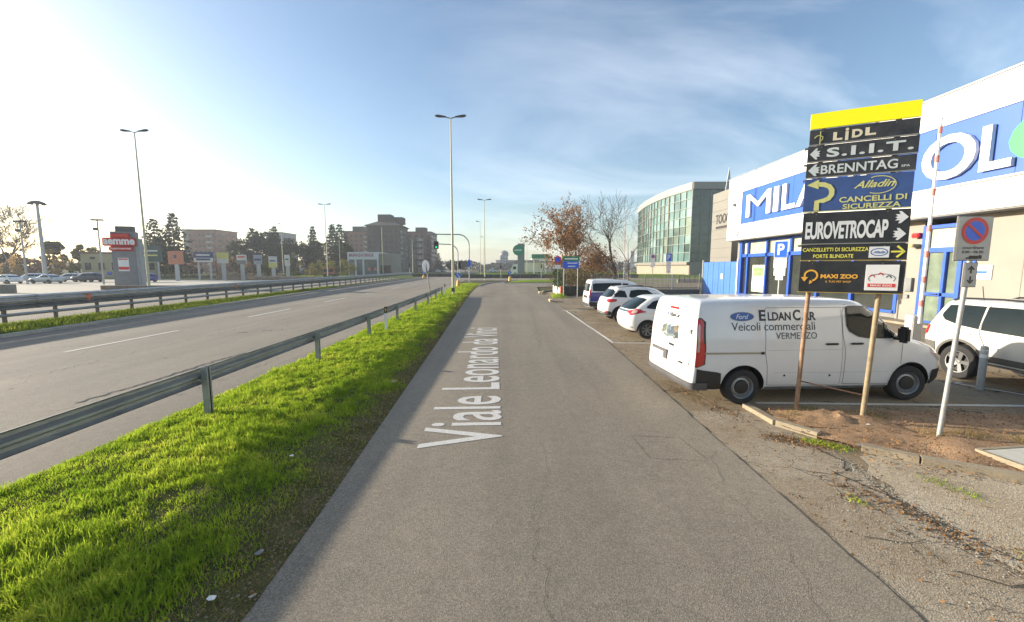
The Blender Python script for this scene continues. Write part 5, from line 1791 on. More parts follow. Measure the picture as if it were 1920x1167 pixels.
def st(s, x0, x1, z0, z1, m_, par, **kw):
    kw.setdefault('bold', 0.015)
    return text(s, x1 - x0, z1 - z0, m_, PN[par], ((x0 + x1) / 2, YF - kw.pop('lift', 0.0), (z0 + z1) / 2), **kw)


def arrow_head(x0, x1, z0, z1, m_, par, left=True):
    """feathered arrow tip used on the black panels"""
    zc = (z0 + z1) / 2
    h = (z1 - z0) / 2
    w = x1 - x0
    q = [(0, 0), (0.55, 1), (0.75, 1), (0.62, 0.52), (1.0, 0.52), (0.80, 0.18), (1.0, 0.0), (0.80, -0.18), (1.0, -0.52), (0.62, -0.52), (0.75, -1), (0.55, -1)]
    pts = []
    for a, b in q:
        a = a if left else 1 - a
        pts.append((x0 + a * w, YF - 0.001, zc + b * h))
    n = len(q)
    cen = ((x0 + x1) / 2, YF - 0.001, zc)
    MB().add([cen] + pts, [(0, 1 + i, 1 + (i + 1) % n) for i in range(n)]).build('arrow', m_, PN[par])


def ribbon(pts, w, m_, par, name='arrow', closed=False):
    rows = []
    n = len(pts)
    for i in range(n):
        a = Vector(pts[i - 1 if i > 0 else (n - 1 if closed else 0)])
        b = Vector(pts[(i + 1) % n if (closed or i < n - 1) else i])
        d = (b - a).normalized()
        nn = Vector((-d.y, d.x)) * w / 2
        p = Vector(pts[i])
        rows.append([(p.x - nn.x, YF - 0.002, p.y - nn.y), (p.x + nn.x, YF - 0.002, p.y + nn.y)])
    if closed:
        rows.append(rows[0])
    MB().grid(rows).build(name, m_, PN[par])


def tri(pts, m_, par, name='arrow'):
    MB().add([(x, YF - 0.002, z) for x, z in pts], [tuple(range(len(pts)))]).build(name, m_, PN[par])


# panel a
st('L', 0.165, 0.285, 4.535, 4.66, tx_cream, 'a', bold=0.05)
st('i', 0.315, 0.36, 4.52, 4.705, tx_cream, 'a', bold=0.03)
st('D', 0.40, 0.53, 4.545, 4.67, tx_cream, 'a', bold=0.05)
st('L', 0.56, 0.69, 4.555, 4.675, tx_cream, 'a', bold=0.05)
ribbon([(0.0, 4.50), (0.0, 4.70)], 0.012, tx_olive, 'a', 'mark')
ribbon([(-0.075, 4.60), (-0.05, 4.63), (-0.01, 4.64), (0.035, 4.61), (0.03, 4.57), (0.0, 4.55)], 0.012, tx_olive, 'a', 'mark')
# panel b
arrow_head(-0.12, 0.02, 4.27, 4.44, tx_grey, 'b')
st('S.I.I.T.', 0.10, 1.14, 4.285, 4.43, tx_grey, 'b', bold=0.035, spacing=1.15)
# panel c
arrow_head(-0.125, 0.03, 4.01, 4.19, tx_grey, 'c')
st('BRENNTAG', 0.04, 0.98, 4.03, 4.17, tx_grey, 'c', bold=0.02)
st('SPA', 1.02, 1.12, 4.04, 4.075, tx_grey, 'c')
# panel d
hk = [(0.02, 3.46), (0.02, 3.60), (0.10, 3.61), (0.17, 3.64), (0.205, 3.70), (0.205, 3.77), (0.17, 3.83), (0.10, 3.865), (0.02, 3.875)]
ribbon(hk, 0.07, tx_olive, 'd')
tri([(-0.125, 3.87), (0.03, 3.95), (0.03, 3.80)], tx_olive, 'd')
st('Alladin', 0.48, 0.97, 3.77, 3.88, tx_olive, 'd', shear=0.45, bold=0.02)
ribbon([(0.76 + 0.20 * cos(a) + 0.02, 3.805 + 0.13 * sin(a)) for a in [radians(x) for x in range(-120, 128, 12)]], 0.012, tx_olive, 'd', 'loop')
st('CANCELLI DI', 0.31, 1.12, 3.565, 3.65, tx_olive, 'd', bold=0.025)
st('SICUREZZA', 0.36, 1.06, 3.46, 3.54, tx_olive, 'd', bold=0.025)
# panel e
st('EUROVETROCAP', -0.10, 0.94, 3.00, 3.28, tx_silver, 'e', bold=0.035, spacing=0.92)
arrow_head(1.01, 1.165, 3.21, 3.39, tx_silver, 'e', left=False)
arrow_head(1.00, 1.155, 2.96, 3.14, tx_silver, 'e', left=False)
# panel f
st('CANCELLETTI DI SICUREZZA', -0.115, 0.73, 2.80, 2.86, tx_yel, 'f', bold=0.015)
st('PORTE BLINDATE', 0.03, 0.55, 2.695, 2.755, tx_yel, 'f', bold=0.015)
MB().box((0.86, YF - 0.002, 2.78), (0.24, 0.006, 0.17)).build('logo_plate', tx_silver, PN['f'])
ribbon([(0.86 + 0.10 * cos(radians(x)), 2.78 + 0.055 * sin(radians(x))) for x in range(0, 360, 20)], 0.012, oval_blue, 'f', 'loop', closed=True)
PN['f'].children[-1].location = (0, -0.004, 0)
st('Alladin', 0.79, 0.93, 2.76, 2.80, oval_blue, 'f', lift=0.008, shear=0.3)
ribbon([(1.0, 2.785), (1.15, 2.785)], 0.025, tx_yel, 'f')
ribbon([(1.07, 2.87), (1.155, 2.785), (1.07, 2.70)], 0.03, tx_yel, 'f')
# panel g
ribbon([(0.02 + 0.085 * cos(radians(x)), 2.41 + 0.085 * sin(radians(x))) for x in range(-75, 196, 15)], 0.026, tx_orange, 'g')
tri([(-0.115, 2.385), (-0.015, 2.385), (-0.065, 2.31)], tx_orange, 'g')
tri([(0.0, 2.27), (0.05, 2.30), (0.01, 2.34)], tx_orange, 'g')
st('MAXI ZOO', 0.15, 0.63, 2.365, 2.435, tx_orange, 'g', bold=0.045)
st('IL TUO PET SHOP', 0.22, 0.55, 2.30, 2.33, tx_orange, 'g', bold=0.01)
MB().box((0.92, YF - 0.002, 2.385), (0.40, 0.006, 0.40)).build('logo_plate', white_sign, PN['g'], bevel=0.002)
ribbon([(0.92 + 0.16 * cos(radians(x)), 2.37 + 0.075 * sin(radians(x))) for x in range(-30, 211, 15)], 0.008, print_black, 'g', 'loop')
PN['g'].children[-1].location = (0, -0.005, 0)
for (a, b) in ((0.80, 2.43), (0.90, 2.46), (1.0, 2.42)):
    q = ribbon([(a - 0.03, b - 0.03), (a, b), (a + 0.02, b - 0.01), (a + 0.035, b - 0.04)], 0.014, red_sign if a < 0.95 else print_black, 'g', 'mark')
    PN['g'].children[-1].location = (0, -0.005, 0)
MB().box((0.92, YF - 0.006, 2.265), (0.33, 0.004, 0.055)).build('logo_bar', red_sign, PN['g'])
st('MAXI ZOO', 0.79, 1.05, 2.25, 2.28, white_sign, 'g', lift=0.009, bold=0.03)

# ------------------------------------------------------------------ no-parking sign on the leaning pole
ns = thing('road_sign', 'square grey no-parking sign with an arrow plate on a slanting zinc pole', 'sign', (6.33, 5.78, 0.03))
MB().tube([(0, 0, -0.05), (0.17, 0.0, 3.05)], 0.03, 12).build('pole', grey_pole, ns, smooth=True)
sign_grey = mat('sign_sheet_grey', (0.40, 0.40, 0.38), 0.45, 0.1, 0.06, 5)
yw = -0.045
fr = MB().box((0.09 + 0.03, yw + 0.012, 2.915), (0.50, 0.02, 0.62)).build('sign_plate', mat('plate_edge', (0.20, 0.20, 0.19), 0.5, 0.3), ns, bevel=0.006)
fr.rotation_euler = (0, 0, 0)
MB().box((0.12, yw + 0.008, 2.915), (0.47, 0.02, 0.59)).build('plate_face', sign_grey, fr)
disc(fr, (0.12, yw - 0.004, 3.02), 0.185, red_sign, inner=0.135, th=0.003, name='ring')
disc(fr, (0.12, yw - 0.004, 3.02), 0.135, blue_sign, th=0.003, name='disc')
M_ = Matrix.Rotation(radians(40), 4, 'Y')
MB().box((0.12, yw - 0.009, 3.02), (0.30, 0.004, 0.035), M=M_).build('bar', red_sign, fr)
text('straordinaria', 0.30, 0.04, print_black, fr, (0.12, yw - 0.004, 2.79), bold=0.01)
text('0.00 - 06.00', 0.30, 0.04, print_black, fr, (0.12, yw - 0.004, 2.73), bold=0.02)
MB().box((0.14, yw - 0.004, 2.655), (0.12, 0.006, 0.045)).box((0.23, yw - 0.004, 2.66), (0.04, 0.006, 0.05)).box((0.06, yw - 0.004, 2.645), (0.05, 0.006, 0.02)).build('truck_pictogram', print_black, fr)
ar = MB().box((0.13, yw + 0.012, 2.41), (0.20, 0.02, 0.35)).build('arrow_plate', MATS['plate_edge'], ns, bevel=0.005)
MB().box((0.13, yw + 0.008, 2.41), (0.175, 0.02, 0.325)).build('plate_face', sign_grey, ar)
for s_, zc in ((1, 2.48), (-1, 2.34)):
    MB().add([(0.13, yw - 0.004, zc + s_ * 0.06), (0.075, yw - 0.004, zc), (0.10, yw - 0.004, zc - s_ * 0.0), (0.13, yw - 0.004, zc + s_ * 0.028), (0.16, yw - 0.004, zc), (0.185, yw - 0.004, zc),
              (0.118, yw - 0.004, zc + s_ * 0.02), (0.142, yw - 0.004, zc + s_ * 0.02), (0.142, yw - 0.004, zc - s_ * 0.05), (0.118, yw - 0.004, zc - s_ * 0.05)], [(0, 1, 2, 3), (0, 3, 4, 5), (6, 7, 8, 9)]).build('arrow', print_black, ar, fix=True)

# bollards
for (x, y, lab) in ((9.78, 8.25, 'leftmost steel bollard standing before the wheel of the off-roader'), (9.98, 8.42, 'steel bollard just right of and behind its shorter neighbour')):
    t = thing('bollard', lab, 'bollard', (x, y, 0), 0, 'steel bollards before the off-roader')
    h = 0.86 if x > 9.8 else 0.8
    MB().lathe([(0.06, 0), (0.06, h), (0.05, h + 0.03), (0, h + 0.04)], 16).build('post', grey_pole, t, smooth=True)
    MB().lathe([(0.063, h - 0.12), (0.063, h - 0.04)], 16).build('band', white_sign, t)

# ------------------------------------------------------------------ parking signs and barrier


def p_sign(px, top, Y, label, w=0.6, plates=((0.55, 0.35), (0.5, 0.3)), dz=0.0, group='parking signs'):
    p = at(px, top, Y)
    t = thing('parking_sign', label, 'sign', (p.x, Y, 0), -radians(44), group)
    h = p.z
    MB().tube([(0, 0, 0), (0, 0, h)], 0.035, 8).build('pole', grey_pole, t)
    hw = w
    hh_ = w * 1.45
    bl = MB().box((0, -0.05, h - hh_ / 2), (hw, 0.02, hh_)).build('sign_plate', white_sign, t, bevel=0.01)
    MB().box((0, -0.058, h - hh_ / 2), (hw * 0.92, 0.012, hh_ * 0.94)).build('blue_face', blue_sign, bl, bevel=0.005)
    text('P', hw * 0.5, hh_ * 0.66, white_sign, bl, (0, -0.066, h - hh_ / 2), bold=0.03)
    z = h - hh_ - 0.03
    for i, (pw, ph) in enumerate(plates):
        q = MB().box((0, -0.05, z - ph / 2), (pw, 0.02, ph)).build('lower_plate', white_sign, t, bevel=0.006)
        MB().box((0, -0.062, z - ph / 2 + 0.03), (pw * 0.6, 0.004, 0.03)).box((0.05, -0.062, z - ph / 2 - 0.04), (pw * 0.4, 0.004, 0.03)).build('print_line', MATS['sign_sheet_grey'], q)
        z -= ph + 0.02
    return t


p_sign(1466, 452, 20.5, 'large blue P sign with three white plates before the shop window', 0.58, ((0.56, 0.48), (0.50, 0.36), (0.34, 0.2)))
p_sign(1255, 475, 44, 'small blue P sign with white plates before the glass building', 0.62, ((0.5, 0.75), (0.46, 0.45)))
p = at(1225, 476, 44.5)
t = thing('road_sign', 'white and red no-stopping sign left of the small P sign', 'sign', (p.x, 44.5, 0), -radians(44))
MB().tube([(0, 0, 0), (0, 0, p.z)], 0.035, 8).build('pole', grey_pole, t)
MB().box((0, -0.05, p.z - 0.5), (0.55, 0.02, 0.95)).build('sign_plate', white_sign, t, bevel=0.01)
disc(t, (0, -0.065, p.z - 0.3), 0.2, red_sign, inner=0.0, th=0.003, name='ring')
disc(t, (0, -0.070, p.z - 0.3), 0.13, blue_sign, th=0.003)
MB().box((0, -0.05, p.z - 1.25), (0.5, 0.02, 0.45)).build('lower_plate', white_sign, t, bevel=0.01)

# direction sign and disc by the hedge
p = at(1071, 481, 34)
t = thing('direction_sign', 'green and blue direction board on two posts before the hedge', 'sign', (p.x, 34, 0))
w_ = at(1087, 481, 34).x - at(1056, 481, 34).x
z1 = p.z
MB().box((0, 0, z1 - 0.20), (w_, 0.04, 0.40)).build('green_board', mat('sign_green', (0.01, 0.22, 0.09), 0.45), t, bevel=0.008)
MB().box((-0.02, 0, z1 - 0.70), (w_ * 0.96, 0.04, 0.58)).build('blue_board', blue_sign, t, bevel=0.008)
print_line(w_ * 0.8, 0.12, white_sign, t, (0, -0.025, z1 - 0.2), 3)
print_line(w_ * 0.62, 0.08, white_sign, t, (0.12, -0.025, z1 - 0.56), 4)
print_line(w_ * 0.45, 0.08, white_sign, t, (0.05, -0.025, z1 - 0.82), 5)
for sg in (-1, 1):
    MB().tube([(sg * w_ * 0.42, 0.05, 0), (sg * w_ * 0.42, 0.05, z1)], 0.035, 8).build('post', grey_pole, t)
p = at(1046, 478, 33.4)
t = thing('road_sign', 'round no-parking disc left of the green and blue direction board', 'sign', (p.x, 33.4, 0))
MB().tube([(0, 0, 0), (0, 0, p.z)], 0.03, 8).build('pole', grey_pole, t)
disc(t, (0, -0.05, p.z - 0.4), 0.3, red_sign, inner=0.2, name='ring')
disc(t, (0, -0.05, p.z - 0.4), 0.2, blue_sign)
MB().box((0, -0.04, p.z - 0.98), (0.45, 0.02, 0.3)).build('lower_plate', white_sign, t)
p = at(1174, 476, 75)
for (px_, top_, Y_, lab) in ((1172, 488, 74, 'white banner flag left of its taller neighbour by the glass building'), (1183, 470, 76, 'tall white banner flag at the corner of the glass building')):
    p = at(px_, top_, Y_)
    t = thing('banner_flag', lab, 'flag', (p.x, Y_, 0), 0, 'white banner flags')
    MB().tube([(0, 0, 0), (0, 0, p.z)], 0.05, 6).build('pole', grey_pole, t)
    MB().box((0.35, 0, p.z - 1.6), (0.6, 0.03, 3.1)).build('flag', white_sign, t)
p = at(1173, 395, 78)
t = thing('flag_pole', 'thin pinkish white pole rising between the bare tree and the glass building', 'pole', (p.x, 78, 0))
MB().tube([(0, 0, 0), (0, 0, p.z)], 0.07, 6).build('pole', mat('pinkish_pole', (0.55, 0.42, 0.40), 0.6), t)

# raised barrier boom with red bands
bt = thing('barrier', 'raised white boom barrier with red bands beside the blue shop door', 'barrier', (13.05, 13.0, 0))
MB().box((0, 0.05, 0.5), (0.34, 0.3, 1.0)).build('cabinet', mat('barrier_grey', (0.45, 0.45, 0.43), 0.5), bt, bevel=0.02)
MB().tube([(0, -0.12, 0.75), (0.0, -0.12, 7.05)], [0.055, 0.04], 10).build('boom', white_sign, bt, smooth=True)
MB().tube([(0, -0.12, 7.05), (0.12, -0.12, 7.1), (0.16, -0.12, 6.95)], 0.012, 5).build('hook', galv_dark, bt)
for z_ in (1.3, 2.05, 2.85, 3.65, 4.75, 5.75, 6.6):
    MB().lathe([(0.057, z_), (0.057, z_ + 0.2)], 12, Matrix.Translation((0, -0.12, 0))).build('red_band', mat('faded_red_band', (0.60, 0.17, 0.13), 0.5), bt)

# ------------------------------------------------------------------ the shop building
shop = thing('shop_building', 'long white fascia shop with a blue sign band and blue framed windows', 'building', (17.4, 33.3, 0))
Y0, Y1 = -6.0, 33.3
MB().box((17.4 + 6, (Y0 + Y1) / 2, 7.03), (12, Y1 - Y0, 4.74)).build('fascia', white_wall, shop, world=True)
MB().box((17.4 + 6, (Y0 + Y1) / 2, 9.43), (12.16, Y1 - Y0 + 0.16, 0.06)).build('parapet_trim', galv, shop, world=True)
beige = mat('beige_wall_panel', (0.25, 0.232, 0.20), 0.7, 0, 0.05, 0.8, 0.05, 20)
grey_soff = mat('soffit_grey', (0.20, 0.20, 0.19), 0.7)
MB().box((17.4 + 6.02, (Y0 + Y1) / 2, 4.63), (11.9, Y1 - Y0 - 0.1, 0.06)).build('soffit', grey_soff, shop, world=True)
# lower wall segments (recessed 0.9 m)
XW = 18.3
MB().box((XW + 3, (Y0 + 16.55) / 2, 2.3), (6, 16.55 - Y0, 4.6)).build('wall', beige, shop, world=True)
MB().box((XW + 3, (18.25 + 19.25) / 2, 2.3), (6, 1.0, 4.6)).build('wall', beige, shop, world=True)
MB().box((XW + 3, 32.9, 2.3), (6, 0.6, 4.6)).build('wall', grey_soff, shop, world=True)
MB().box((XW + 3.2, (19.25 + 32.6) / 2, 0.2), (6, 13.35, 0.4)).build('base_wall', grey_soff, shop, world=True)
for y_ in (2.0, 6.2, 10.4, 14.6):
    MB().box((XW - 0.004, y_, 2.3), (0.012, 0.02, 4.6)).build('wall_joint', grey_soff, shop, world=True)
for y_ in (8.0, 14.0, 20.0, 26.0, 31.8):
    MB().box((17.4 - 0.003, y_, 8.75), (0.01, 0.018, 1.2)).box((17.4 - 0.003, y_, 5.15), (0.01, 0.018, 0.95)).build('fascia_joint', mat('joint_pale', (0.5, 0.5, 0.5), 0.7), shop, world=True)
frame_blue = mat('blue_window_frame', (0.02, 0.09, 0.48), 0.4, 0, 0.08)
shop_glass = mat('shop_glass', (0.035, 0.04, 0.035), 0.06, 0, 0.3, 0.8, spec=0.7)
pale_glass = mat('pale_transom_glass', (0.40, 0.43, 0.32), 0.15, 0, 0.12, 2)


def bar(y0, y1, z0, z1, x=XW + 0.05, d=0.14, m_=frame_blue, name='window_frame', par=shop):
    return MB().box((x, (y0 + y1) / 2, (z0 + z1) / 2), (d, y1 - y0, z1 - z0)).build(name, m_, par, world=True, bevel=0.006)


fy = [32.6, 31.75, 29.4, 26.9, 24.4, 21.9, 19.3]
for i in range(len(fy) - 1):
    a, b = fy[i + 1], fy[i]
    bar(a - 0.09, a + 0.09, 0.35, 4.60, d=0.18)
    bar(a + 0.09, b - 0.09, 0.45, 3.32, x=XW + 0.14, d=0.03, m_=shop_glass, name='shop_window')
    bar(a + 0.09, b - 0.09, 3.56, 4.42, x=XW + 0.14, d=0.03, m_=pale_glass, name='transom_window')
bar(32.45, 32.75, 0.0, 4.6, d=0.3)
bar(19.3, 32.6, 3.32, 3.56, x=XW + 0.03)
bar(19.3, 32.6, 4.42, 4.55, x=XW + 0.03)
bar(19.3, 32.6, 0.35, 0.47, x=XW + 0.03)
# door (parts of the shop)
bar(18.05, 18.25, 0.0, 4.35, d=0.24, name='door_frame')
bar(16.55, 16.72, 0.0, 4.35, d=0.24, name='door_frame')
bar(16.72, 18.05, 4.2, 4.35, name='door_frame')
bar(16.72, 18.05, 3.18, 3.38, name='door_frame')
bar(16.72, 18.05, 1.30, 1.45, name='door_frame')
bar(16.72, 18.05, 0.0, 0.18, name='door_frame')
bar(17.22, 17.34, 0.18, 3.18, name='door_frame')
bar(16.72, 18.05, 3.38, 4.2, x=XW + 0.12, d=0.03, m_=pale_glass, name='transom_window')
green_glass = mat('greenish_door_glass', (0.16, 0.20, 0.15), 0.1, 0, 0.3, 1.2)
bar(17.34, 18.05, 0.18, 3.18, x=XW + 0.12, d=0.03, m_=green_glass, name='door_glass')
bar(16.72, 17.22, 0.18, 3.18, x=XW + 0.12, d=0.03, m_=green_glass, name='door_glass')
MB().box((XW - 0.06, 17.55, 1.38), (0.05, 0.3, 0.04)).build('door_handle', black, shop, world=True)
MB().box((XW - 0.06, 18.7, 1.75), (0.14, 0.42, 0.62)).build('letter_box', galv_dark, shop, world=True, bevel=0.01)
MB().box((XW - 0.04, 18.75, 1.2), (0.08, 0.2, 0.16)).build('intercom', galv_dark, shop, world=True, bevel=0.01)
MB().box((XW - 0.12, 18.45, 3.95), (0.24, 0.34, 0.22)).build('alarm_lamp', red_lens, shop, world=True, bevel=0.04)
MB().box((XW - 0.2, 18.5, 3.5), (0.4, 0.34, 0.14)).build('wall_lamp', mat('ochre_lamp', (0.35, 0.28, 0.12), 0.5), shop, world=True, bevel=0.03)
MB().box((XW - 0.02, 16.3, 3.3), (0.05, 0.45, 1.4)).build('blue_plate', blue_sign, shop, world=True, bevel=0.01)
MB().box((XW - 0.02, 15.95, 2.35), (0.05, 0.9, 0.55)).build('white_plate', white_sign, shop, world=True, bevel=0.01)
MB().box((XW - 0.05, 15.95, 2.35), (0.02, 0.6, 0.1)).build('print_line', blue_sign, shop, world=True)
MB().box((XW - 0.02, 12.9, 2.7), (0.05, 0.5, 0.35)).build('white_plate', white_sign, shop, world=True, bevel=0.01)
MB().box((XW + 0.10, 30.4, 1.7), (0.04, 1.5, 2.0)).build('window_poster', mat('poster_pale', (0.50, 0.55, 0.42), 0.6, 0, 0.5, 2.2), shop, world=True)
MB().box((XW + 0.08, 30.4, 2.2), (0.04, 1.2, 0.6)).build('window_poster', mat('poster_green', (0.16, 0.30, 0.10), 0.6, 0, 0.5, 2.5), shop, world=True)
MB().box((17.30, 32.25, 7.35), (0.2, 0.2, 0.25)).build('wall_lamp', galv_dark, shop, world=True, bevel=0.02)
MB().tube([(17.3, 31.4, 5.5), (17.25, 31.3, 5.2)], 0.03, 6).tube([(17.25, 31.3, 5.2), (17.1, 31.2, 4.9)], 0.05, 6).build('wall_lamp', galv_dark, shop, world=True)
# blue band in panels with raised letters
band_blue = mat('sign_band_blue', (0.018, 0.095, 0.42), 0.45, 0, 0.06, 0.6)
ylist = [31.15, 28.4, 25.6, 22.8, 20.0, 17.2, 14.4, 11.6, 8.8]
for i in range(len(ylist) - 1):
    a, b = ylist[i + 1], ylist[i]
    MB().box((17.36, (a + b) / 2, 6.96), (0.08, b - a - 0.015, 2.36)).build('sign_band_panel', band_blue, shop, world=True)
ft = mat('band_frame', (0.55, 0.56, 0.58), 0.5)
MB().box((17.345, (8.8 + 31.2) / 2, 8.19), (0.12, 22.4, 0.07)).build('band_frame', ft, shop, world=True)
MB().box((17.345, (8.8 + 31.2) / 2, 5.73), (0.12, 22.4, 0.07)).build('band_frame', ft, shop, world=True)
MB().box((17.345, 31.2, 6.96), (0.12, 0.07, 2.4)).build('band_frame', ft, shop, world=True)
letter_w = mat('raised_letter_white', (0.80, 0.80, 0.79), 0.5, 0, 0.02)
letter_g = mat('raised_letter_green', (0.03, 0.45, 0.10), 0.5, 0, 0.05)
for ch, ya, yb, za, zb, m_, b_ in (('M', 30.35, 27.55, 6.15, 7.75, letter_w, 0.0), ('I', 27.25, 26.75, 6.15, 7.75, letter_w, 0.02), ('L', 26.4, 25.2, 6.15, 7.75, letter_w, 0.02), ('A', 25.1, 23.1, 6.15, 7.75, letter_w, 0.02),
                                   ('N', 22.8, 21.0, 6.15, 7.75, letter_w, 0.02), ('O', 20.6, 18.6, 6.1, 7.8, letter_w, 0.02), ('O', 17.55, 15.55, 6.0, 7.72, letter_w, 0.02), ('L', 15.4, 14.42, 6.02, 7.62, letter_w, 0.02), ('C', 14.55, 12.45, 6.0, 7.72, letter_g, 0.02)):
    text(ch, ya - yb, zb - za, m_, shop, (17.30, (ya + yb) / 2, (za + zb) / 2), (0, -1, 0), (0, 0, 1), bold=b_, depth=0.14, world=True, shear=0.0, name='letter')
MB().box((18.3, 25, 0.05), (1.8, 17, 0.1)).build('entrance_step', concrete, shop, world=True)

# steel mast and stays on the shop roof (tent-like pylon)
t = thing('roof_mast', 'pale tapering stay mast standing on the roof beyond the fascia', 'mast', (at(1366, 345, 60).x, 60, 9.0))
zt = at(1366, 315, 60).z - 9
for (dx, dy) in ((-1.0, 0), (1.3, 0.4), (0.2, 1.2)):
    MB().tube([(dx, dy, 0), (0, 0, zt)], 0.05, 5).build('stay', white_sign, t)
MB().add([(-0.8, 0, 0.5), (0.7, 0.3, 0.5), (0.02, 0, zt), (-0.8, 0.05, 0.5), (0.7, 0.35, 0.5), (0.02, 0.05, zt)], [(0, 1, 2), (5, 4, 3), (0, 3, 4, 1), (1, 4, 5, 2), (2, 5, 3, 0)]).build('sail', mat('grey_sail', (0.45, 0.47, 0.47), 0.6), t)

# panelled grey warehouse beyond
wh = thing('warehouse', 'grey panelled warehouse with dark lettering between the shop and the glass building', 'building', (19, 36, 0))
panel_m = mat('ribbed_panel_grey', (0.19, 0.185, 0.165), 0.6, 0.1, 0.05, 0.5)
for k in range(11):
    z0 = k * 0.85
    MB().box((19 + 4, 37.35, z0 + 0.42), (8 - (0.01 if k % 2 else 0), 3.7, 0.83)).build('wall_panel', panel_m, wh, world=True)
MB().box((19 + 4, 37.35, 4.6), (7.9, 3.6, 9.2)).build('core', grey_soff, wh, world=True)
text('TOOO', 2.5, 0.85, print_black, wh, (18.97, 37.2, 6.9), (0, -1, 0), bold=0.01, world=True)
MB().box((18.975, 37.2, 6.15), (0.02, 2.3, 0.2)).build('print_line', print_black, wh, world=True)

# blue corrugated gate between shop and fence
gt = thing('gate', 'blue steel gate with vertical ribs between the fence and the shop', 'gate', (18.2, 38.7, 0), -pi / 2)
gate_blue = mat('gate_blue', (0.06, 0.17, 0.50), 0.45, 0, 0.1, 0.8)
me_r = None
for k in range(12):
    x = 0.25 + k * 0.48
    if me_r is None:
        o = MB().box((0, 0, 1.52), (0.46, 0.05, 2.92)).build('gate_board', gate_blue, gt, bevel=0.008)
        me_r = o.data
    else:
        o = link('gate_board', me_r, gt)
    o.location = (x, -0.012 * (k % 2), 0)
MB().box((2.9, 0.06, 2.95), (5.7, 0.06, 0.1)).box((2.9, 0.06, 0.12), (5.7, 0.06, 0.1)).build('gate_frame', frame_blue, gt)
MB().box((-0.06, 0, 1.6), (0.14, 0.16, 3.2)).build('gate_post', grey_pole, gt, bevel=0.01)
MB().box((5.88, 0, 1.6), (0.14, 0.16, 3.2)).build('gate_post', white_sign, gt, bevel=0.01)
MB().box((3.5, -0.05, 1.75), (0.3, 0.02, 0.45)).build('notice', white_sign, gt)

# low railing fence behind the parked cars
fe = thing('fence', 'grey steel railing behind the parked cars up to the blue gate', 'fence', (7.6, 39.0, 0))
fence_m = mat('railing_grey', (0.16, 0.16, 0.15), 0.6, 0.3)
FP = [(7.6, 36.0), (15.6, 33.4)]
MB().box((5.2, 0.0, 0.2), (10.4, 0.22, 0.40)).build('plinth', mat('plinth_dark', (0.10, 0.10, 0.09), 0.8), fe)
me_b = None
for k in range(86):
    t_ = k / 85.0
    if me_b is None:
        o = MB().box((0, 0, 1.1), (0.025, 0.025, 1.35)).build('railing_bar', fence_m, fe)
        me_b = o.data
    else:
        o = link('railing_bar', me_b, fe)
    o.location = (10.4 * t_, 0.0, 0)
for z_ in (0.6, 1.7):
    MB().tube([(0, 0, z_), (10.4, 0, z_)], 0.022, 6).build('rail', fence_m, fe)
for k in range(5):
    t_ = k / 4.0
    MB().box((10.4 * t_, 0, 0.95), (0.07, 0.07, 1.9)).build('fence_post', grey_pole, fe)
# far white fence with brown posts by the glass building
wf = thing('fence', 'low rusty post fence before the glass building', 'fence', (27, 66, 0))
for k in range(26):
    MB().box((0.2 + k * 0.85, k * 0.05, 0.6), (0.10, 0.10, 1.2)).build('fence_post', mat('rust_post', (0.24, 0.12, 0.09), 0.8), wf)
MB().tube([(0, 0, 1.12), (22, 1.3, 1.12)], 0.05, 6).build('rail', MATS['rust_post'], wf)
MB().box((11, 1.1, 0.3), (22, 0.15, 0.55), 0.06).build('plinth', kerb_pale, wf)

# hedge corner: brown dry hedge inside a railing with painted end wall
hg = thing('hedge', 'dry brown hedge on a dark low wall at the corner beyond the parked cars', 'hedge', (4.4, 36.0, 0))
MB().box((1.6, 0.3, 0.42), (3.2, 0.3, 0.84)).build('low_wall', mat('dark_mossy_wall', (0.05, 0.05, 0.035), 0.9, 0, 0.4, 4), hg, bevel=0.02)
c_ = np.stack([RNG.uniform(0.1, 3.2, 2600), RNG.uniform(0.3, 1.6, 2600), 0.7 + 1.9 * RNG.uniform(0, 1, 2600) ** 1.3], 1)
leaves('foliage', c_, RNG.uniform(0.06, 0.16, 2600), foliage('dry_hedge_leaf', (0.08, 0.05, 0.03), (0.24, 0.13, 0.06), (0.14, 0.12, 0.05), scale=2.5), hg)
c_ = np.stack([RNG.uniform(-0.2, 0.45, 900), RNG.uniform(-0.1, 6.5, 900), 0.5 + 1.8 * RNG.uniform(0, 1, 900)], 1)
leaves('green_foliage', c_, RNG.uniform(0.1, 0.25, 900), foliage('dark_hedge_leaf', (0.03, 0.05, 0.025), (0.07, 0.10, 0.05), scale=2.5), hg)
MB().add([], []).box((-0.05, -0.1 + 3.0, 0.34), (0.22, 6.2, 0.68)).build('end_wall', mat('whitewashed_wall', (0.62, 0.58, 0.52), 0.8, 0, 0.2, 3), hg)
MB().box((-0.05, -0.35, 0.42), (0.26, 0.7, 0.84)).build('painted_corner', mat('faded_red_paint', (0.48, 0.16, 0.10), 0.8, 0, 0.3, 4), hg)
for k in range(9):
    MB().tube([(0.1 + 0.38 * k, 0.3, 0.84), (0.1 + 0.38 * k, 0.3, 2.1)], 0.02, 5).build('railing_bar', fence_m, hg)
c_ = np.stack([3.95 + RNG.normal(0, 0.25, 500), 34.6 + RNG.normal(0, 0.5, 500), np.zeros(500)], 1)
props(blades('roadside_weeds', c_, RNG.uniform(0.1, 0.45, 500), RNG.uniform(0.015, 0.04, 500), RNG.uniform(0.1, 0.8, 500), lush), 'yellow green weeds at the foot of the painted wall corner', 'weeds', kind='stuff')
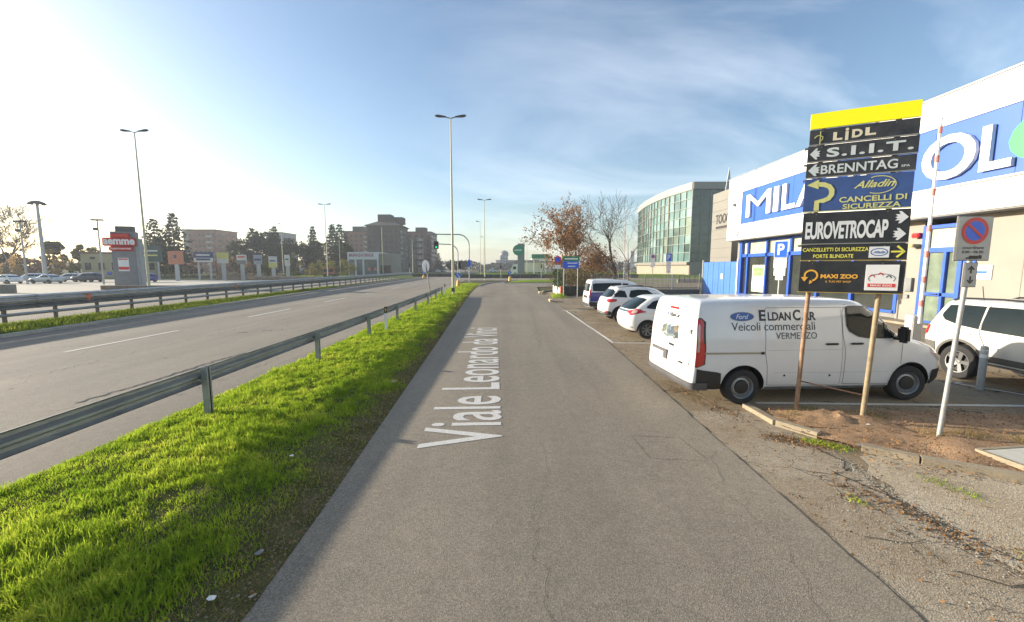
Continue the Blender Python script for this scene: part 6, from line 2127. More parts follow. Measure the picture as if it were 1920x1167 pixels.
for (x, y, lab) in ((2.9, 30.0, 'yellowish kerb block on the road edge, nearer of two'), (2.75, 39.5, 'yellowish kerb block on the road edge, farther of two')):
    o = MB().box((0, 0, 0.09), (0.28, 1.1, 0.18)).build('kerb_block', mat('yellowed_concrete', (0.50, 0.42, 0.24), 0.85, 0, 0.2, 4), None, bevel=0.03)
    o.location = (x, y, 0)
    props(o, lab, 'block', 'yellowish kerb blocks')

# ------------------------------------------------------------------ the curved glass building
gb = thing('glass_building', 'tall curved glass office building with a pale roof band, behind the bare trees', 'building', (45, 110, 0))
gpts_px = [(1300, 346, 102.0), (1279, 350, 106.5), (1256, 357, 112), (1237, 364.5, 118.5), (1222, 372, 125), (1209, 381, 133), (1201, 388, 141), (1197, 392, 148)]
GZ = 23.2
gp = [(at(px, py, Y).x, Y) for px, py, Y in gpts_px]
# resample facade into 16 bays
seg_len = [0]
for i in range(len(gp) - 1):
    seg_len.append(seg_len[-1] + math.dist(gp[i], gp[i + 1]))
NB = 18
bay = []
for i in range(NB + 1):
    s_ = seg_len[-1] * i / NB
    bay.append((float(np.interp(s_, seg_len, [p[0] for p in gp])), float(np.interp(s_, seg_len, [p[1] for p in gp]))))
gm = [mat('curtain_glass_%d' % i, c, 0.08, 0, 0.35, 0.18, spec=0.9) for i, c in enumerate(((0.11, 0.19, 0.18), (0.17, 0.27, 0.255), (0.06, 0.095, 0.085), (0.13, 0.17, 0.135)))]
mull = mat('mullion_grey_green', (0.17, 0.21, 0.195), 0.5, 0.3)
zr = [3.9, 6.2, 8.4, 10.6, 12.8, 15.0, 17.2, 19.4, 21.5]
zmin = 3.9
for i in range(NB):
    (xa_, ya_), (xb_, yb_) = bay[i], bay[i + 1]
    dx, dy = xb_ - xa_, yb_ - ya_
    L = math.hypot(dx, dy)
    ang = math.atan2(dy, dx)
    cxm, cym = (xa_ + xb_) / 2, (ya_ + yb_) / 2
    for j in range(len(zr) - 1):
        kk = random.choice((0, 1, 1, 0, 3)) if j > 3 else random.choice((0, 1, 2, 3, 2, 0))
        MB().box((cxm + 0.1, cym, (zr[j] + zr[j + 1]) / 2), (L - 0.12, 0.06, zr[j + 1] - zr[j] - 0.14), ang + random.uniform(-0.006, 0.006)).build('glass_pane', gm[kk], gb, world=True)
    wide = 0.6 if i in (4, 9, 13) else 0.16
    MB().box((xa_, ya_, (zmin + 21.6) / 2), (wide, 0.3, 21.6 - zmin), ang).build('mullion', mat('mullion_brown', (0.17, 0.15, 0.12), 0.6) if wide > 0.5 else mull, gb, world=True)
    for z_ in zr:
        MB().box((cxm, cym, z_), (L, 0.3, 0.15), ang).build('transom', mull, gb, world=True)
    MB().box((cxm, cym, 22.4), (L + 0.02, 0.5, 1.7), ang).build('roof_band', mat('pale_roof_band', (0.30, 0.28, 0.25), 0.6), gb, world=True)
    MB().box((cxm - 0.25, cym, 3.45), (L + 0.02, 1.2, 0.7), ang).build('canopy', mat('canopy_brown_grey', (0.20, 0.18, 0.15), 0.6), gb, world=True)
    MB().box((cxm, cym, 1.5), (L + 0.01, 0.3, 3.0), ang).build('base_wall', mat('cream_base_wall', (0.28, 0.235, 0.18), 0.7), gb, world=True)
inner = [(p[0] + 0.5, p[1]) for p in bay] + [(60, 148), (60, 102.6), (bay[0][0] + 0.5, 102.6)]
MB().prism(inner[:-1], 0.1, 21.4).build('core', mat('interior_dim', (0.10, 0.12, 0.10), 0.7), gb, world=True)
MB().prism([(p[0] + 0.1, p[1]) for p in bay] + [(60, 148), (60, 102.1)], 22.9, 23.2).build('roof', grey_soff, gb, world=True)
shade_glass = mat('side_glass_shaded', (0.09, 0.13, 0.11), 0.12, 0, 0.3, 0.3)  # shade of the side wall put into a darker pane colour
x0, x1 = gp[0][0], 60.0
nside = 7
for i in range(nside):
    xa_, xb_ = x0 + (x1 - x0) * i / nside, x0 + (x1 - x0) * (i + 1) / nside
    for j in range(len(zr) - 1):
        MB().box(((xa_ + xb_) / 2, 102.0, (zr[j] + zr[j + 1]) / 2), (xb_ - xa_ - 0.12, 0.06, zr[j + 1] - zr[j] - 0.14)).build('glass_pane', shade_glass, gb, world=True)
    MB().box((xa_, 101.95, 12.7), (0.16, 0.25, 17.8)).build('mullion', mull, gb, world=True)
MB().box(((x0 + x1) / 2, 101.9, 22.4), (x1 - x0, 0.5, 1.7)).build('roof_band', mat('side_band_grey', (0.26, 0.26, 0.24), 0.6), gb, world=True)
MB().box(((x0 + x1) / 2, 102.0, 1.9), (x1 - x0, 0.4, 3.8)).build('base_wall', grey_soff, gb, world=True)

# ------------------------------------------------------------------ background: signs, buildings
pyl = thing('pylon_sign', 'grey supermarket pylon with red cut-out lettering board above the parked cars', 'sign', (at(239, 500, 50).x, 50, 0), radians(18))
grey_clad = mat('grey_cladding', (0.20, 0.205, 0.215), 0.55, 0.1)
MB().box((0, 0, 3.4), (2.35, 1.0, 6.8)).build('column', grey_clad, pyl, bevel=0.03)
MB().box((0.15, 0, 7.0), (1.7, 0.7, 0.9)).build('cap', lamp_grey, pyl, bevel=0.03)
MB().box((1.3, 0.1, 3.0), (0.35, 1.1, 6.0)).build('side_fin', mat('pale_cladding', (0.28, 0.29, 0.30), 0.55), pyl, bevel=0.02)
rb = MB().box((-0.25, -0.62, 5.55), (3.3, 0.2, 1.0)).build('red_board', red_sign, pyl, bevel=0.1)
MB().box((-0.1, -0.62, 6.3), (1.9, 0.2, 0.55)).build('upper_board', red_sign, rb, bevel=0.12)
MB().box((-0.15, -0.62, 4.75), (2.4, 0.2, 0.55)).build('lower_board', red_sign, rb, bevel=0.1)
text('aemme', 3.05, 0.66, white_sign, pyl, (-0.25, -0.735, 5.55), bold=0.04)
text('Supermercati', 2.0, 0.3, white_sign, pyl, (-0.15, -0.735, 4.75), bold=0.02)
MB().box((-0.1, -0.52, 2.85), (1.05, 0.04, 1.6)).build('notice', white_sign, pyl)
MB().box((-0.1, -0.545, 2.4), (1.0, 0.03, 0.35)).build('notice_stripe', red_sign, pyl)
MB().box((-0.1, -0.545, 3.5), (0.9, 0.03, 0.14)).build('notice_stripe', red_sign, pyl)

w1 = thing('low_wall', 'low grey concrete wall at the left edge before the parked cars', 'wall', (-52, 40, 0))
for k in range(6):
    MB().box((-12 + k * 2.72, 0.0, 0.42), (2.70, 0.3, 0.84)).build('wall_block', mat('wall_grey', (0.20, 0.19, 0.16), 0.85, 0, 0.2, 2), w1, bevel=0.01)
o = MB().box((0, 0, 0.2), (10, 0.4, 0.55)).build('low_wall', mat('brownish_wall', (0.19, 0.14, 0.10), 0.85, 0, 0.25, 2), None, bevel=0.02)
o.location = (-41.5, 46, 0)
props(o, 'low brown wall before the foot of the supermarket pylon', 'wall')
o = MB().box((0, 0, 0.3), (22, 0.4, 0.6)).build('low_wall', mat('pinkish_wall', (0.34, 0.25, 0.20), 0.85, 0, 0.25, 1), None, bevel=0.02)
o.location = (-50, 84, 0)
props(o, 'low pinkish wall below the row of billboards', 'wall')


def billboard(px0, px1, py0, py1, Y, label, colours, legs=2, words=None, group='roadside billboards'):
    a, b = at(px0, py0, Y), at(px1, py1, Y)
    cx = (a.x + b.x) / 2
    t = thing('billboard', label, 'billboard', (cx, Y, 0), 0, group)
    w, z0, z1 = b.x - a.x, b.z, a.z
    fr_ = MB().box((0, 0, (z0 + z1) / 2), (w, 0.15, z1 - z0)).build('board', colours[0], t, bevel=0.02)
    if len(colours) > 1:
        MB().box((0, -0.09, z0 + (z1 - z0) * 0.22), (w * 0.97, 0.03, (z1 - z0) * 0.42)).build('lower_panel', colours[1], fr_)
    if words:
        for i, (s_, f, sz, m_) in enumerate(words):
            print_line(w * sz[0], (z1 - z0) * sz[1] * 0.7, m_, fr_, (0, -0.115, z0 + (z1 - z0) * f), seed=i + int(px0))
    xs_ = [0] if legs == 1 else [-w * 0.3, w * 0.3]
    for x_ in xs_:
        MB().box((x_, 0.1, z0 / 2), (0.7 if legs == 1 else 0.22, 0.25, z0 + 0.1)).build('leg', mat('billboard_leg', (0.42, 0.43, 0.43), 0.6, 0.2), t)


bb_white = mat('board_offwhite', (0.55, 0.55, 0.52), 0.6, 0, 0.1, 1)
bb_orange = mat('board_orange', (0.50, 0.20, 0.12), 0.6, 0, 0.1, 1)
bb_navy = mat('board_navy', (0.05, 0.08, 0.16), 0.6, 0, 0.15, 1)
bb_yel = mat('board_yellow', (0.58, 0.54, 0.16), 0.6, 0, 0.1, 1)
bb_green = mat('board_dark_green', (0.04, 0.075, 0.07), 0.6, 0, 0.2, 0.8)
billboard(314, 345, 471, 496, 76, 'pinkish orange billboard beside the dark green one', [bb_orange], 1, [('', 0.6, (0.2, 0.4), bb_navy)])
billboard(362, 401, 473, 492, 78, 'dark blue billboard with an arched white logo', [bb_navy, bb_white], 2, [('', 0.28, (0.7, 0.3), bb_navy), ('', 0.72, (0.7, 0.25), bb_white)])
billboard(406, 429, 474, 494, 80, 'billboard with a plain yellow upper half and pale lower half', [bb_yel, bb_white], 1)
billboard(443, 463, 478, 496, 82, 'small billboard with pink heading and grey rows left of the blue-grey one', [bb_white, grey_clad], 1, [('', 0.78, (0.7, 0.2), red_sign)])
billboard(475, 492, 478, 496, 84, 'narrow bluish grey billboard fifth from the left', [mat('board_bluegrey', (0.28, 0.31, 0.36), 0.6)], 1, [('', 0.5, (0.8, 0.3), bb_navy)])
billboard(503, 520, 481, 502, 86, 'billboard with dark shapes over a yellow foot', [bb_white, bb_yel], 1, [('', 0.6, (0.7, 0.18), bb_navy)])
billboard(533, 544, 478, 499, 88, 'narrow white billboard right of the slim grey lamp post', [bb_white], 1, [('', 0.6, (0.6, 0.2), bb_navy)])
billboard(256, 305, 461, 491, 84, 'wide dark green board with pale lines right of the supermarket pylon', [bb_green], 2, [('', 0.68, (0.7, 0.13), bb_white), ('', 0.4, (0.66, 0.13), bb_yel)])
o = None


def block(px0, px1, top, Y, depth, label, wall_m, floors, cols, name='apartment_building', roofc=None, extra=None, rz=0.0, win=None, balc=None, side_cols=3, base=0.0):
    a, b = at(px0, top, Y), at(px1, top, Y)
    cx = (a.x + b.x) / 2
    w, h = b.x - a.x, a.z
    t = thing(name, label, 'building', (cx, Y, 0), rz)
    MB().box((0, depth / 2, h / 2), (w, depth, h)).build('wall', wall_m, t)
    win = win or mat('far_window_dark', (0.05, 0.055, 0.06), 0.2, 0, 0.3, 0.3)
    fh = h / (floors + 0.6)
    me = None
    me2 = None
    bw = w / cols
    for f in range(floors):
        for c in range(cols):
            if me is None:
                o = MB().box((0, 0, 0), (bw * 0.42, 0.14, fh * 0.48)).build('window', win, t)
                me = o.data
            else:
                o = link('window', me, t)
            o.location = (-w / 2 + bw * (c + 0.5), -0.03, fh * (f + 0.75))
        for c in range(side_cols):
            for sx in (-1, 1):
                if me2 is None:
                    o = MB().box((0, 0, 0), (0.14, depth / side_cols * 0.42, fh * 0.48)).build('window', win, t)
                    me2 = o.data
                else:
                    o = link('window', me2, t)
                o.location = (sx * (w / 2 + 0.03), depth / side_cols * (c + 0.5), fh * (f + 0.75))
        if balc:
            MB().box((balc[0] * w, -0.6, fh * (f + 0.45)), (balc[1] * w, 1.3, fh * 0.32)).build('balcony', balc[2], t)
    MB().box((0, depth / 2, h + 0.2), (w + 0.5, depth + 0.5, 0.4)).build('roof', roofc or wall_m, t)
    return t, w, h


brick_red = mat('brick_facade', (0.25, 0.125, 0.085), 0.85, 0, 0.15, 0.15)
brick_pale = mat('brick_facade_pale', (0.18, 0.11, 0.085), 0.85, 0, 0.15, 0.15)
grey_fac = mat('grey_facade', (0.085, 0.075, 0.07), 0.85, 0, 0.12, 0.15)
beige_fac = mat('beige_facade', (0.38, 0.33, 0.24), 0.85, 0, 0.12, 0.15)
pale_balc = mat('pale_balcony', (0.42, 0.40, 0.36), 0.8)
t, w, h = block(352, 403, 432, 200, 16, 'brick apartment block rising behind the two left cedars', brick_red, 7, 6, roofc=grey_fac, balc=(0.3, 0.2, pale_balc))
MB().box((-w / 2 - 1.0, 6, h * 0.51), (4.5, 10, h * 1.04)).build('stair_tower', mat('pale_stair_tower', (0.30, 0.27, 0.25), 0.8), t)
t, w, h = block(645, 690, 435, 200, 16, 'brick block with pale balconies left of the grey hip-roofed tower', brick_red, 8, 5, roofc=grey_fac, balc=(0.42, 0.16, pale_balc))
MB().box((0, 6, h + 1.6), (6, 5, 2.6)).build('roof_hut', grey_fac, t)
t, w, h = block(500, 528, 437, 210, 14, 'pale low apartment roof seen between the dark tree crowns', mat('far_pale_facade', (0.34, 0.33, 0.32), 0.8), 5, 4)
# hip-roofed grey tower
t, w, h = block(687, 748, 425, 170, 14, 'grey tower block with a low pitched roof and roof hut', grey_fac, 8, 6, roofc=grey_fac, side_cols=2)
MB().box((-w * 0.16, -0.35, h * 0.5), (w * 0.15, 0.6, h * 0.98)).build('loggia_column', mat('dark_loggia', (0.06, 0.06, 0.065), 0.8), t)
hw_ = w / 2 + 1.0
MB().add([(-hw_, -1, h + 0.35), (hw_, -1, h + 0.35), (hw_, 15, h + 0.35), (-hw_, 15, h + 0.35), (-1.5, 7, h + 3.6), (1.5, 7, h + 3.6)], [(0, 1, 5, 4), (1, 2, 5), (2, 3, 4, 5), (3, 0, 4), (3, 2, 1, 0)]).build('hip_roof', mat('dark_roof', (0.07, 0.065, 0.065), 0.8), t)
MB().box((-0.5, 6.5, h + 3.8), (5.5, 5, 3.2)).build('roof_hut', grey_fac, t)
MB().box((4.8, 7.5, h + 3.0), (4.2, 5, 2.8)).build('roof_hut', grey_fac, t)
t, w, h = block(763, 808, 436, 200, 16, 'stepped brick and beige block with stacked balconies right of the grey tower', brick_pale, 8, 4, roofc=grey_fac, balc=(0.44, 0.14, grey_fac))
MB().box((-w * 0.02, -0.5, h * 0.42), (w * 0.40, 1.0, h * 0.84)).build('beige_bay', beige_fac, t)
MB().box((0, 6, h + 1.5), (5, 5, 2.4)).build('roof_hut', grey_fac, t)
for f in range(5):
    for c in range(2):
        MB().box((-w * 0.12 + c * 1.9, -1.05, 4 + f * 2.9), (0.9, 0.12, 1.5)).build('window', mat('bright_blind', (0.55, 0.55, 0.52), 0.6), t)
    MB().box((w * 0.02, -1.3, 3.0 + f * 2.9), (w * 0.3, 0.9, 0.7)).build('balcony', grey_fac, t)
t, w, h = block(745, 768, 446, 185, 14, 'dark low annexe squeezed between the grey tower and the stepped block', mat('dark_annexe', (0.10, 0.09, 0.085), 0.85), 6, 3, roofc=grey_fac)
# far low blocks on the horizon
t, w, h = block(930, 1010, 489, 340, 20, 'long pale office block on the horizon behind the roundabout', mat('far_office', (0.30, 0.33, 0.33), 0.7), 2, 9, roofc=grey_fac)
t, w, h = block(938, 952, 480, 330, 14, 'square office tower on the horizon with a domed top', mat('far_tower', (0.34, 0.36, 0.38), 0.7), 4, 3)
MB().lathe([(3.6, h), (3.6, h + 2.2), (2.8, h + 3.6), (1.2, h + 4.4), (0, h + 4.6)], 18, Matrix.Translation((0, 7, 0))).build('dome', mat('domed_top', (0.20, 0.19, 0.22), 0.6), t)
# cream depot on the left
t, w, h = block(150, 226, 476, 100, 10, 'cream single-storey depot behind the supermarket lot', mat('cream_depot', (0.46, 0.41, 0.24), 0.8, 0, 0.08, 0.4), 1, 3, name='depot', roofc=mat('tile_brown', (0.22, 0.15, 0.10), 0.85))
for (px_, py_, w_, h_, m_) in ((174, 484, 1.1, 0.5, black), (166, 496, 0.8, 0.7, lamp_grey), (206, 513, 1.0, 0.7, blue_sign), (214, 499, 0.4, 0.6, bb_orange)):
    p = at(px_, py_, 100)
    MB().box((p.x - t.location.x, -0.12, p.z), (w_, 0.1, h_)).build('wall_plate', m_, t)
# showroom
sh_t = thing('showroom', 'low white showroom with red and blue lettering before the grey tower', 'building', (at(652, 500, 128).x, 128, 0))
xa_ = at(735, 500, 128).x - sh_t.location.x
xb_ = at(710, 500, 128).x - sh_t.location.x
zt = at(652, 473, 128).z
MB().box((xb_ / 2, 5, zt - 1.15), (xb_, 10, 2.3)).build('fascia', mat('showroom_white', (0.55, 0.57, 0.60), 0.6), sh_t)
MB().box((xb_ / 2, 5.3, (zt - 2.3) / 2), (xb_ - 0.4, 9.6, zt - 2.3)).build('wall', mat('showroom_glass', (0.10, 0.12, 0.14), 0.15, 0, 0.4, 0.3), sh_t)
MB().box(((xa_ + xb_) / 2, 5.5, zt / 2 - 0.2), (xa_ - xb_, 10, zt - 0.4)).build('corner_block', mat('greyish_block', (0.20, 0.18, 0.165), 0.8), sh_t)
MB().box(((xa_ + xb_) / 2, 0.4, 1.7), ((xa_ - xb_) * 0.75, 0.2, 2.8)).build('display_window', glass, sh_t)
for x_ in (0.1, xb_ * 0.25, xb_ * 0.5, xb_ * 0.97):
    MB().box((x_, 0.3, (zt - 2.3) / 2), (0.5, 0.3, zt - 2.3)).build('pillar', MATS['showroom_white'], sh_t)
text('BRIANZATENDE', xb_ * 0.8, 0.95, mat('showroom_letters', (0.30, 0.05, 0.12), 0.5), sh_t, (xb_ * 0.45, -0.03, zt - 0.95), bold=0.04)
for x_ in (xb_ * 0.68, xb_ * 0.88):
    MB().box((x_, 0.35, 1.9), (0.9, 0.1, 1.0)).build('poster', bb_orange, sh_t)
# green pylon with disc
p = at(977, 457, 104)
t = thing('pylon_sign', 'grey slab pylon carrying a green disc past the roundabout', 'sign', (p.x, 104, 0))
MB().box((0, 0, p.z / 2), (at(984, 457, 104).x - at(971, 457, 104).x, 0.6, p.z)).build('slab', mat('slab_grey', (0.22, 0.24, 0.24), 0.5, 0.2), t, bevel=0.03)
c_ = at(971.5, 469.5, 104)
disc(t, (c_.x - p.x, -0.4, c_.z), 1.35, mat('green_disc', (0.01, 0.28, 0.13), 0.45), th=0.25, name='green_disc')
print_line(1.9, 0.3, white_sign, t, (c_.x - p.x, -0.68, c_.z), 6)
# petrol canopy
a, b = at(997, 477, 112), at(1030, 485, 112)
t = thing('canopy', 'green edged filling station canopy right of the pylon', 'canopy', (a.x, 112, 0))
MB().box(((b.x - a.x) / 2, 3, (a.z + b.z) / 2), (b.x - a.x, 7, a.z - b.z)).build('fascia', mat('canopy_green', (0.03, 0.22, 0.12), 0.5), t, bevel=0.05)
MB().box(((b.x - a.x) / 2, 3, b.z - 0.15), (b.x - a.x - 0.2, 6.8, 0.3)).build('soffit', white_sign, t)
for x_ in (0.8, b.x - a.x - 0.8):
    MB().box((x_, 3, b.z / 2), (0.4, 0.4, b.z)).build('column', white_sign, t)
# dark barrier round the roundabout, in panels
rb_ = thing('barrier_wall', 'dark low barrier across the road ahead in front of the grass mound', 'barrier', (-13, 96.5, 0))
dkb = mat('dark_barrier', (0.035, 0.033, 0.033), 0.8, 0, 0.3, 1)
me_ = None
for k in range(20):
    if me_ is None:
        o = MB().box((0, 0, 0.42), (2.1, 0.3, 0.84)).build('barrier_block', dkb, rb_, bevel=0.03)
        me_ = o.data
    else:
        o = link('barrier_block', me_, rb_)
    o.location = (1 + 2.15 * k, 0, 0)
    if k % 3 == 0:
        MB().box((1 + 2.15 * k, -0.17, 0.6), (0.3, 0.03, 0.3)).build('reflector', blue_sign, rb_)
# median end barrier left
t = thing('barrier_wall', 'dark low barrier continuing the median rail towards the signals', 'barrier', (-26, 107, 0))
for k in range(8):
    MB().box((0.8 + 2.1 * k, 0, 0.42), (2.05, 0.3, 0.84)).build('barrier_block', dkb, t, bevel=0.03)


# ------------------------------------------------------------------ trees
def branch_tree(H, seed, spread=0.5, r0=0.16, levels=5, fork=3, trunk=0.22, up=0.55, droop=0.0, first=None):
    rnd = random.Random(seed)
    segs = []
    tips = []

    def grow(p, d, L, r, lv):
        n = 3 if lv < levels else 2
        q = p
        for i in range(n):
            d = (d + Vector((rnd.gauss(0, 0.12), rnd.gauss(0, 0.12), rnd.gauss(0, 0.08) + 0.04 - droop * 0.1))).normalized()
            q2 = q + d * (L / n)
            r2 = r * (0.86 if lv else 0.93)
            segs.append((q, q2, r, r2))
            q, r = q2, r2
            if lv >= levels - 2:
                tips.append(q2)
            if lv > 0 and lv < levels and i < n - 1 and rnd.random() < 0.75:
                a = rnd.uniform(0, 2 * pi)
                e = d.orthogonal().normalized()
                e.rotate(Matrix.Rotation(a, 3, d))
                grow(q2, (d * 0.6 + e * spread * 1.2).normalized(), L * rnd.uniform(0.4, 0.6), r2 * 0.5, lv + 1)
        if lv >= levels:
            return
        k = fork + (1 if (lv == 0) else 0) + rnd.choice((0, 0, 1)) - 1
        a0 = rnd.uniform(0, 2 * pi)
        for j in range(max(2, k)):
            a = a0 + 2 * pi * j / max(2, k) + rnd.uniform(-0.4, 0.4)
            e = d.orthogonal().normalized()
            e.rotate(Matrix.Rotation(a, 3, d))
            s_ = spread * rnd.uniform(0.6, 1.2)
            nd = (d * (1 - s_ * 0.35) + e * s_ + Vector((0, 0, up * 0.25))).normalized()
            grow(q, nd, L * rnd.uniform(0.68, 0.88) * (1.0 if lv else 1.15), r * rnd.uniform(0.6, 0.75), lv + 1)

    grow(Vector((0, 0, -0.1)), Vector((rnd.uniform(-0.05, 0.05), 0, 1)), H * trunk, r0, 0)
    return segs, tips


def twig_mesh(name, segs, m, parent, rmin=0.012):
    V, Fs = [], []
    k = 0
    for (a, b, ra, rb2) in segs:
        ra, rb2 = max(ra, rmin), max(rb2, rmin)
        n = 6 if ra > 0.06 else 3
        d = (b - a).normalized()
        e = d.orthogonal().normalized()
        f = d.cross(e)
        for (p, r) in ((a, ra), (b + d * r_over(ra), rb2)):
            for i in range(n):
                t = 2 * pi * i / n
                V.append(tuple(p + (e * cos(t) + f * sin(t)) * r))
        for i in range(n):
            j = (i + 1) % n
            Fs.append((k + i, k + j, k + n + j, k + n + i))
        k += 2 * n
    me = bpy.data.meshes.new(name)
    me.from_pydata(V, [], Fs)
    me.materials.append(m)
    me.shade_smooth()
    return link(name, me, parent)


def r_over(r):
    return r * 0.3


bark = mat('dark_bark', (0.055, 0.045, 0.038), 0.9, 0, 0.3, 3, 0.3, 20)
bark_p = mat('greyish_bark', (0.12, 0.105, 0.09), 0.9, 0, 0.3, 3)


def scale_tree(segs, tips, H):
    zm = max(s[1].z for s in segs)
    k = H / zm
    return [(a * k, b * k, r, r2) for a, b, r, r2 in segs], [t * k for t in tips]


def deciduous(label, x, y, H, seed, leafm=None, nleaf=0, lsize=(0.1, 0.25), spread=0.5, r0=0.16, levels=5, group=None, name='bare_tree', trunk=0.22, jit=0.35, bm=bark, rmin=0.012, z0=0, wide=1.0):
    t = thing(name, label, 'tree', (x, y, z0), 0, group)
    segs, tips = branch_tree(H, seed, spread, r0, levels, trunk=trunk)
    segs, tips = scale_tree(segs, tips, H)
    wv_ = Vector((wide, wide, 1))
    segs = [(a * wv_, b * wv_, c, d) for a, b, c, d in segs]
    tips = [q * wv_ for q in tips]
    big = [s for s in segs if s[2] > r0 * 0.35]
    small = [s for s in segs if s[2] <= r0 * 0.35]
    twig_mesh('trunk', big, bm, t, rmin)
    twig_mesh('branches', small, bm, t, rmin)
    if leafm and tips:
        T_ = np.array([tuple(p) for p in tips])
        wgt = np.array([mnoise.noise(Vector(p) * 0.45) for p in T_])
        T2 = T_[wgt > -0.3]
        c = T2[RNG.integers(0, len(T2), nleaf)] + RNG.normal(0, jit, (nleaf, 3))
        leaves('crown', c, RNG.uniform(lsize[0], lsize[1], nleaf), leafm, t, aspect=0.7)
    return t


brown_leaf = foliage('brown_autumn_leaf', (0.15, 0.085, 0.045), (0.50, 0.30, 0.14), (0.32, 0.175, 0.085), scale=0.9, trans=0.3, fine=7)
p = at(1094, 500, 50)
deciduous('spreading tree with reddish brown autumn leaves behind the direction board', p.x, 50, 11.4, 11, brown_leaf, 8000, (0.13, 0.28), spread=0.7, r0=0.2, name='autumn_tree', trunk=0.15, jit=0.16, wide=1.12)
p = at(1095, 500, 55)
deciduous('smaller tree with sparse brown leaves between the autumn tree and the bare one', p.x, 52, 6.2, 23, brown_leaf, 4200, (0.12, 0.26), spread=0.8, r0=0.13, name='autumn_tree', trunk=0.22, jit=0.3, wide=1.2)
p = at(1152, 500, 60)
deciduous('tall bare tree with a dark trunk left of the glass building', p.x, 60, 13.6, 5, None, 0, spread=0.45, r0=0.30, levels=5, trunk=0.30, wide=1.1, rmin=0.02)
p = at(1178, 500, 72)
deciduous('slender bare tree just before the glass building', p.x, 72, 13.5, 31, None, 0, spread=0.40, r0=0.15, levels=5, bm=bark_p)
p = at(1100, 500, 85)
deciduous('bare pale tree behind the smaller autumn tree', p.x, 85, 10.5, 43, None, 0, spread=0.45, r0=0.16, levels=5, bm=bark_p)
# low leafy brown shrub under the trees
c_ = np.stack([RNG.normal(7.2, 1.3, 3200), RNG.normal(47, 0.8, 3200), np.abs(RNG.normal(0, 1.0, 3200)) + 0.5], 1)
props(leaves('undergrowth', c_, RNG.uniform(0.08, 0.22, 3200), foliage('undergrowth_leaf', (0.10, 0.09, 0.03), (0.30, 0.20, 0.08), scale=1.2)), 'yellow brown undergrowth behind the hedge corner', 'undergrowth', kind='stuff')
p = at(425, 500, 150)
deciduous('pale round bare tree between the brick block and the big cedars', p.x, 150, 14.8, 77, None, 0, spread=0.6, r0=0.22, levels=5, bm=bark_p, rmin=0.035)
p = at(2, 500, 95)
deciduous('large bare tree leaning in at the left edge of the view', p.x, 95, 18.5, 91, foliage('sparse_yellow_leaf', (0.25, 0.20, 0.10), (0.40, 0.33, 0.2)), 700, (0.15, 0.3), spread=0.42, r0=0.3, levels=6, bm=bark_p, rmin=0.03)

needle = foliage('cedar_needles', (0.014, 0.028, 0.020), (0.045, 0.070, 0.045), (0.028, 0.046, 0.032), scale=0.6, trans=0.12, fine=3)
needle2 = foliage('dark_evergreen_leaf', (0.020, 0.034, 0.016), (0.060, 0.082, 0.038), (0.036, 0.054, 0.026), scale=0.5, trans=0.15, fine=3)


def conifer_mesh(seed, n=2600):
    """unit conifer: height 1, radius ~0.3, drooping tiers"""
    r = np.random.default_rng(seed)
    tiers = 17
    cen = []
    for k in range(tiers):
        z = 0.10 + 0.90 * k / tiers
        R = 0.33 * (1 - z) ** 0.8 * r.uniform(0.8, 1.15) + 0.012
        m = int(n * (1 - z + 0.08) / tiers * 1.8)
        nb_ = 7
        a0 = r.uniform(0, 6.28)
        br = r.integers(0, nb_, m)
        Rb = R * r.uniform(0.65, 1.15, nb_)
        a = a0 + br * 2 * pi / nb_ + r.normal(0, 0.22, m)
        u_ = r.uniform(0.1, 1, m) ** 0.6
        rad = Rb[br] * u_
        cen.append(np.stack([rad * np.cos(a), rad * np.sin(a), z - 0.09 * u_ * (1 - z) + r.normal(0, 0.012, m)], 1))
    c = np.concatenate(cen)
    c[:, 2] = np.clip(c[:, 2], 0.04, 1.0)
    return c


def conifer(label, px, top, Y, seed, wide=1.0, m=needle, group='dark cedars behind the road'):
    p = at(px, top, Y)
    t = thing('conifer_tree', label, 'tree', (p.x, Y, 0), 0, group)
    H = p.z
    c = conifer_mesh(seed) * np.array([H * wide, H * wide, H])
    leaves('crown', c, RNG.uniform(0.045, 0.085, len(c)) * H * 0.8, m, t, aspect=0.45, flat=0.4)
    MB().tube([(0, 0, 0), (0, 0, H * 0.97)], [H * 0.018, 0.04], 7).build('trunk', bark, t)
    # shaded heart of the crown
    return t


def round_tree(label, px, top, Y, wpx, seed, m=needle2, n=3600, group='broad evergreens behind the road', name='evergreen_tree', low=0.12):
    p = at(px, top, Y)
    H = p.z
    Rw = wpx / 2 * Y / F_PX
    t = thing(name, label, 'tree', (p.x, Y, 0), 0, group)
    r = np.random.default_rng(seed)
    nl = 16
    lob = np.stack([r.uniform(-0.75, 0.75, nl) * Rw, r.uniform(-0.6, 0.6, nl) * Rw, r.uniform(low + 0.15, 0.85, nl) * H], 1)
    fade = 1 - np.clip((lob[:, 2] / H - 0.5) / 0.5, 0, 1) * 0.6
    lob[:, 0] *= fade
    lr = r.uniform(0.22, 0.42, nl) * min(Rw, H * 0.5)
    k = r.integers(0, nl, n)
    v = r.normal(size=(n, 3))
    v /= np.linalg.norm(v, axis=1, keepdims=True)
    c = lob[k] + v * (lr[k] * r.uniform(0.55, 1.08, n)).reshape(-1, 1)
    c[:, 2] = np.clip(c[:, 2], 0.3, H)
    leaves('crown', c, r.uniform(0.05, 0.10, n) * H * 0.75, m, t, aspect=0.7)
    MB().tube([(0, 0, 0), (0, 0, H * 0.7)], [H * 0.022, 0.08], 7).build('trunk', bark, t)
    return t


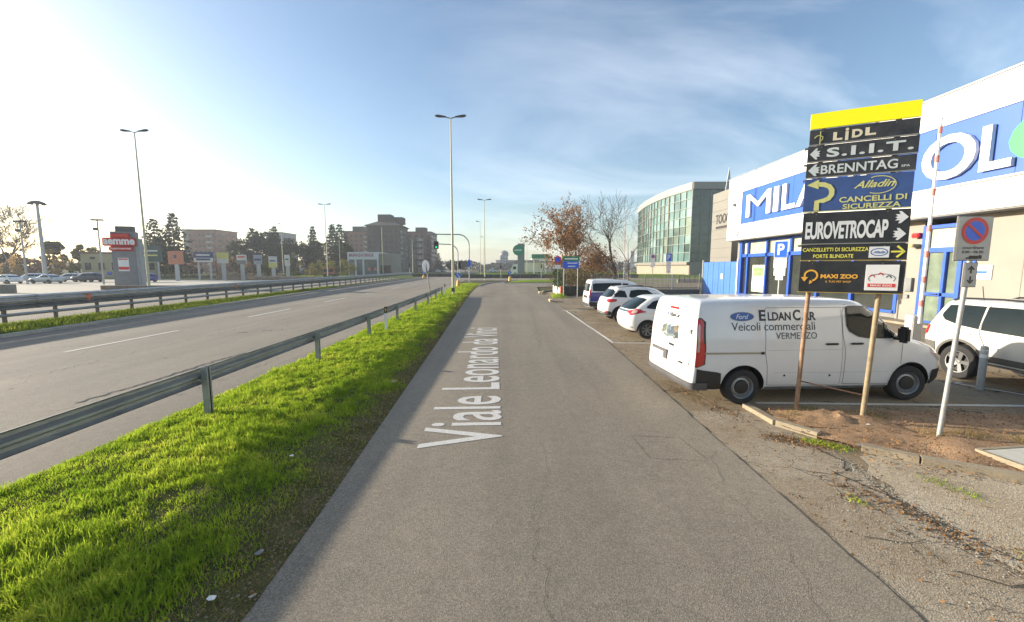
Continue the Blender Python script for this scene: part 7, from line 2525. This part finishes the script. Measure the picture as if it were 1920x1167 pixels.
conifer('cedar right behind the tall lamp beside the supermarket sign', 286, 407, 118, 1, 1.15)
conifer('pointed cedar just left of the brick apartment block', 321, 396, 120, 2, 1.1)
conifer('broad dark cedar at the left end of the tree group', 472, 426, 140, 3, 1.35)
conifer('tall cedar in the middle of the tree group left of the slim lamp', 513, 422, 142, 4, 1.3)
conifer('slender spiky fir left of the median lamp', 585, 422, 150, 5, 0.8)
conifer('dark fir immediately right of the median lamp', 622, 419, 150, 6, 1.0)
conifer('dark fir beside the brick block, second right of the median lamp', 636, 418, 146, 7, 1.2)
conifer('pointed dark fir standing alone beyond the signal head', 822, 474, 190, 8, 1.1, group=None)
round_tree('broad dark evergreen filling the left of the tree group', 455, 446, 138, 60, 11)
round_tree('dense evergreen behind the billboards in the middle of the group', 497, 432, 146, 70, 12)
round_tree('low dark evergreen right of the slim grey lamp post', 556, 446, 140, 60, 13)
round_tree('dark evergreen below the spiky fir', 590, 452, 138, 50, 14)
round_tree('dark evergreen below the right-hand firs', 640, 450, 138, 56, 15)
round_tree('rounded dark evergreen behind the car park shrubs', 97, 447, 115, 34, 16, group=None)
round_tree('dark evergreen behind the two left cedars', 302, 440, 112, 60, 17)
round_tree('small rounded tree at the far end of the main road', 855, 486, 200, 26, 18, group='trees at the far end of the main road', n=1500)
round_tree('drooping tree at the far end of the main road, left of the lamp pole', 843, 487, 210, 22, 19, group='trees at the far end of the main road', n=1500)
round_tree('rounded greyish tree right of the lamp pole at the end of the road', 872, 484, 190, 26, 20, group='trees at the far end of the main road', n=1500)
round_tree('low evergreen at the left edge below the bare tree', 6, 468, 100, 50, 21, group=None)
olive = foliage('olive_autumn_leaf', (0.12, 0.12, 0.04), (0.30, 0.26, 0.10), (0.2, 0.18, 0.06), scale=0.5, trans=0.25, fine=3)
ochre = foliage('ochre_autumn_leaf', (0.28, 0.19, 0.08), (0.75, 0.50, 0.12), (0.45, 0.31, 0.14), scale=0.45, trans=0.45, fine=2)
pinkish = foliage('pinkish_brown_leaf', (0.20, 0.12, 0.08), (0.44, 0.28, 0.18), scale=0.5, trans=0.4, fine=3)
round_tree('small olive tree left of the cream depot', 143, 452, 112, 26, 31, olive, 1400, None, 'autumn_tree')
round_tree('yellowing shrub beside the depot roof', 172, 457, 108, 24, 32, olive, 1200, None, 'autumn_tree')
for i, (px_, top_, w_, m_, lab) in enumerate(((4, 482, 34, ochre, 'golden shrub at the left edge of the hedge row'), (30, 478, 32, ochre, 'bright golden shrub left of the mast'), (52, 474, 30, pinkish, 'russet shrub before the foot of the mast'),
                                             (76, 480, 28, pinkish, 'brown shrub right of the mast'), (90, 461, 14, ochre, 'tall thin golden shrub below the rounded tree'), (107, 478, 30, ochre, 'orange shrub above the pale cars'), (133, 482, 24, olive, 'olive shrub next to the cream depot'))):
    round_tree(lab, px_, top_, 96 - i * 0.7, w_, 40 + i, m_, 1500, 'autumn shrubs behind the car park', 'shrub', low=-0.1)
for i, (px_, top_, w_, m_, lab) in enumerate(((355, 490, 60, pinkish, 'brownish shrub under the dark blue billboard'), (405, 488, 50, pinkish, 'brownish shrub under the yellow billboard'), (450, 480, 60, pinkish, 'russet shrub before the dark cedar'), (500, 476, 50, olive, 'olive shrub behind the narrow billboards'),
                                             (320, 492, 50, olive, 'dull green shrub under the orange billboard'), (548, 470, 30, olive, 'pale green shrub right of the white billboard'))):
    round_tree(lab, px_, top_, 104 + i, w_, 60 + i, m_, 1500, 'shrubs under the billboards', 'shrub', low=-0.1)
for i, (px_, top_, w_, m_, lab) in enumerate(((590, 492, 36, olive, 'yellow green bush left of the maroon lorry'), (615, 487, 50, olive, 'yellow green bush behind the maroon lorry'), (650, 484, 36, olive, 'orange green bush before the showroom'))):
    round_tree(lab, px_, top_, 112 + i, w_, 70 + i, foliage('yellow_green_bush', (0.12, 0.14, 0.03), (0.32, 0.27, 0.07), scale=0.5, trans=0.3, fine=3), 1800, 'bushes before the showroom', 'bush', low=-0.1)
# far blue-green belt of trees along the horizon
V_ = []
for i in range(9000):
    x = random.uniform(-420, 300)
    z = random.random() ** 0.8 * (6.5 + 3.5 * mnoise.noise(Vector((x * 0.03, 0, 0))) + 2 * mnoise.noise(Vector((x * 0.11, 3, 0))))
    V_.append((x, 330 + random.uniform(-12, 12), max(0.3, z)))
props(leaves('distant_woods', np.array(V_), RNG.uniform(1.4, 3.2, len(V_)), needle2, aspect=0.8), 'far belt of trees along the horizon', 'woods', kind='stuff')

# ------------------------------------------------------------------ litter and street details
paper = mat('white_paper', (0.78, 0.78, 0.76), 0.8)


def litter(name, label, x, y, z, s, m, seed):
    r = random.Random(seed)
    n = 7
    vs = []
    for i in range(n):
        a = 2 * pi * i / n
        q = s * r.uniform(0.6, 1.1)
        vs.append((q * cos(a), q * 0.7 * sin(a), r.uniform(0.0, 0.35) * s))
    vs.append((0, 0, s * 0.45))
    b = len(vs)
    vs.append((0, 0, 0))
    fs = [(i, (i + 1) % n, n) for i in range(n)] + [((i + 1) % n, i, b) for i in range(n)]
    o = MB().add(vs, fs).build(name, m)
    o.location = (x, y, z)
    o.rotation_euler = (0, 0, r.uniform(0, 6))
    return props(o, label, 'litter')


lx, ly = ground(397, 1125, 0.05)
litter('crumpled_paper', 'crumpled white paper on the verge at the bottom left', lx, ly, 0.06, 0.045, paper, 1)
lx, ly = ground(737, 718, 0.05)
litter('cardboard_scrap', 'brown cardboard scrap on the verge edge near the road', lx, ly, 0.06, 0.12, mat('cardboard', (0.42, 0.30, 0.20), 0.85), 2)
lx, ly = ground(548, 862, 0.1)
litter('paper_scrap', 'small pale paper scrap in the middle of the grass', lx, ly, 0.15, 0.04, paper, 3)
lx, ly = ground(488, 1035, 0.05)
litter('plastic_bottle_scrap', 'dull grey scrap in the dirt at the road edge', lx, ly, 0.05, 0.05, mat('dull_grey_scrap', (0.25, 0.25, 0.24), 0.6), 4)
lx, ly = ground(1628, 797, 0.08)
litter('paper_scrap', 'white scrap at the foot of the tan sign pole', lx, ly, 0.08, 0.05, paper, 5)
lx, ly = ground(1560, 789, 0.08)
litter('plastic_bag', 'black crumpled bag between the feet of the sign poles', lx, ly, 0.08, 0.06, black, 6)
lx, ly = ground(1612, 838, 0.05)
litter('crushed_can', 'crushed blue can on the dirt by the long kerb', lx, ly, 0.07, 0.035, mat('can_blue', (0.06, 0.20, 0.45), 0.4), 7)
lx, ly = ground(475, 1118, 0.02)
litter('stone', 'tan stone at the road edge near the crumpled paper', lx, ly, 0.02, 0.035, stone_m, 8)
# small weights at the foot of the poles: dirt heaps
heap = MB()
rows = []
for j in range(14):
    rows.append([(5.35 + 0.85 * (i / 19 - 0.5) * 2 * 0.9, 6.45 + 0.45 * (j / 13 - 0.5) * 2 - 0.4 * (i / 19 - 0.5), 0.05 + 0.11 * max(0, 1 - ((i / 19 - 0.5) * 2) ** 2) * max(0, 1 - ((j / 13 - 0.5) * 2) ** 2) * (0.8 + 0.8 * mnoise.noise(Vector((i * 0.5, j * 0.5, 0))))) for i in range(20)])
heap.grid(rows)
props(heap.build('dirt_heap', dirt, smooth=True), kind='structure')

# ------------------------------------------------------------------ haze
hz = MB().box((-60, 560, 15.0), (1100, 1190, 33)).build('haze', None)
hm = bpy.data.materials.new('haze_air')
hm.use_nodes = True
hn = hm.node_tree
hn.nodes.clear()
ho = hn.nodes.new('ShaderNodeOutputMaterial')
hv = hn.nodes.new('ShaderNodeVolumePrincipled')
hv.inputs['Color'].default_value = (0.86, 0.92, 1.0, 1)
hv.inputs['Density'].default_value = 0.0006
hv.inputs['Anisotropy'].default_value = 0.1
hn.links.new(hv.outputs[0], ho.inputs['Volume'])
hz.data.materials.append(hm)
props(hz, 'thin pale haze over the whole scene', 'haze', kind='stuff')
